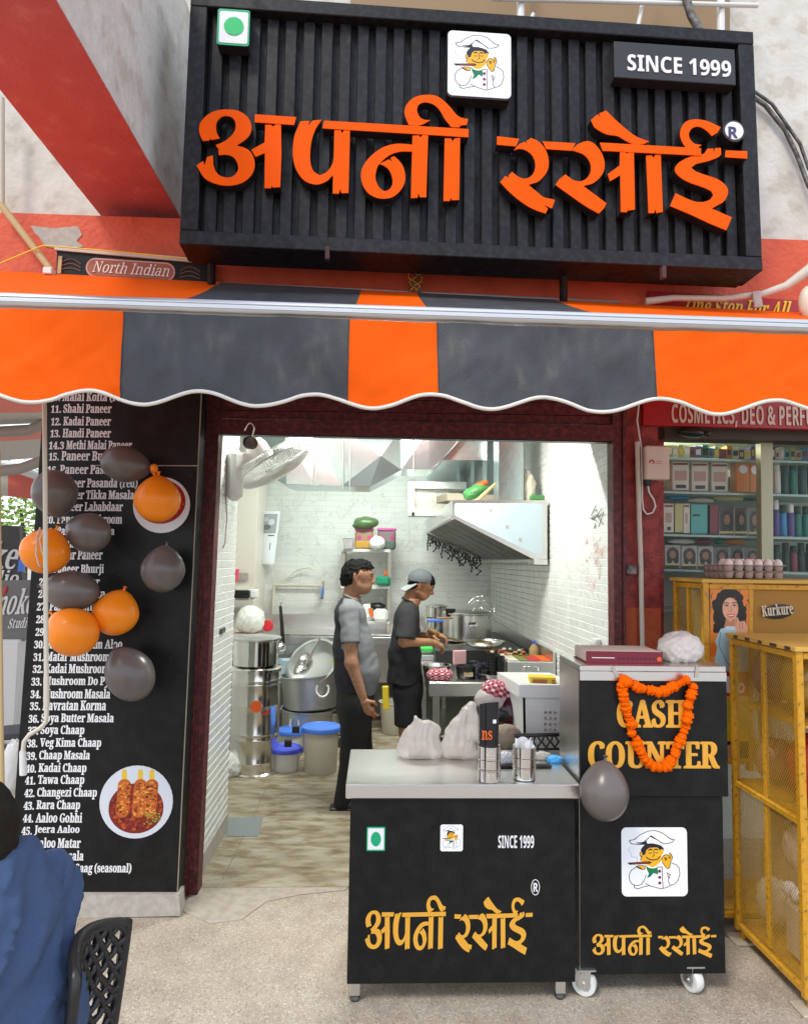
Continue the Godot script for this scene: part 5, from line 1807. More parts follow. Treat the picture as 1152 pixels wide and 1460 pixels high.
	m.lathe([Vector2(0, -0.09), Vector2(0.05, -0.085), Vector2(0.065, -0.05), Vector2(0.065, 0.03), Vector2(0.05, 0.05), Vector2(0, 0.05)], at(372, 647, 4.02), 16, Basis(Vector3.BACK, -2.55))
	part(f, "motor", m, mats.white_plastic)
	var ctr := at(391, 664, 4.05)
	var ax := Vector3(0.60, -0.97, 0.04).normalized()      # where the fan blows
	var sx := ax.cross(Vector3.BACK).normalized()
	var fbas := Basis(sx, ax, sx.cross(ax))
	m = MB.new()
	var rad := 0.235
	for k in 84:
		var an := TAU * k / 84.0
		var dir := Vector3(cos(an), 0, sin(an))
		m.tube([ctr + fbas * (dir * 0.03 + Vector3(0, 0.06, 0)), ctr + fbas * (dir * rad * 0.6 + Vector3(0, 0.055, 0)), ctr + fbas * (dir * rad * 0.93 + Vector3(0, 0.03, 0)), ctr + fbas * (dir * rad), ctr + fbas * (dir * rad * 0.9 + Vector3(0, -0.05, 0)), ctr + fbas * (dir * rad * 0.4 + Vector3(0, -0.065, 0))], 0.0026, 4, false)
	for rr in [[rad, 0.0, 0.006], [rad * 0.6, 0.055, 0.003], [rad * 0.9, -0.05, 0.003]]:
		var ring := []
		for k in 32:
			var an := TAU * k / 32.0
			ring.append(ctr + fbas * Vector3(cos(an) * rr[0], rr[1], sin(an) * rr[0]))
		m.tube(ring, rr[2], 6, false, true)
	part(f, "cage", m, mats.white_plastic)
	m = MB.new()
	m.lathe([Vector2(0, 0.066), Vector2(0.05, 0.064), Vector2(0.052, 0.056), Vector2(0, 0.056)], ctr, 20, fbas)
	part(f, "hub_badge", m, mats.cream_plastic)
	for k in 3:
		m = MB.new()
		var an := TAU * k / 3.0 + 0.4
		var dir := Vector3(cos(an), 0, sin(an))
		var sd := Vector3(-sin(an), 0, cos(an))
		m.solid([ctr + fbas * (dir * 0.03 - sd * 0.03 + Vector3(0, -0.01, 0)), ctr + fbas * (dir * 0.2 - sd * 0.08 + Vector3(0, -0.02, 0)), ctr + fbas * (dir * 0.2 + sd * 0.08 + Vector3(0, 0.02, 0)), ctr + fbas * (dir * 0.03 + sd * 0.03 + Vector3(0, 0.01, 0))], fbas * Vector3(0, -0.003, 0))
		part(f, "blade", m, mat("blade_clear", lin(0.72, 0.76, 0.78), 0.3))
	m = MB.new()
	var cord := []
	for p in [[322, 705], [324, 740], [321, 775], [318, 782]]:
		cord.append(at(p[0], p[1], 3.9))
	m.tube(cord, 0.004, 5)
	part(f, "cord", m, mats.plinth)
	# scribbles on the right wall: pen marks as thin strokes of ink
	var ink := thing("wall_scribbles", "red and black pen scribbles on the right tiled wall", "scribbles", Vector3(XR - 0.01, 1.9, -3.8))
	rng.seed = 3
	for k in 34:
		var red := k > 8
		var px := rng.randf_range(832, 858) if red else rng.randf_range(844, 855)
		var py := rng.randf_range(770, 835) if red else rng.randf_range(710, 765)
		var r0 := ray(px, py)
		var p0 := EYE + r0 * ((XR - 0.0115) / r0.x)
		m = MB.new()
		m.tube([p0, p0 + Vector3(0, rng.randf_range(-0.05, 0.05), rng.randf_range(-0.07, 0.07)), p0 + Vector3(0, rng.randf_range(-0.06, 0.03), rng.randf_range(-0.06, 0.06))], 0.0011 if red else 0.0022, 4)
		part(ink, "stroke", m, mat("pen_red", lin(0.60, 0.12, 0.10), 0.6) if red else mat("pen_black", lin(0.08, 0.08, 0.08), 0.6))

# ---------- pots, drums and other kitchen goods ----------
func pot_mesh(o: Vector3, r: float, h: float, w := Basis.IDENTITY, flare := 1.0, lip := 0.012, segs := 36) -> MB:
	var m := MB.new()
	m.lathe([Vector2(0, 0), Vector2(r * 0.9 / flare, 0), Vector2(r / flare, r * 0.08), Vector2(r, h - lip), Vector2(r + lip, h - lip * 0.5), Vector2(r + lip, h), Vector2(r - 0.004, h), Vector2(r - 0.006, h - lip), Vector2(r / flare - 0.006, r * 0.09), Vector2(r * 0.88 / flare, 0.006), Vector2(0, 0.006)], o, segs, w)
	return m

func loop_handle(o: Vector3, out: Vector3, wide: float, tall: float, rad := 0.006) -> MB:
	var m := MB.new()
	var side := out.cross(Vector3.UP).normalized()
	var p := []
	for k in 9:
		var a := -0.6 + (PI + 1.2) * k / 8.0
		p.append(o + side * cos(a) * wide - Vector3.UP * (sin(a) * tall) + out * (0.008 + 0.012 * max(sin(a), 0.0)))
	m.tube(p, rad, 8)
	return m

func bowl(o: Vector3, r: float, h: float, w := Basis.IDENTITY) -> MB:
	var m := MB.new()
	var prof := []
	for k in 8:
		var a := PI / 2 * k / 7.0
		prof.append(Vector2(sin(a) * r, h * (1.0 - cos(a))))
	prof.append(Vector2(r + 0.01, h + 0.004))
	prof.append(Vector2(r - 0.002, h + 0.006))
	for k in 8:
		var a := PI / 2 * (7 - k) / 7.0
		prof.append(Vector2(sin(a) * (r - 0.005), 0.006 + (h - 0.002) * (1.0 - cos(a))))
	m.lathe(prof, o, 32, w)
	return m

func lumpy(o: Vector3, rad: Vector3, sd: int, amp := 0.12, freq := 2.2, w := Basis.IDENTITY, seg := 30, rings := 20) -> MB:
	var n := FastNoiseLite.new()
	n.seed = sd
	n.frequency = freq
	n.fractal_octaves = 3
	n.fractal_type = FastNoiseLite.FRACTAL_RIDGED
	var m := MB.new()
	m.ball(o, rad, w, seg, rings, func(d): return (1.0 + amp * n.get_noise_3d(d.x, d.y, d.z)) * (0.92 if d.y < -0.75 else 1.0))
	return m

func build_kitchen_goods() -> void:
	var XR := 1.235
	var m: MB
	# ---- steel drum with a wide pot on it
	var g := gnd(362, 1099)
	var d := thing("storage_drum", "tall shiny steel grain drum with orange sticker by the left wall", "drum", g)
	m = MB.new()
	var pr := [Vector2(0, 0.0), Vector2(0.195, 0.0), Vector2(0.20, 0.012), Vector2(0.186, 0.022), Vector2(0.186, 0.06)]
	for y in [0.10, 0.27, 0.31, 0.52, 0.68, 0.71]:
		pr.append_array([Vector2(0.186, y - 0.004), Vector2(0.1878, y), Vector2(0.186, y + 0.004)])
	pr.append_array([Vector2(0.186, 0.775)])
	m.lathe(pr, g, 48)
	part(d, "barrel", m, mats.drum_steel)
	m = MB.new()
	m.lathe([Vector2(0.186, 0.775), Vector2(0.205, 0.777), Vector2(0.206, 0.795), Vector2(0.198, 0.802), Vector2(0.10, 0.808), Vector2(0, 0.808)], g, 48)
	part(d, "lid", m, mats.chrome)
	m = MB.new()
	var so := at(369, 994, 5.2)
	var fdir := Vector3(0.1, 0, 1).normalized()
	var sb := Basis(Vector3.UP, 0.1)
	m.prism(disc(Vector2.ZERO, 0.044, 0.046, 8), Transform3D(sb, g + Vector3(0.035, 0.53, 0.186)), 0.0, 0.004)
	var st := part(d, "sticker", m, mat("sticker_orange", lin(0.65, 0.09, 0.01), 0.35))
	write(st, "BEF", font(), mats.white_print, g + sb * Vector3(0.012, 0.0, 0.19) + Vector3(0.0, 0.517, 0), sb.x, Vector3.UP, 0.048, 0.022, 0.002)
	m = MB.new()
	m.box(g + Vector3(0.105, 0.475, 0.158), Vector3(0.07, 0.012, 0.003), Basis(Vector3.UP, 0.62) * Basis(Vector3.BACK, 0.12))
	part(d, "red_strip", m, mats.red_plastic)
	var pt := thing("stock_pot", "wide shiny steel pot with flat lid standing on the drum", "pot", g + Vector3(-0.01, 0.81, 0))
	m = MB.new()
	m.lathe([Vector2(0, 0), Vector2(0.155, 0), Vector2(0.172, 0.012), Vector2(0.172, 0.19), Vector2(0.18, 0.195), Vector2(0.18, 0.203)], g + Vector3(-0.01, 0.81, 0), 44)
	part(pt, "body", m, mats.chrome)
	m = MB.new()
	m.lathe([Vector2(0.195, 0.203), Vector2(0.197, 0.215), Vector2(0.19, 0.222), Vector2(0, 0.226)], g + Vector3(-0.01, 0.81, 0), 44)
	part(pt, "lid", m, mats.aluminium)
	# ---- blue lidded containers
	for q in [[457, 1100, 0.135, 0.335, "cream_plastic", "blue_lid", "tall cream container with light blue lid on the floor"], [408, 1098, 0.105, 0.165, "white_plastic", "deep_blue_lid", "small clear container of flour with deep blue lid"], [414, 1076, 0.11, 0.20, "white_plastic", "blue_lid", "middle sized container with blue lid behind the small one"]]:
		var o := gnd(q[0], q[1])
		var r: float = q[2]
		var h: float = q[3]
		var c := thing("food_container", q[6], "container", o, "lidded containers on the kitchen floor")
		m = MB.new()
		m.lathe([Vector2(0, 0), Vector2(r * 0.86, 0), Vector2(r * 0.93, 0.012), Vector2(r, h)], o, 28)
		part(c, "tub", m, mats[q[4]])
		m = MB.new()
		m.lathe([Vector2(r, h - 0.02), Vector2(r + 0.016, h - 0.018), Vector2(r + 0.018, h), Vector2(r + 0.012, h + 0.014), Vector2(r * 0.85, h + 0.022), Vector2(r * 0.8, h + 0.016), Vector2(0, h + 0.03)], o, 28)
		part(c, "lid", m, mats[q[5]])
		for s in [-1.0, 1.0]:
			m = MB.new()
			m.box(o + Vector3(s * (r + 0.016), h - 0.012, 0.02), Vector3(0.012, 0.045, 0.05), Basis.IDENTITY, 0.003)
			part(c, "clip", m, mats[q[5]])
	for q in [[422, 1040, 0.22, "small dark packet on the blue container lid"], [411, 1060, 0.19, "small dark and yellow packet on the deep blue lid"]]:
		m = MB.new()
		m.box(at(q[0], q[1], 5.25), Vector3(0.055, 0.05, 0.03), Basis.IDENTITY, 0.003)
		single("spice_packet", m, mats.black_plastic, q[3], "packet")
	# sack by the left wall end
	m = lumpy(gnd(326, 1106) + Vector3(0, 0.07, 0), Vector3(0.10, 0.10, 0.09), 5, 0.2)
	single("sack", m, mats.white_plastic, "small grey white sack slumped beside the drum", "sack")
	# ---- stacked cauldrons
	var c0 := gnd(440, 1062)
	var al: Material = mats.aluminium
	var t := thing("cauldron", "lower big aluminium cauldron standing on the floor under another", "cauldron", c0, "stacked aluminium cauldrons")
	part(t, "bowl", pot_mesh(c0, 0.24, 0.33, Basis.IDENTITY, 1.03, 0.02), al)
	part(t, "handle", loop_handle(c0 + Vector3(-0.10, 0.24, 0.225), Vector3(-0.3, 0, 1).normalized(), 0.04, 0.055, 0.008), mats.white_plastic)
	var c1 := c0 + Vector3(0.03, 0.335, 0.0)
	t = thing("cauldron", "upper big aluminium cauldron stacked on another, carrying a tilted tub", "cauldron", c1, "stacked aluminium cauldrons")
	part(t, "bowl", pot_mesh(c1, 0.26, 0.30, Basis(Vector3.BACK, 0.10), 1.05, 0.02), al)
	part(t, "handle", loop_handle(c1 + Vector3(0.10, 0.20, 0.26), Vector3(0.3, 0, 1).normalized(), 0.055, 0.06, 0.010), mats.white_plastic)
	var c2 := c1 + Vector3(0.0, 0.34, 0.03)
	t = thing("tub", "aluminium tub tilted in the upper cauldron, holding a strainer", "tub", c2)
	part(t, "bowl", pot_mesh(c2 + Vector3(0.04, -0.02, -0.06), 0.23, 0.13, Basis(Vector3.BACK, 0.5) * Basis(Vector3.RIGHT, 0.75), 1.25, 0.018), al)
	m = MB.new()
	m.box(c2 + Vector3(0.20, 0.08, 0.12), Vector3(0.045, 0.05, 0.004), Basis(Vector3.BACK, 0.4))
	part(t, "yellow_sticker", m, mats.yellow_print)
	t = thing("strainer", "long handled steel strainer lying in the tilted tub", "strainer", c2)
	part(t, "cup", bowl(c2 + Vector3(-0.02, 0.0, 0.06), 0.10, 0.10, Basis(Vector3.BACK, 0.9) * Basis(Vector3.RIGHT, 0.4)), mats.steel)
	m = MB.new()
	m.tube([at(441, 938, 5.75), at(456, 910, 5.75)], 0.010, 8)
	part(t, "handle", m, mats.steel)
	# pressure cooker on the floor right of the stack
	var pc := gnd(472, 1062)
	t = thing("pressure_pan", "open steel pan with long black handle on the floor", "pan", pc)
	part(t, "bowl", pot_mesh(pc + Vector3(0, 0.10, 0), 0.115, 0.20), mats.steel)
	m = MB.new()
	m.tube([pc + Vector3(-0.11, 0.28, 0.03), pc + Vector3(-0.20, 0.30, 0.05), pc + Vector3(-0.27, 0.31, 0.06)], [0.014, 0.018, 0.014], 8)
	part(t, "handle", m, mats.black_plastic)
	m = MB.new()
	m.box(pc + Vector3(0, 0.05, 0), Vector3(0.26, 0.10, 0.22), Basis.IDENTITY, 0.005)
	part(t, "stand", m, mats.dark_steel)
	# ---- sink along the back wall
	var zs := 6.55
	t = thing("sink_unit", "long stainless steel sink unit with tall splashback along the back wall", "sink", at(440, 1000, zs))
	part(t, "splashback", _slab([374, 912, 640, 920, 640, 880, 374, 875], 7.10, 0.02), mats.brushed_steel)
	var sl := at(372, 905, zs)
	var sr := at(640, 913, zs)
	m = MB.new()
	m.box(Vector3((sl.x + sr.x) / 2, sl.y, -6.83), Vector3(sr.x - sl.x, 0.02, 0.55), Basis.IDENTITY, 0.004)
	part(t, "rim", m, mats.steel)
	m = MB.new()
	m.box(Vector3((sl.x + sr.x) / 2, sl.y - 0.05, -6.565), Vector3(sr.x - sl.x, 0.075, 0.02), Basis.IDENTITY, 0.004)
	part(t, "apron", m, mats.brushed_steel)
	m = MB.new()
	m.box(Vector3((sl.x + sr.x) / 2, sl.y - 0.27, -6.70), Vector3(sr.x - sl.x - 0.2, 0.36, 0.20))
	part(t, "basin", m, mats.brushed_steel)
	for x in [sl.x + 0.04, (sl.x + sr.x) / 2, sr.x - 0.04]:
		m = MB.new()
		m.box(Vector3(x, (sl.y - 0.09) / 2, -6.60), Vector3(0.04, sl.y - 0.09, 0.04), Basis.IDENTITY, 0.004)
		part(t, "leg", m, mats.brushed_steel)
	# pipe and tap
	t = thing("water_pipe", "cream water pipe with blue handled tap on the back wall", "pipe", at(440, 835, 7.25))
	m = MB.new()
	m.tube([at(388, 880, 7.24), at(391, 835, 7.24), at(393, 834, 7.24), at(458, 835, 7.24)], 0.016, 8)
	part(t, "pipe", m, mats.cream_plastic)
	m = MB.new()
	m.tube([at(460, 829, 7.22), at(460, 845, 7.2), at(459, 853, 7.15)], [0.016, 0.02, 0.016], 8)
	part(t, "tap", m, mats.chrome)
	m = MB.new()
	m.box(at(460, 843, 7.14), Vector3(0.02, 0.09, 0.02), Basis(Vector3.BACK, -0.1), 0.004)
	part(t, "blue_handle", m, mats.blue_lid)
	m = MB.new()
	var hose := []
	for p in [[391, 800], [393, 820], [400, 829], [412, 822], [425, 812], [440, 809], [447, 813]]:
		hose.append(at(p[0], p[1], 7.22))
	m.tube(hose, 0.008, 6)
	part(t, "hose", m, mats.cream_plastic)
	# paper sheets on the wall
	t = thing("wall_calendar", "curled paper calendar sheets pinned to the back wall corner", "calendar", at(384, 770, 7.2))
	var cp := Print.new(96, 200, Color(0.90, 0.91, 0.93))
	cp.box(10, 10, 76, 74, Color(0.62, 0.64, 0.66))
	cp.oval(60, 40, 14, 12, Color(0.80, 0.81, 0.82))
	cp.oval(40, 60, 18, 10, Color(0.42, 0.44, 0.46))
	cp.oval(34, 30, 12, 9, Color(0.75, 0.76, 0.78))
	cp.box(50, 90, 30, 4, Color(0.25, 0.26, 0.3))
	cp.box(62, 120, 5, 26, Color(0.5, 0.52, 0.56))
	var cm := print_mat("calendar_print", cp, 0.8)
	m = MB.new()
	m.grid(func(u, v): return at(lerp(lerp(365.0, 370.0, v), lerp(391.0, 400.0, v), u), lerp(804.0, 729.0, v), 7.16 - 0.05 * sin(u * PI) - 0.06 * (1.0 - v) * u), 8, 10, Vector3.BACK)
	part(t, "sheet", m, cm)
	m = MB.new()
	m.grid(func(u, v): return at(lerp(lerp(364.0, 368.0, v), lerp(389.0, 396.0, v), u), lerp(802.0, 731.0, v), 7.19 - 0.03 * sin(u * PI)), 6, 6, Vector3.BACK)
	part(t, "sheet", m, mats.paper)
	m = MB.new()
	m.tube([at(371, 730, 7.2), at(368, 800, 7.2), at(369, 830, 7.2), at(368, 845, 7.2)], 0.006, 5)
	single("dangling_cable", m, mats.soot, "dark cord hanging beside the wall calendar", "cord")
	# ladle hanging rod (black handle standing in the sink)
	t = thing("stirring_paddle", "black handled paddle standing upright before the sink", "paddle", at(404, 925, 6.45))
	m = MB.new()
	m.tube([at(403, 858, 6.4), at(400, 860, 6.4), at(400, 866, 6.4)], 0.008, 6)
	part(t, "ring", m, mats.chrome)
	m = MB.new()
	m.tube([at(400, 864, 6.4), at(402, 890, 6.4), at(404, 925, 6.4)], [0.014, 0.018, 0.020], 8)
	part(t, "handle", m, mats.black_plastic)
	# ---- shelf corner left: trays, bags
	m = MB.new()
	m.box(at(344, 853, 6.5), Vector3(0.22, 0.02, 0.3), Basis.IDENTITY, 0.004)
	single("wall_shelf", m, mats.plinth, "small grey wall shelf carrying black trays", "shelf")
	for k in 5:
		m = MB.new()
		m.box(at(343, 851 - k * 2.2, 6.4), Vector3(0.19 + 0.006 * (k % 2), 0.012, 0.2), Basis(Vector3.UP, 0.05 * (k % 3)), 0.003)
		single("black_tray", m, mats.black_plastic, ["lowest", "second", "middle", "fourth", "topmost"][k] + " flat black tray in the pile on the small wall shelf", "tray", "black trays on the wall shelf")
	m = MB.new()
	m.box(at(362, 846, 6.45), Vector3(0.09, 0.075, 0.1), Basis.IDENTITY, 0.006)
	single("white_box", m, mats.white_plastic, "small white box beside the black trays", "box")
	m = MB.new()
	m.box(at(338, 820, 6.6), Vector3(0.04, 0.12, 0.02), Basis.IDENTITY, 0.004)
	single("pink_holder", m, mat("pink_plastic", lin(0.72, 0.10, 0.16), 0.4), "pink plastic holder on the cream pier", "holder")
	m = MB.new()
	m.box(at(347, 822, 6.68), Vector3(0.10, 0.07, 0.01))
	single("photo_print", m, mats.plinth, "small grey picture stuck on the cream pier", "picture")
	m = lumpy(at(357, 885, 6.3), Vector3(0.125, 0.13, 0.10), 9, 0.16)
	single("clear_bag", m, mat("bag_clear", lin(0.66, 0.67, 0.62), 0.25), "big white plastic bag on the shelf left of the sink", "bag")
	m = MB.new()
	m.box(at(352, 908, 6.25), Vector3(0.26, 0.06, 0.25), Basis.IDENTITY, 0.004)
	single("pink_crate", m, mat("dusty_pink", lin(0.42, 0.30, 0.26), 0.6), "dusty pink crate under the white plastic bag", "crate")
	t = thing("corner_table", "plain steel side table behind the drum", "table", at(352, 1000, 6.3))
	m = MB.new()
	m.box(at(358, 917, 6.2), Vector3(0.42, 0.03, 0.45), Basis.IDENTITY, 0.004)
	part(t, "top", m, mats.brushed_steel)
	for s in [[-0.18, 0.2], [0.18, 0.2], [-0.18, -0.2], [0.18, -0.2]]:
		m = MB.new()
		var tp := at(358, 917, 6.2)
		m.box(Vector3(tp.x + s[0], tp.y / 2 - 0.01, tp.z + s[1]), Vector3(0.03, tp.y - 0.02, 0.03))
		part(t, "leg", m, mats.brushed_steel)
	m = MB.new()
	m.lathe([Vector2(0, -0.02), Vector2(0.05, -0.02), Vector2(0.055, 0.0), Vector2(0.05, 0.02), Vector2(0.02, 0.025), Vector2(0, 0.022)], at(382, 892, 6.35), 20, Basis(Vector3.RIGHT, 1.5))
	single("tap_valve", m, mats.red_plastic, "round red tap wheel at the sink's left end", "valve")
	t = thing("kettle", "small round steel kettle beside the sink apron", "kettle", at(398, 935, 6.2))
	m = MB.new()
	m.ball(at(398, 924, 6.2), Vector3(0.065, 0.055, 0.06), Basis.IDENTITY, 18, 12)
	part(t, "body", m, mats.chrome)
	m = MB.new()
	m.lathe([Vector2(0.03, 0), Vector2(0.032, 0.02), Vector2(0.0, 0.026)], at(398, 917, 6.2), 14)
	part(t, "lid", m, mats.chrome)
	m = MB.new()
	m.box(at(396, 955, 6.3), Vector3(0.22, 0.20, 0.12), Basis.IDENTITY, 0.006)
	single("blue_case", m, mat("pale_blue", lin(0.40, 0.52, 0.60), 0.4), "pale blue plastic case under the small kettle", "case")
	t = thing("steel_glasses", "row of small steel tumblers beside the kettle", "tumblers", at(376, 925, 6.2))
	for k in 3:
		m = MB.new()
		m.lathe([Vector2(0, 0), Vector2(0.018, 0), Vector2(0.024, 0.085), Vector2(0.021, 0.085), Vector2(0.016, 0.005), Vector2(0, 0.005)], at(372 + k * 5, 922, 6.15), 14)
		part(t, "tumbler", m, mats.chrome)
	# ---- steel rack against the back wall
	var zr := 6.95
	t = thing("storage_rack", "tall grey steel storage rack against the back wall", "rack", at(520, 1010, zr))
	var ra := at(487, 786, zr)
	var rb := at(557, 788, zr)
	for x in [ra.x, rb.x - 0.03]:
		for z in [-zr, -zr - 0.27]:
			m = MB.new()
			m.box(Vector3(x + 0.02, ra.y / 2, z), Vector3(0.04, ra.y, 0.03), Basis.IDENTITY, 0.003)
			part(t, "post", m, mat("rack_grey", lin(0.33, 0.30, 0.26), 0.45))
	for y in [785, 837, 887, 935]:
		m = MB.new()
		var sy := at(520, y, zr).y
		m.box(Vector3((ra.x + rb.x) / 2, sy, -zr - 0.135), Vector3(rb.x - ra.x, 0.03, 0.31), Basis.IDENTITY, 0.003)
		part(t, "shelf", m, mats.white_plastic)
	# its goods
	m = MB.new()
	m.ball(at(520, 746, 6.95), Vector3(0.14, 0.07, 0.10), Basis(Vector3.BACK, 0.08), 22, 14, func(dd): return 1.0 + 0.05 * sin(dd.x * 8.0 + dd.z * 4.0) - (0.35 * max(0.0, -dd.x - 0.5) if dd.y > -0.2 else 0.0))
	single("leafy_bag", m, mat("leaf_bag", lin(0.10, 0.17, 0.07), 0.3), "green plastic bag of leaves on top of the clear jars", "bag")
	for q in [[519, "mustard grains", lin(0.55, 0.30, 0.05)], [551, "dark spices", lin(0.10, 0.14, 0.12)]]:
		var jo := at(q[0], 784, 6.98)
		var c := thing("storage_jar", "clear jar with pink lid holding %s on the rack top" % q[1], "jar", jo, "pink lidded jars on the rack")
		m = MB.new()
		m.box(jo + Vector3(0, 0.10, -0.04), Vector3(0.19, 0.20, 0.16), Basis.IDENTITY, 0.02)
		part(c, "body", m, mat("jar_body_%d" % q[0], Color(0.6, 0.5, 0.5).lerp(q[2], 0.3), 0.2))
		m = MB.new()
		m.box(jo + Vector3(0, 0.055, -0.038), Vector3(0.192, 0.10, 0.162), Basis.IDENTITY, 0.02)
		part(c, "contents", m, mat("jar_fill_%d" % q[0], q[2], 0.5))
		m = MB.new()
		m.box(jo + Vector3(0, 0.21, -0.04), Vector3(0.20, 0.03, 0.17), Basis.IDENTITY, 0.01)
		part(c, "lid", m, mat("lid_pink", lin(0.62, 0.12, 0.36), 0.4))
		for s in [-0.05, 0.055]:
			m = MB.new()
			m.prism(disc(Vector2.ZERO, 0.022, 0.022, 14), Transform3D(Basis.IDENTITY, jo + Vector3(s, 0.125, 0.042)), 0.0, 0.003)
			part(c, "flower_print", m, mat("flower_print", lin(0.55, 0.05, 0.22), 0.4))
	m = lumpy(at(538, 775, 6.9), Vector3(0.075, 0.07, 0.06), 15, 0.2)
	single("white_bundle", m, mats.paper, "crumpled white plastic bundle before the pink lidded jars", "bundle")
	m = MB.new()
	m.box(at(497, 775, 6.93), Vector3(0.10, 0.11, 0.1), Basis.IDENTITY, 0.006)
	single("tin_box", m, mats.steel, "small printed steel tin at the left end of the rack top", "tin")
	m = MB.new()
	m.box(at(546, 828, 6.92), Vector3(0.15, 0.10, 0.08), Basis(Vector3.BACK, -0.06), 0.025)
	single("green_pack", m, mat("deep_green", lin(0.02, 0.25, 0.14), 0.35), "dark green packet with white mark on the upper rack shelf", "packet")
	m = MB.new()
	m.box(at(552, 818, 6.99), Vector3(0.07, 0.06, 0.06), Basis(Vector3.BACK, 0.3), 0.015)
	single("orange_pack", m, mats.orange_print, "small orange packet on the upper rack shelf", "packet")
	m = MB.new()
	m.box(at(524, 873, 6.95), Vector3(0.14, 0.17, 0.10), Basis(Vector3.BACK, 0.1), 0.04)
	single("white_sack", m, mats.white_plastic, "white packet with orange print on the middle rack shelf", "packet")
	m = MB.new()
	m.box(at(543, 877, 6.9), Vector3(0.15, 0.13, 0.10), Basis(Vector3.BACK, -0.05), 0.03)
	single("cloth_bundle", m, mats.paper, "folded white cloth bundle on the middle rack shelf", "cloth")
	m = lumpy(at(538, 864, 6.95), Vector3(0.075, 0.032, 0.06), 20, 0.25)
	single("black_bag", m, mats.black_plastic, "small black bag lying on the white cloth bundle", "bag")
	m = MB.new()
	m.box(at(529, 873, 6.88), Vector3(0.035, 0.09, 0.01), Basis(Vector3.BACK, 0.25), 0.003)
	single("orange_strip", m, mats.orange_print, "narrow orange packet between white bundles", "packet")
	# ---- cooking bench along the right wall
	var bz := 4.5
	var bl := at(612, 973, bz)
	var top := bl.y
	t = thing("cooking_bench", "long stainless steel cooking bench along the right tiled wall", "bench", Vector3(0.85, 0, -5.4))
	m = MB.new()
	m.box(Vector3((bl.x + XR - 0.01) / 2, top - 0.012, -5.82), Vector3(XR - 0.01 - bl.x, 0.024, 2.6), Basis.IDENTITY, 0.004)
	part(t, "worktop", m, mats.brushed_steel)
	m = MB.new()
	m.box(Vector3((bl.x + XR - 0.01) / 2, top - 0.045, -bz - 0.012), Vector3(XR - 0.01 - bl.x, 0.09, 0.02), Basis.IDENTITY, 0.004)
	part(t, "front_apron", m, mats.brushed_steel)
	m = MB.new()
	m.box(Vector3(bl.x + 0.012, top - 0.045, -5.8), Vector3(0.02, 0.088, 2.5))
	part(t, "side_apron", m, mats.brushed_steel)
	for q in [[bl.x + 0.05, -bz - 0.05], [XR - 0.08, -bz - 0.05], [bl.x + 0.05, -5.7], [bl.x + 0.05, -7.0]]:
		m = MB.new()
		m.box(Vector3(q[0], (top - 0.09) / 2, q[1]), Vector3(0.045, top - 0.09, 0.045), Basis.IDENTITY, 0.004)
		part(t, "leg", m, mats.brushed_steel)
	m = MB.new()
	m.box(Vector3((bl.x + XR) / 2, 0.22, -5.75), Vector3(XR - 0.05 - bl.x, 0.02, 2.4))
	part(t, "under_shelf", m, mats.brushed_steel)
	m = MB.new()
	m.box(Vector3(XR - 0.022, top + 0.10, -5.85), Vector3(0.02, 0.20, 2.55), Basis.IDENTITY, 0.003)
	part(t, "splashback", m, mats.brushed_steel)
	# raised burner block behind, where the large pot stands
	m = MB.new()
	m.box(Vector3(0.83, top + 0.055, -6.0), Vector3(0.72, 0.10, 1.4), Basis.IDENTITY, 0.006)
	part(t, "burner_block", m, mats.dark_steel)
	var bt := top + 0.105
	# large pot with handles
	var lp := Vector3(at(666, 920, 5.9).x, bt, -5.9)
	t = thing("large_pot", "very large steel cooking pot with oval handle on the stove", "pot", lp)
	part(t, "body", pot_mesh(lp, 0.212, 0.25, Basis.IDENTITY, 1.0, 0.014), mats.steel)
	part(t, "handle", loop_handle(lp + Vector3(0.01, 0.17, 0.215), Vector3(0, 0, 1), 0.04, 0.035, 0.008), mats.chrome)
	m = MB.new()
	m.box(lp + Vector3(0.01, 0.17, 0.216), Vector3(0.06, 0.03, 0.008), Basis.IDENTITY, 0.003)
	part(t, "handle_plate", m, mats.chrome)
	m = MB.new()
	m.lathe([Vector2(0.21, 0.25), Vector2(0.19, 0.262), Vector2(0, 0.268)], lp, 30)
	part(t, "lid", m, mats.aluminium)
	# wire skimmer leaning on the pot
	t = thing("wire_skimmer", "round wire skimmer leaning on the large pot's lid", "skimmer", lp + Vector3(0.1, 0.27, 0))
	var sk := Basis(Vector3.BACK, 0.5) * Basis(Vector3.RIGHT, 0.9)
	var so2 := at(685, 868, 5.85)
	m = MB.new()
	for rr in [0.125, 0.09, 0.055, 0.02]:
		var ring := []
		for k in 28:
			ring.append(so2 + sk * Vector3(cos(TAU * k / 28.0) * rr, -0.25 * (0.0156 - rr * rr), sin(TAU * k / 28.0) * rr))
		m.tube(ring, 0.0045 if rr > 0.1 else 0.0016, 5, false, true)
	for k in 18:
		var an := TAU * k / 18.0
		m.tube([so2, so2 + sk * Vector3(cos(an) * 0.125, 0, sin(an) * 0.125)], 0.0014, 4, false)
	part(t, "net", m, mats.chrome)
	m = MB.new()
	m.tube([so2 - sk * Vector3(0.12, 0, -0.05), at(640, 884, 5.85)], 0.006, 6)
	part(t, "handle", m, mats.chrome)
	m = MB.new()
	m.box(at(645, 881, 5.8), Vector3(0.26, 0.012, 0.10), Basis(Vector3.UP, 0.2), 0.004)
	single("wooden_board", m, mats.wood, "brown wooden board lying across the large pot", "board")
	m = pot_mesh(at(642, 879, 5.8), 0.045, 0.065, Basis.IDENTITY, 1.2, 0.004, 18)
	single("black_bowl", m, mats.black_plastic, "small black bowl standing on the wooden board", "bowl")
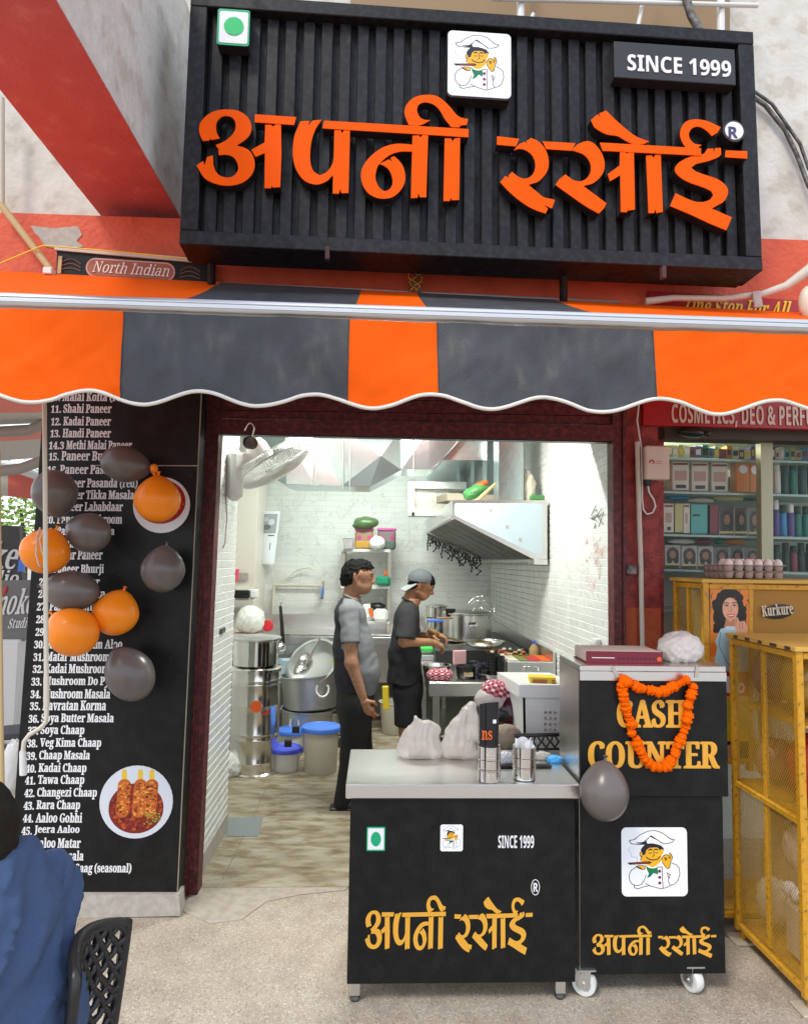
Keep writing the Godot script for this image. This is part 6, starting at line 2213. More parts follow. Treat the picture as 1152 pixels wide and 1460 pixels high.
	# smaller steel pots behind
	for q in [[622, 905, 0.115, 0.16, "lower"], [622, 880, 0.10, 0.11, "upper"]]:
		var o := at(q[0], q[1], 6.4)
		t = thing("steel_pot", "%s steel pot in the pile beside the large pot" % q[4], "pot", o, "pots piled beside the stove")
		part(t, "body", pot_mesh(o, q[2], q[3]), mats.chrome)
		m = MB.new()
		m.lathe([Vector2(q[2] + 0.005, q[3]), Vector2(q[2] * 0.6, q[3] + 0.012), Vector2(0, q[3] + 0.015)], o, 24)
		part(t, "lid", m, mats.chrome)
	m = MB.new()
	m.box(at(622, 885, 6.25), Vector3(0.17, 0.02, 0.05), Basis.IDENTITY, 0.004)
	single("blue_clip", m, mats.blue_lid, "blue strip on the rim of the lower steel pot", "clip")
	m = MB.new()
	m.box(at(608, 925, 5.6), Vector3(0.16, 0.03, 0.14), Basis.IDENTITY, 0.004)
	single("green_board", m, mat("bright_green", lin(0.05, 0.50, 0.08), 0.5), "bright green board at the stove's left end", "board")
	t = thing("steel_stand", "low steel stand carrying the green board", "stand", Vector3(0.42, 0, -5.6))
	m = MB.new()
	var gs := at(606, 931, 5.6)
	m.box(gs + Vector3(0, -0.02, 0), Vector3(0.24, 0.04, 0.3), Basis.IDENTITY, 0.004)
	part(t, "top", m, mats.brushed_steel)
	m = MB.new()
	m.box(gs + Vector3(0.07, -0.05 - (gs.y - top - 0.05) / 2, 0), Vector3(0.06, gs.y - top + 0.02, 0.2), Basis.IDENTITY, 0.004)
	part(t, "base", m, mats.brushed_steel)
	# frying pan the cook holds
	var fp := Vector3(at(690, 920, 5.15).x, at(690, 919, 5.15).y - 0.03, -5.15)
	t = thing("frying_pan", "wide steel frying pan on the stove, its twin handle held by the cook", "pan", fp)
	part(t, "bowl", bowl(fp, 0.155, 0.055), mats.steel)
	m = MB.new()
	var hnd := at(622, 903, 4.95)
	m.tube([fp + Vector3(-0.15, 0.05, 0.0), hnd + Vector3(0.06, -0.03, -0.05), hnd], [0.006, 0.009, 0.015], 8)
	part(t, "handle", m, mat("brass", lin(0.42, 0.30, 0.12), 0.35, 0.8))
	m = MB.new()
	m.tube([fp + Vector3(-0.14, 0.045, 0.05), at(640, 921, 5.0), at(628, 918, 4.92)], 0.006, 8)
	part(t, "handle", m, mats.steel)
	m = MB.new()
	m.tube([at(611, 897, 4.97), at(634, 909, 4.97)], [0.020, 0.015], 8)
	part(t, "grip", m, mats.wood)
	m = MB.new()
	m.lathe([Vector2(0, 0), Vector2(0.02, 0), Vector2(0.10, 0.012), Vector2(0.13, 0.03)], fp + Vector3(0, 0.006, 0), 24)
	part(t, "sauce", m, mat("sauce", lin(0.30, 0.20, 0.05), 0.3))
	# trays of food and cups along the bench front
	for q in [[622, 968, 0.095, 0.09, "chrome", "open steel bowl at the bench corner beside the checked cloth"], [664, 970, 0.07, 0.085, "black_plastic", "dark pot with paper label on the bench front"], [700, 945, 0.11, 0.04, "steel", "shallow steel bowl of chopped herbs on the bench"]]:
		var o: Vector3 = at(q[0], q[1], 4.68)
		o.y = top
		t = thing("bench_bowl", q[5], "bowl", o)
		part(t, "body", pot_mesh(o, q[2], q[3], Basis.IDENTITY, 1.15, 0.006, 26), mats[q[4]])
		if q[4] == "black_plastic":
			m = MB.new()
			m.box(o + Vector3(0.01, 0.035, 0.064), Vector3(0.06, 0.03, 0.003))
			part(t, "paper_label", m, mat("kraft", lin(0.42, 0.33, 0.18), 0.7))
		elif q[4] == "steel":
			m = MB.new()
			m.lathe([Vector2(0, 0.035), Vector2(0.10, 0.03)], o, 20)
			part(t, "herbs", m, mat("herbs", lin(0.16, 0.17, 0.04), 0.8))
	# red checked cloths
	var ck := Print.new(64, 64, Color(0.86, 0.78, 0.78))
	for i in 8:
		for j in 8:
			if (i + j) % 2 == 0:
				ck.box(i * 8, j * 8, 8, 8, Color(0.55, 0.16, 0.22))
			elif i % 2 == 0:
				ck.box(i * 8, j * 8, 8, 8, Color(0.74, 0.45, 0.50))
	var check := print_mat("checked_cloth", ck, 0.9)
	check.uv1_scale = Vector3(3, 2, 1)
	m = lumpy(Vector3(at(627, 965, 4.6).x, top + 0.035, -4.6), Vector3(0.085, 0.045, 0.06), 22, 0.15)
	single("checked_cloth", m, check, "crumpled red checked cloth on the bench corner", "cloth")
	# black cup stacks
	for q in [[701, 0.16, "taller"], [713, 0.15, "broader"], [690, 0.05, "short"]]:
		var o := Vector3(at(q[0], 968, 4.62).x, top, -4.62)
		t = thing("cup_stack", "%s stack of ribbed black plastic cups on the bench" % q[2], "cups", o, "black cup stacks on the bench")
		var k := 0
		while k * 0.022 < q[1]:
			m = MB.new()
			m.lathe([Vector2(0, 0), Vector2(0.026, 0), Vector2(0.030, 0.02), Vector2(0.033, 0.021), Vector2(0.033, 0.025), Vector2(0.028, 0.025)], o + Vector3(0, k * 0.022, 0), 16)
			part(t, "cup", m, mats.black_plastic)
			k += 1
	for q in [[680, 4.66], [686, 4.75], [676, 4.85], [694, 4.8]]:
		var o := Vector3(at(q[0], 970, q[1]).x, top, -q[1])
		m = MB.new()
		m.lathe([Vector2(0, 0), Vector2(0.03, 0), Vector2(0.034, 0.08), Vector2(0.030, 0.09), Vector2(0, 0.09)], o, 16)
		single("dark_jar", m, mat("night_blue", lin(0.008, 0.012, 0.022), 0.25), "dark glossy jar standing among the black cups on the bench", "jar", "dark jars on the bench")
	# steel ingredient box with handle
	var bo := Vector3(at(752, 972, 4.66).x, top, -4.72)
	t = thing("ingredient_box", "low grey steel box with wire handle and open trays of vegetables", "box", bo)
	m = MB.new()
	m.box(bo + Vector3(0, 0.065, 0), Vector3(0.31, 0.13, 0.30), Basis.IDENTITY, 0.004)
	part(t, "case", m, mats.aluminium)
	m = MB.new()
	m.tube([bo + Vector3(-0.05, 0.03, 0.152), bo + Vector3(-0.05, 0.10, 0.165), bo + Vector3(0.05, 0.10, 0.165), bo + Vector3(0.05, 0.03, 0.152)], 0.005, 6)
	part(t, "handle", m, mats.chrome)
	for k in 4:
		m = MB.new()
		m.box(bo + Vector3(-0.11 + 0.075 * k, 0.134, 0), Vector3(0.068, 0.006, 0.26), Basis.IDENTITY, 0.002)
		part(t, "tray_fill", m, [mat("onion_white", lin(0.55, 0.50, 0.42), 0.8), mat("herbs", Color.GREEN), mats.red_plastic, mats.orange_print][k])
	rng.seed = 8
	var veg := [mat("tomato", lin(0.34, 0.035, 0.02), 0.5), mat("pepper", lin(0.06, 0.13, 0.03), 0.6), mat("onion_white", Color.WHITE), mat("corn", lin(0.45, 0.30, 0.08), 0.6), mat("carrot", lin(0.42, 0.14, 0.03), 0.6)]
	for k in 30:
		m = MB.new()
		var p := bo + Vector3(rng.randf_range(-0.22, 0.06), 0.138 + rng.randf() * 0.022, rng.randf_range(-0.34, 0.0))
		m.box(p, Vector3(0.030, 0.016, 0.022) * rng.randf_range(0.6, 1.15), Basis(Vector3.UP, rng.randf() * 6.0) * Basis(Vector3.RIGHT, rng.randf() - 0.5), 0.005)
		part(t, ["tomato_piece", "pepper_piece", "onion_piece", "corn_piece", "carrot_piece"][k % 5], m, veg[k % 5])
	# oil bottle
	var ob := Vector3(at(761, 930, 4.95).x, top + 0.09, -4.95)
	t = thing("oil_bottle", "clear oil bottle with blue cap by the wall", "bottle", ob)
	m = MB.new()
	m.lathe([Vector2(0, 0), Vector2(0.034, 0), Vector2(0.036, 0.06), Vector2(0.034, 0.08), Vector2(0.014, 0.11), Vector2(0.013, 0.118)], ob, 18)
	part(t, "body", m, mat("oil", lin(0.40, 0.28, 0.12), 0.12))
	m = MB.new()
	m.lathe([Vector2(0.016, 0.116), Vector2(0.016, 0.136), Vector2(0, 0.138)], ob, 14)
	part(t, "cap", m, mats.deep_blue_lid)
	# pink cloth hanging and pots under the bench
	m = MB.new()
	m.box(Vector3(at(655, 940, 4.75).x, top + 0.13, -4.75), Vector3(0.10, 0.10, 0.02), Basis(Vector3.UP, 0.3), 0.006)
	single("pink_packet", m, mat("pale_pink", lin(0.62, 0.36, 0.36), 0.6), "pale pink printed packet standing behind the bowls", "packet")
	for q in [[640, 5.0, 0.12, 0.12], [652, 4.85, 0.08, 0.09], [700, 5.2, 0.14, 0.16]]:
		var o := Vector3(at(q[0], 1000, q[1]).x, 0.23, -q[1])
		m = pot_mesh(o, q[2], q[3], Basis.IDENTITY, 1.1, 0.008, 24)
		single("under_pot", m, mats.chrome, "steel pot standing on the shelf under the bench", "pot", "pots under the bench")
	# bucket and yellow bottle on the floor between the two men
	var bk := gnd(563, 1045)
	t = thing("bucket", "cream plastic bucket on the floor between the two men", "bucket", bk)
	part(t, "body", pot_mesh(bk, 0.15, 0.30, Basis.IDENTITY, 1.2, 0.01, 26), mats.cream_plastic)
	m = MB.new()
	m.box(at(550, 995, 5.9), Vector3(0.055, 0.20, 0.04), Basis(Vector3.BACK, 0.05), 0.006)
	single("yellow_pack", m, mats.yellow_print, "tall yellow packet before the cream bucket", "packet")
	# ---- behind the serving counter: stool with wrapped bundle, basket, chair back
	var bz2 := 3.5
	var sb0 := at(707, 990, bz2)
	t = thing("black_stool", "black round stool seat under the cloth covered bundle", "stool", Vector3(sb0.x, 0, -bz2))
	m = MB.new()
	m.lathe([Vector2(0, -0.03), Vector2(0.115, -0.03), Vector2(0.125, 0.0), Vector2(0.115, 0.02), Vector2(0, 0.025)], at(708, 1012, bz2), 24)
	part(t, "seat", m, mats.black_plastic)
	var sy := at(708, 1012, bz2).y
	for k in 4:
		m = MB.new()
		var an := PI / 4 + PI / 2 * k
		m.tube([Vector3(sb0.x + cos(an) * 0.08, sy - 0.02, -bz2 + sin(an) * 0.08), Vector3(sb0.x + cos(an) * 0.13, 0, -bz2 + sin(an) * 0.13)], 0.015, 8)
		part(t, "leg", m, mats.black_plastic)
	m = lumpy(at(706, 998, bz2), Vector3(0.105, 0.07, 0.09), 31, 0.06)
	single("wrapped_bundle", m, mats.bag_white, "white plastic wrapped bundle on the black stool", "bundle")
	m = MB.new()
	var no := at(708, 990, bz2)
	m.ball(no, Vector3(0.088, 0.075, 0.085), Basis(Vector3.BACK, -0.35) * Basis(Vector3.UP, 0.4), 26, 16, func(dd): return (1.0 + 0.04 * sin(dd.x * 9.0)) if dd.y > -0.1 else 0.86)
	single("checked_napkin", m, check, "red checked napkin draped over the white bundle", "napkin")
	m = MB.new()
	m.ball(at(726, 1020, 3.45), Vector3(0.075, 0.10, 0.07), Basis.IDENTITY, 18, 12)
	single("dark_jug", m, mat("dark_maroon_gloss", lin(0.05, 0.01, 0.012), 0.15), "dark glossy jug behind the tall steel canister", "jug")
	m = lumpy(at(722, 1052, 3.2), Vector3(0.07, 0.06, 0.05), 35, 0.1)
	single("brown_bag", m, mat("tan_cloth", lin(0.28, 0.22, 0.16), 0.7), "tan bag between counter and black stool", "bag")
	m = lumpy(at(741, 1000, 3.7), Vector3(0.035, 0.05, 0.04), 36, 0.1)
	single("teal_bag", m, mat("pale_teal", lin(0.50, 0.66, 0.62), 0.4), "pale green bag beside the white basket", "bag")
	# white basket with pierced front
	var za := 3.25
	var ba := at(742, 1055, za)
	t = thing("laundry_basket", "white plastic basket pierced with small diamonds behind the counter", "basket", Vector3(ba.x + 0.15, 0, -za - 0.15))
	var lx := at(745, 985, za).x
	var rx := at(822, 985, za).x
	var ty := at(770, 985, za).y
	var hx0 := at(774, 1000, za).x
	var hy0 := at(800, 1062, za).y
	var hy1 := at(800, 1012, za).y
	m = MB.new()
	m.solid([Vector3(lx + 0.02, 0.0, -za), Vector3(hx0, 0.0, -za), Vector3(hx0, ty, -za), Vector3(lx, ty, -za)], Vector3(0, 0, -0.004))
	m.solid([Vector3(hx0, 0.0, -za), Vector3(rx, 0.0, -za), Vector3(rx, hy0, -za), Vector3(hx0, hy0, -za)], Vector3(0, 0, -0.004))
	m.solid([Vector3(hx0, hy1, -za), Vector3(rx, hy1, -za), Vector3(rx, ty, -za), Vector3(hx0, ty, -za)], Vector3(0, 0, -0.004))
	# pierced field: every cell a square with a real diamond opening
	var nx := int((rx - hx0) / 0.0215)
	var ny := int((hy1 - hy0) / 0.0265)
	for ix in nx:
		for iy in ny:
			var cw := (rx - hx0) / nx
			var cy := (hy1 - hy0) / ny
			var cc := Vector3(hx0 + cw * (ix + 0.5), hy0 + cy * (iy + 0.5), -za)
			var sq := [Vector3(-cw / 2, -cy / 2, 0), Vector3(cw / 2, -cy / 2, 0), Vector3(cw / 2, cy / 2, 0), Vector3(-cw / 2, cy / 2, 0)]
			var dm := [Vector3(0, -0.0095, 0), Vector3(0.0085, 0, 0), Vector3(0, 0.0095, 0), Vector3(-0.0085, 0, 0)]
			for k in 4:
				m.flat(cc + sq[k], cc + dm[k], cc + dm[(k + 3) % 4], Vector3.BACK)
				m.flat(cc + sq[k], cc + sq[(k + 1) % 4], cc + dm[k], Vector3.BACK)
	part(t, "front", m, mats.white_plastic)
	m = MB.new()
	m.solid([Vector3(lx + 0.02, 0.0, -za), Vector3(lx - 0.03, 0.0, -za - 0.33), Vector3(lx - 0.05, ty, -za - 0.33), Vector3(lx, ty, -za)], Vector3(0.012, 0, 0))
	part(t, "side", m, mats.white_plastic)
	m = MB.new()
	m.solid([Vector3(lx - 0.03, 0.0, -za - 0.33), Vector3(rx, 0.0, -za - 0.33), Vector3(rx, ty, -za - 0.33), Vector3(lx - 0.05, ty, -za - 0.33)], Vector3(0, 0, -0.012))
	part(t, "back", m, mats.white_plastic)
	m = MB.new()
	m.solid([Vector3(lx - 0.02, ty - 0.03, -za + 0.012), Vector3(rx, ty - 0.03, -za + 0.012), Vector3(rx, ty + 0.03, -za + 0.012), Vector3(lx - 0.02, ty + 0.03, -za + 0.012)], Vector3(-0.04, 0, -0.36))
	part(t, "rim", m, mats.white_plastic)
	t = thing("yellow_carton", "small yellow printed carton lying on the white basket", "carton", at(773, 972, za))
	m = MB.new()
	var yo := at(772, 971, za + 0.08)
	m.box(yo, Vector3(0.125, 0.05, 0.09), Basis(Vector3.UP, -0.12), 0.002)
	part(t, "box", m, mats.yellow_print)
	m = MB.new()
	m.box(yo + Vector3(-0.02, 0, 0.046), Vector3(0.07, 0.03, 0.002), Basis(Vector3.UP, -0.12))
	part(t, "print_panel", m, mat("maroon_print", lin(0.40, 0.12, 0.03), 0.5))
	write(t, "5", font(), mat("maroon_print", Color.RED), yo + Vector3(0.035, -0.018, 0.055), Vector3(1, 0, 0.12).normalized(), Vector3.UP, 0.02, 0.034, 0.002)
	# black wire chair back behind the counter
	t = thing("wire_chair", "black chair back with curved bars behind the counter", "chair", at(765, 1065, 3.1))
	var zc := 3.08
	m = MB.new()
	m.tube([at(733, 1049, zc), at(800, 1047, zc), at(822, 1049, zc)], 0.009, 8)
	part(t, "top_rail", m, mats.black_plastic)
	m = MB.new()
	m.tube([at(735, 1069, zc), at(822, 1067, zc)], 0.006, 6)
	part(t, "lower_rail", m, mats.black_plastic)
	for k in 7:
		m = MB.new()
		var x := 738.0 + 12.5 * k
		m.tube([at(x, 1049, zc), at(x - 3, 1058, zc), at(x + 4, 1067, zc)], 0.005, 6)
		m.tube([at(x + 3, 1049, zc), at(x + 8, 1058, zc), at(x + 2, 1067, zc)], 0.005, 6)
		part(t, "bar", m, mats.black_plastic)
	for x in [738, 818]:
		m = MB.new()
		var p := at(x, 1060, zc)
		m.tube([p, Vector3(p.x, 0, p.z)], 0.011, 8)
		part(t, "leg", m, mats.black_plastic)
	m = MB.new()
	var sp0 := at(778, 1100, zc)
	m.box(Vector3(sp0.x, 0.45, -zc - 0.2), Vector3(0.28, 0.02, 0.3), Basis.IDENTITY, 0.006)
	part(t, "seat", m, mats.black_plastic)
	# wall plug with charger on the right wall
	t = thing("charger", "white phone charger plugged into the right wall", "charger", Vector3(XR - 0.02, 1.2, -3.75))
	var pr0 := ray(850, 915)
	var pp0 := EYE + pr0 * ((XR - 0.02) / pr0.x)
	m = MB.new()
	m.box(pp0, Vector3(0.03, 0.035, 0.06), Basis.IDENTITY, 0.004)
	part(t, "plug", m, mats.white_plastic)
	m = MB.new()
	m.tube([pp0 + Vector3(-0.01, 0, 0.03), pp0 + Vector3(-0.08, 0.0, 0.15), pp0 + Vector3(-0.13, -0.04, 0.25), pp0 + Vector3(-0.14, -0.12, 0.3)], 0.0028, 6)
	part(t, "wire", m, mats.white_plastic)
	# switch plates on the left wall
	for q in [[318, 899, "small dark switch plate on the left tiled wall"]]:
		var r0 := ray(q[0], q[1])
		var p0 := EYE + r0 * ((-0.885 + 0.012) / r0.x)
		m = MB.new()
		m.box(p0, Vector3(0.012, 0.03, 0.10), Basis.IDENTITY, 0.003)
		single("switch_plate", m, mats.soot, q[2], "switch")

# ---------- serving counter, cash counter and what stands on them ----------
func veg_mark(parent: Node3D, o: Vector3, w: float, h: float) -> void:
	var m := MB.new()
	m.prism(rounded(Vector2(-w / 2, -h / 2), Vector2(w / 2, h / 2), 0.004), Transform3D(Basis.IDENTITY, o), 0.0, 0.001, false)
	var p := part(parent, "vegetarian_mark", m, mats.green_print)
	m = MB.new()
	m.prism(rounded(Vector2(-w * 0.43, -h * 0.44), Vector2(w * 0.43, h * 0.44), 0.003), Transform3D(Basis.IDENTITY, o), 0.001, 0.002, false)
	part(p, "panel", m, mats.white_print)
	m = MB.new()
	m.prism(disc(Vector2.ZERO, w * 0.27, h * 0.30), Transform3D(Basis.IDENTITY, o), 0.002, 0.003, false)
	part(p, "dot", m, mats.green_print)

func castor(parent: Node3D, o: Vector3, r: float, turn: float, m: Material) -> void:
	var mb := MB.new()
	var w := Basis(Vector3.UP, turn) * Basis(Vector3.BACK, PI / 2)
	var prof := [Vector2(0, -0.012), Vector2(r * 0.55, -0.012), Vector2(r * 0.6, -0.018), Vector2(r * 0.93, -0.018), Vector2(r, -0.010), Vector2(r, 0.010), Vector2(r * 0.93, 0.018), Vector2(r * 0.6, 0.018), Vector2(r * 0.55, 0.012), Vector2(0, 0.012)]
	mb.lathe(prof, o, 28, w)
	var c := part(parent, "castor", mb, m)
	mb = MB.new()
	mb.lathe([Vector2(0, -0.03), Vector2(0.011, -0.03), Vector2(0.011, 0.03), Vector2(0, 0.03)], o, 12, w)
	part(c, "axle", mb, mats.chrome)
	mb = MB.new()
	for s in [-1.0, 1.0]:
		mb.solid([o + Basis(Vector3.UP, turn) * Vector3(s * 0.023, -0.012, 0.018), o + Basis(Vector3.UP, turn) * Vector3(s * 0.023, -0.012, -0.018), o + Basis(Vector3.UP, turn) * Vector3(s * 0.023, r * 1.25, -0.03), o + Basis(Vector3.UP, turn) * Vector3(s * 0.023, r * 1.25, 0.03)], Basis(Vector3.UP, turn) * Vector3(s * 0.003, 0, 0))
	mb.box(o + Vector3(0, r * 1.28, 0), Vector3(0.07, 0.006, 0.07))
	part(c, "fork", mb, mats.aluminium)

func carry_bag(bones: Array, z: float, o: Vector3, sd: int, label: String) -> void:
	var t := thing("carrier_bag", label, "bag", o, "knotted carrier bags on the serving counter")
	var n := FastNoiseLite.new()
	n.seed = sd
	n.frequency = 7.0
	n.fractal_octaves = 3
	n.fractal_type = FastNoiseLite.FRACTAL_RIDGED
	var fd := Field.new(o + Vector3(-0.16, -0.01, -0.12), o + Vector3(0.16, 0.27, 0.12), 0.0046)
	for b in bones:
		fd.bone(at(b[0], b[1], z) + Vector3(0, 0, b[6]), at(b[2], b[3], z) + Vector3(0, 0, b[6]), b[4], b[5], 0.03, Vector3(1, 1, b[7]))
	fd.cut(o + Vector3(0, 0.002, 0), Vector3.DOWN)
	fd.shape(func(p, d): 
		var q: Vector3 = p - o
		var an := atan2(q.z, q.x - 0.02)
		var nn: float = n.get_noise_3d(p.x, p.y * 0.6, p.z)
		return d - 0.006 * nn + 0.0042 * abs(sin(an * 5.5 + nn * 2.5 + q.y * 14.0)) * clamp(q.y * 14.0 - 0.2, 0.0, 1.0) + 0.0025 * n.get_noise_3d(p.x * 2.6 + p.y, p.y * 1.8, p.z * 2.6))
	var m := MB.new()
	fd.into(m)
	part(t, "sack", m, mats.bag_white)
	for k in 2:
		m = MB.new()
		m.lathe([Vector2(0, 0), Vector2(0.030, 0), Vector2(0.034, 0.035), Vector2(0.036, 0.04), Vector2(0, 0.042)], o + Vector3(-0.018 + 0.036 * k, 0.012, -0.01), 20)
		part(t, "food_tub", m, mat("tub_tan", lin(0.45, 0.30, 0.20), 0.5))

func build_counters() -> void:
	var ZC := 2.60
	var m: MB
	var xl := at(493, 1125, ZC).x
	var xr := at(827, 1125, ZC).x
	var top := at(660, 1118.5, ZC).y
	var zb: float = gnd(600, 1068.5, top).z
	var t := thing("serving_counter", "black serving counter with steel top and gold Hindi shop name", "counter", Vector3((xl + xr) / 2, 0, -ZC - 0.2))
	m = MB.new()
	m.box(Vector3((xl + xr) / 2, top - 0.027, (-ZC + zb) / 2), Vector3(xr - xl, 0.054, -ZC - zb), Basis.IDENTITY, 0.004)
	part(t, "steel_top", m, mats.brushed_steel)
	var fl := at(497, 1270, ZC).x
	var fr := at(822, 1270, ZC).x
	var fb := at(660, 1402, ZC + 0.02).y
	m = MB.new()
	m.box(Vector3((fl + fr) / 2, (top - 0.054 + fb) / 2, -ZC - 0.028), Vector3(fr - fl, top - 0.054 - fb, 0.016), Basis.IDENTITY, 0.002)
	part(t, "front_panel", m, mats.black_panel)
	for x in [fl + 0.006, fr - 0.006]:
		m = MB.new()
		m.box(Vector3(x, (top - 0.054 + fb) / 2, (-ZC + zb) / 2 - 0.02), Vector3(0.012, top - 0.056 - fb, -ZC - zb - 0.04))
		part(t, "side_panel", m, mats.brushed_steel)
	m = MB.new()
	m.box(Vector3((fl + fr) / 2, fb + 0.01, (-ZC + zb) / 2 - 0.02), Vector3(fr - fl - 0.03, 0.02, -ZC - zb - 0.06))
	part(t, "floor_panel", m, mats.brushed_steel)
	for q in [[fl + 0.03, -ZC - 0.06], [fr - 0.05, -ZC - 0.06], [fl + 0.03, zb + 0.05], [fr - 0.05, zb + 0.05]]:
		m = MB.new()
		m.box(Vector3(q[0], fb / 2 + 0.012, q[1]), Vector3(0.038, fb - 0.02, 0.038), Basis.IDENTITY, 0.003)
		var lg := part(t, "leg", m, mats.brushed_steel)
		m = MB.new()
		m.lathe([Vector2(0, 0), Vector2(0.017, 0), Vector2(0.021, 0.008), Vector2(0.016, 0.02), Vector2(0, 0.02)], Vector3(q[0], 0, q[1]), 14)
		part(lg, "foot", m, mats.dark_steel)
	var zf := ZC + 0.0185
	veg_mark(t, at(536, 1196, zf), 0.070, 0.088)
	m = MB.new()
	var ea := at(627.5, 1213.5, zf)
	var eb := at(660, 1175.5, zf)
	m.prism(rounded(Vector2(ea.x, ea.y), Vector2(eb.x, eb.y), 0.008), Transform3D(Basis.IDENTITY, Vector3(0, 0, -zf)), 0.0, 0.0015, false)
	part(t, "emblem", m, chef)
	var wa := at(710, 1209, zf)
	var wb := at(761, 1209, zf)
	write(t, "SINCE 1999", font(), mats.white_print, wa, Vector3.RIGHT, Vector3.UP, wb.x - wa.x, 0.046, 0.0015)
	# registered mark: ring and letter
	var rc := at(763, 1265, zf)
	m = MB.new()
	var ring := []
	for k in 24:
		ring.append(rc + Vector3(cos(TAU * k / 24.0) * 0.0155, sin(TAU * k / 24.0) * 0.028, 0.0008))
	m.tube(ring, 0.0016, 4, false, true)
	part(t, "ring_mark", m, mats.white_print)
	write(t, "R", font(), mats.white_print, rc + Vector3(-0.0075, -0.016, 0), Vector3.RIGHT, Vector3.UP, 0.017, 0.032, 0.0015)
	var na := at(520, 1363, zf)
	var nb := at(759, 1276, zf)
	small_name(t, na, nb.x - na.x, nb.y - na.y, mats.gold_print)

	# cash counter
	var ZK := 2.64
	var cl := at(827, 1060, ZK).x
	var cr := at(1037, 1060, ZK).x
	var ch := at(930, 949, ZK).y
	var mid := at(930, 1136, ZK).y
	var low := at(930, 1393, ZK).y
	var zk2: float = -ZK - 0.30
	t = thing("cash_counter", "tall black cash counter on white castors with gold lettering", "counter", Vector3((cl + cr) / 2, 0, -ZK - 0.15))
	m = MB.new()
	m.box(Vector3((cl + cr) / 2, ch - 0.012, (-ZK + zk2) / 2), Vector3(cr - cl, 0.024, 0.30), Basis.IDENTITY, 0.003)
	part(t, "steel_top", m, mats.brushed_steel)
	m = MB.new()
	m.box(Vector3((cl + cr) / 2, ch - 0.042, -ZK - 0.002), Vector3(cr - cl, 0.034, 0.004))
	part(t, "top_trim", m, mats.brushed_steel)
	m = MB.new()
	m.box(Vector3((cl + cr) / 2, (ch - 0.06 + mid) / 2, -ZK - 0.006), Vector3(cr - cl, ch - 0.06 - mid, 0.012), Basis.IDENTITY, 0.002)
	part(t, "upper_front", m, mats.black_panel)
	m = MB.new()
	m.box(Vector3(cl + 0.006, (ch - 0.024 + low) / 2, (-ZK + zk2) / 2 - 0.008), Vector3(0.012, ch - 0.026 - low, 0.282))
	part(t, "side_panel", m, mats.brushed_steel)
	m = MB.new()
	m.box(Vector3(cr - 0.026, (ch - 0.024 + low) / 2, (-ZK + zk2) / 2 - 0.008), Vector3(0.012, ch - 0.026 - low, 0.282))
	part(t, "side_panel", m, mats.black_panel)
	m = MB.new()
	m.box(Vector3((cl + cr) / 2 - 0.008, (mid + low) / 2 - 0.002, -ZK - 0.022), Vector3(cr - cl - 0.016, mid - low - 0.004, 0.012), Basis.IDENTITY, 0.002)
	part(t, "lower_front", m, mats.black_panel)
	m = MB.new()
	m.box(Vector3((cl + cr) / 2, low + 0.008, (-ZK + zk2) / 2 - 0.012), Vector3(cr - cl - 0.05, 0.016, 0.26))
	part(t, "floor_panel", m, mats.dark_steel)
	castor(t, Vector3(at(833, 1414, ZK).x + 0.01, 0.046, -ZK - 0.035), 0.046, 1.1, mats.white_plastic)
	castor(t, Vector3(at(995, 1410, ZK).x, 0.046, -ZK - 0.05), 0.046, 0.35, mats.white_plastic)
	castor(t, Vector3(cr - 0.02, 0.046, zk2 + 0.03), 0.046, 0.2, mat("grey_rubber", lin(0.20, 0.18, 0.18), 0.6))
	castor(t, Vector3(cl + 0.06, 0.046, zk2 + 0.03), 0.046, 0.6, mats.white_plastic)
	var zu := ZK - 0.0005
	var f := font(true, true)
	var ca := at(879, 1037, zu)
	var cb := at(978, 1037, zu)
	write(t, "CASH", f, mats.gold_print, ca, Vector3.RIGHT, Vector3.UP, cb.x - ca.x - 0.005, 0.104, 0.0015, "lettering", 0.0, 0.006)
	ca = at(838, 1095, zu)
	cb = at(1025, 1095, zu)
	write(t, "COUNTER", f, mats.gold_print, ca, Vector3.RIGHT, Vector3.UP, cb.x - ca.x - 0.005, 0.100, 0.0015, "lettering", 0.0, 0.006)
	var zl := ZK + 0.0155
	ea = at(886, 1278, zl)
	eb = at(978.5, 1179.5, zl)
	m = MB.new()
	m.prism(rounded(Vector2(ea.x, ea.y), Vector2(eb.x, eb.y), 0.02), Transform3D(Basis.IDENTITY, Vector3(0, 0, -zl)), 0.0, 0.0015, false)
	part(t, "emblem", m, chef)
	na = at(844, 1367, zl)
	nb = at(1020, 1319, zl)
	small_name(t, na, nb.x - na.x, nb.y - na.y, mats.gold_print)

	# marigold garland
	var g := thing("marigold_garland", "orange marigold garland hung in a loop on the cash counter", "garland", at(938, 975, ZK - 0.02))
	var fm := []
	for k in 4:
		var n := FastNoiseLite.new()
		n.seed = 60 + k
		n.frequency = 3.2
		var mb := MB.new()
		mb.ball(Vector3.ZERO, Vector3(0.022, 0.017, 0.020), Basis.IDENTITY, 22, 14, func(d): return 1.0 + 0.10 * sin(atan2(d.z, d.x) * 9.0 + d.y * 6.0) + 0.30 * n.get_noise_3d(d.x, d.y, d.z) + 0.08 * sin(d.y * 22.0))
		fm.append(mb.mesh())
	var mari := mat("marigold", lin(0.85, 0.125, 0.002), 0.8, 0.0, 0.15)
	var path := [[884, 985], [888, 970], [898, 974], [910, 981], [924, 985], [938, 986], [950, 984], [962, 979], [973, 973], [985, 967]]
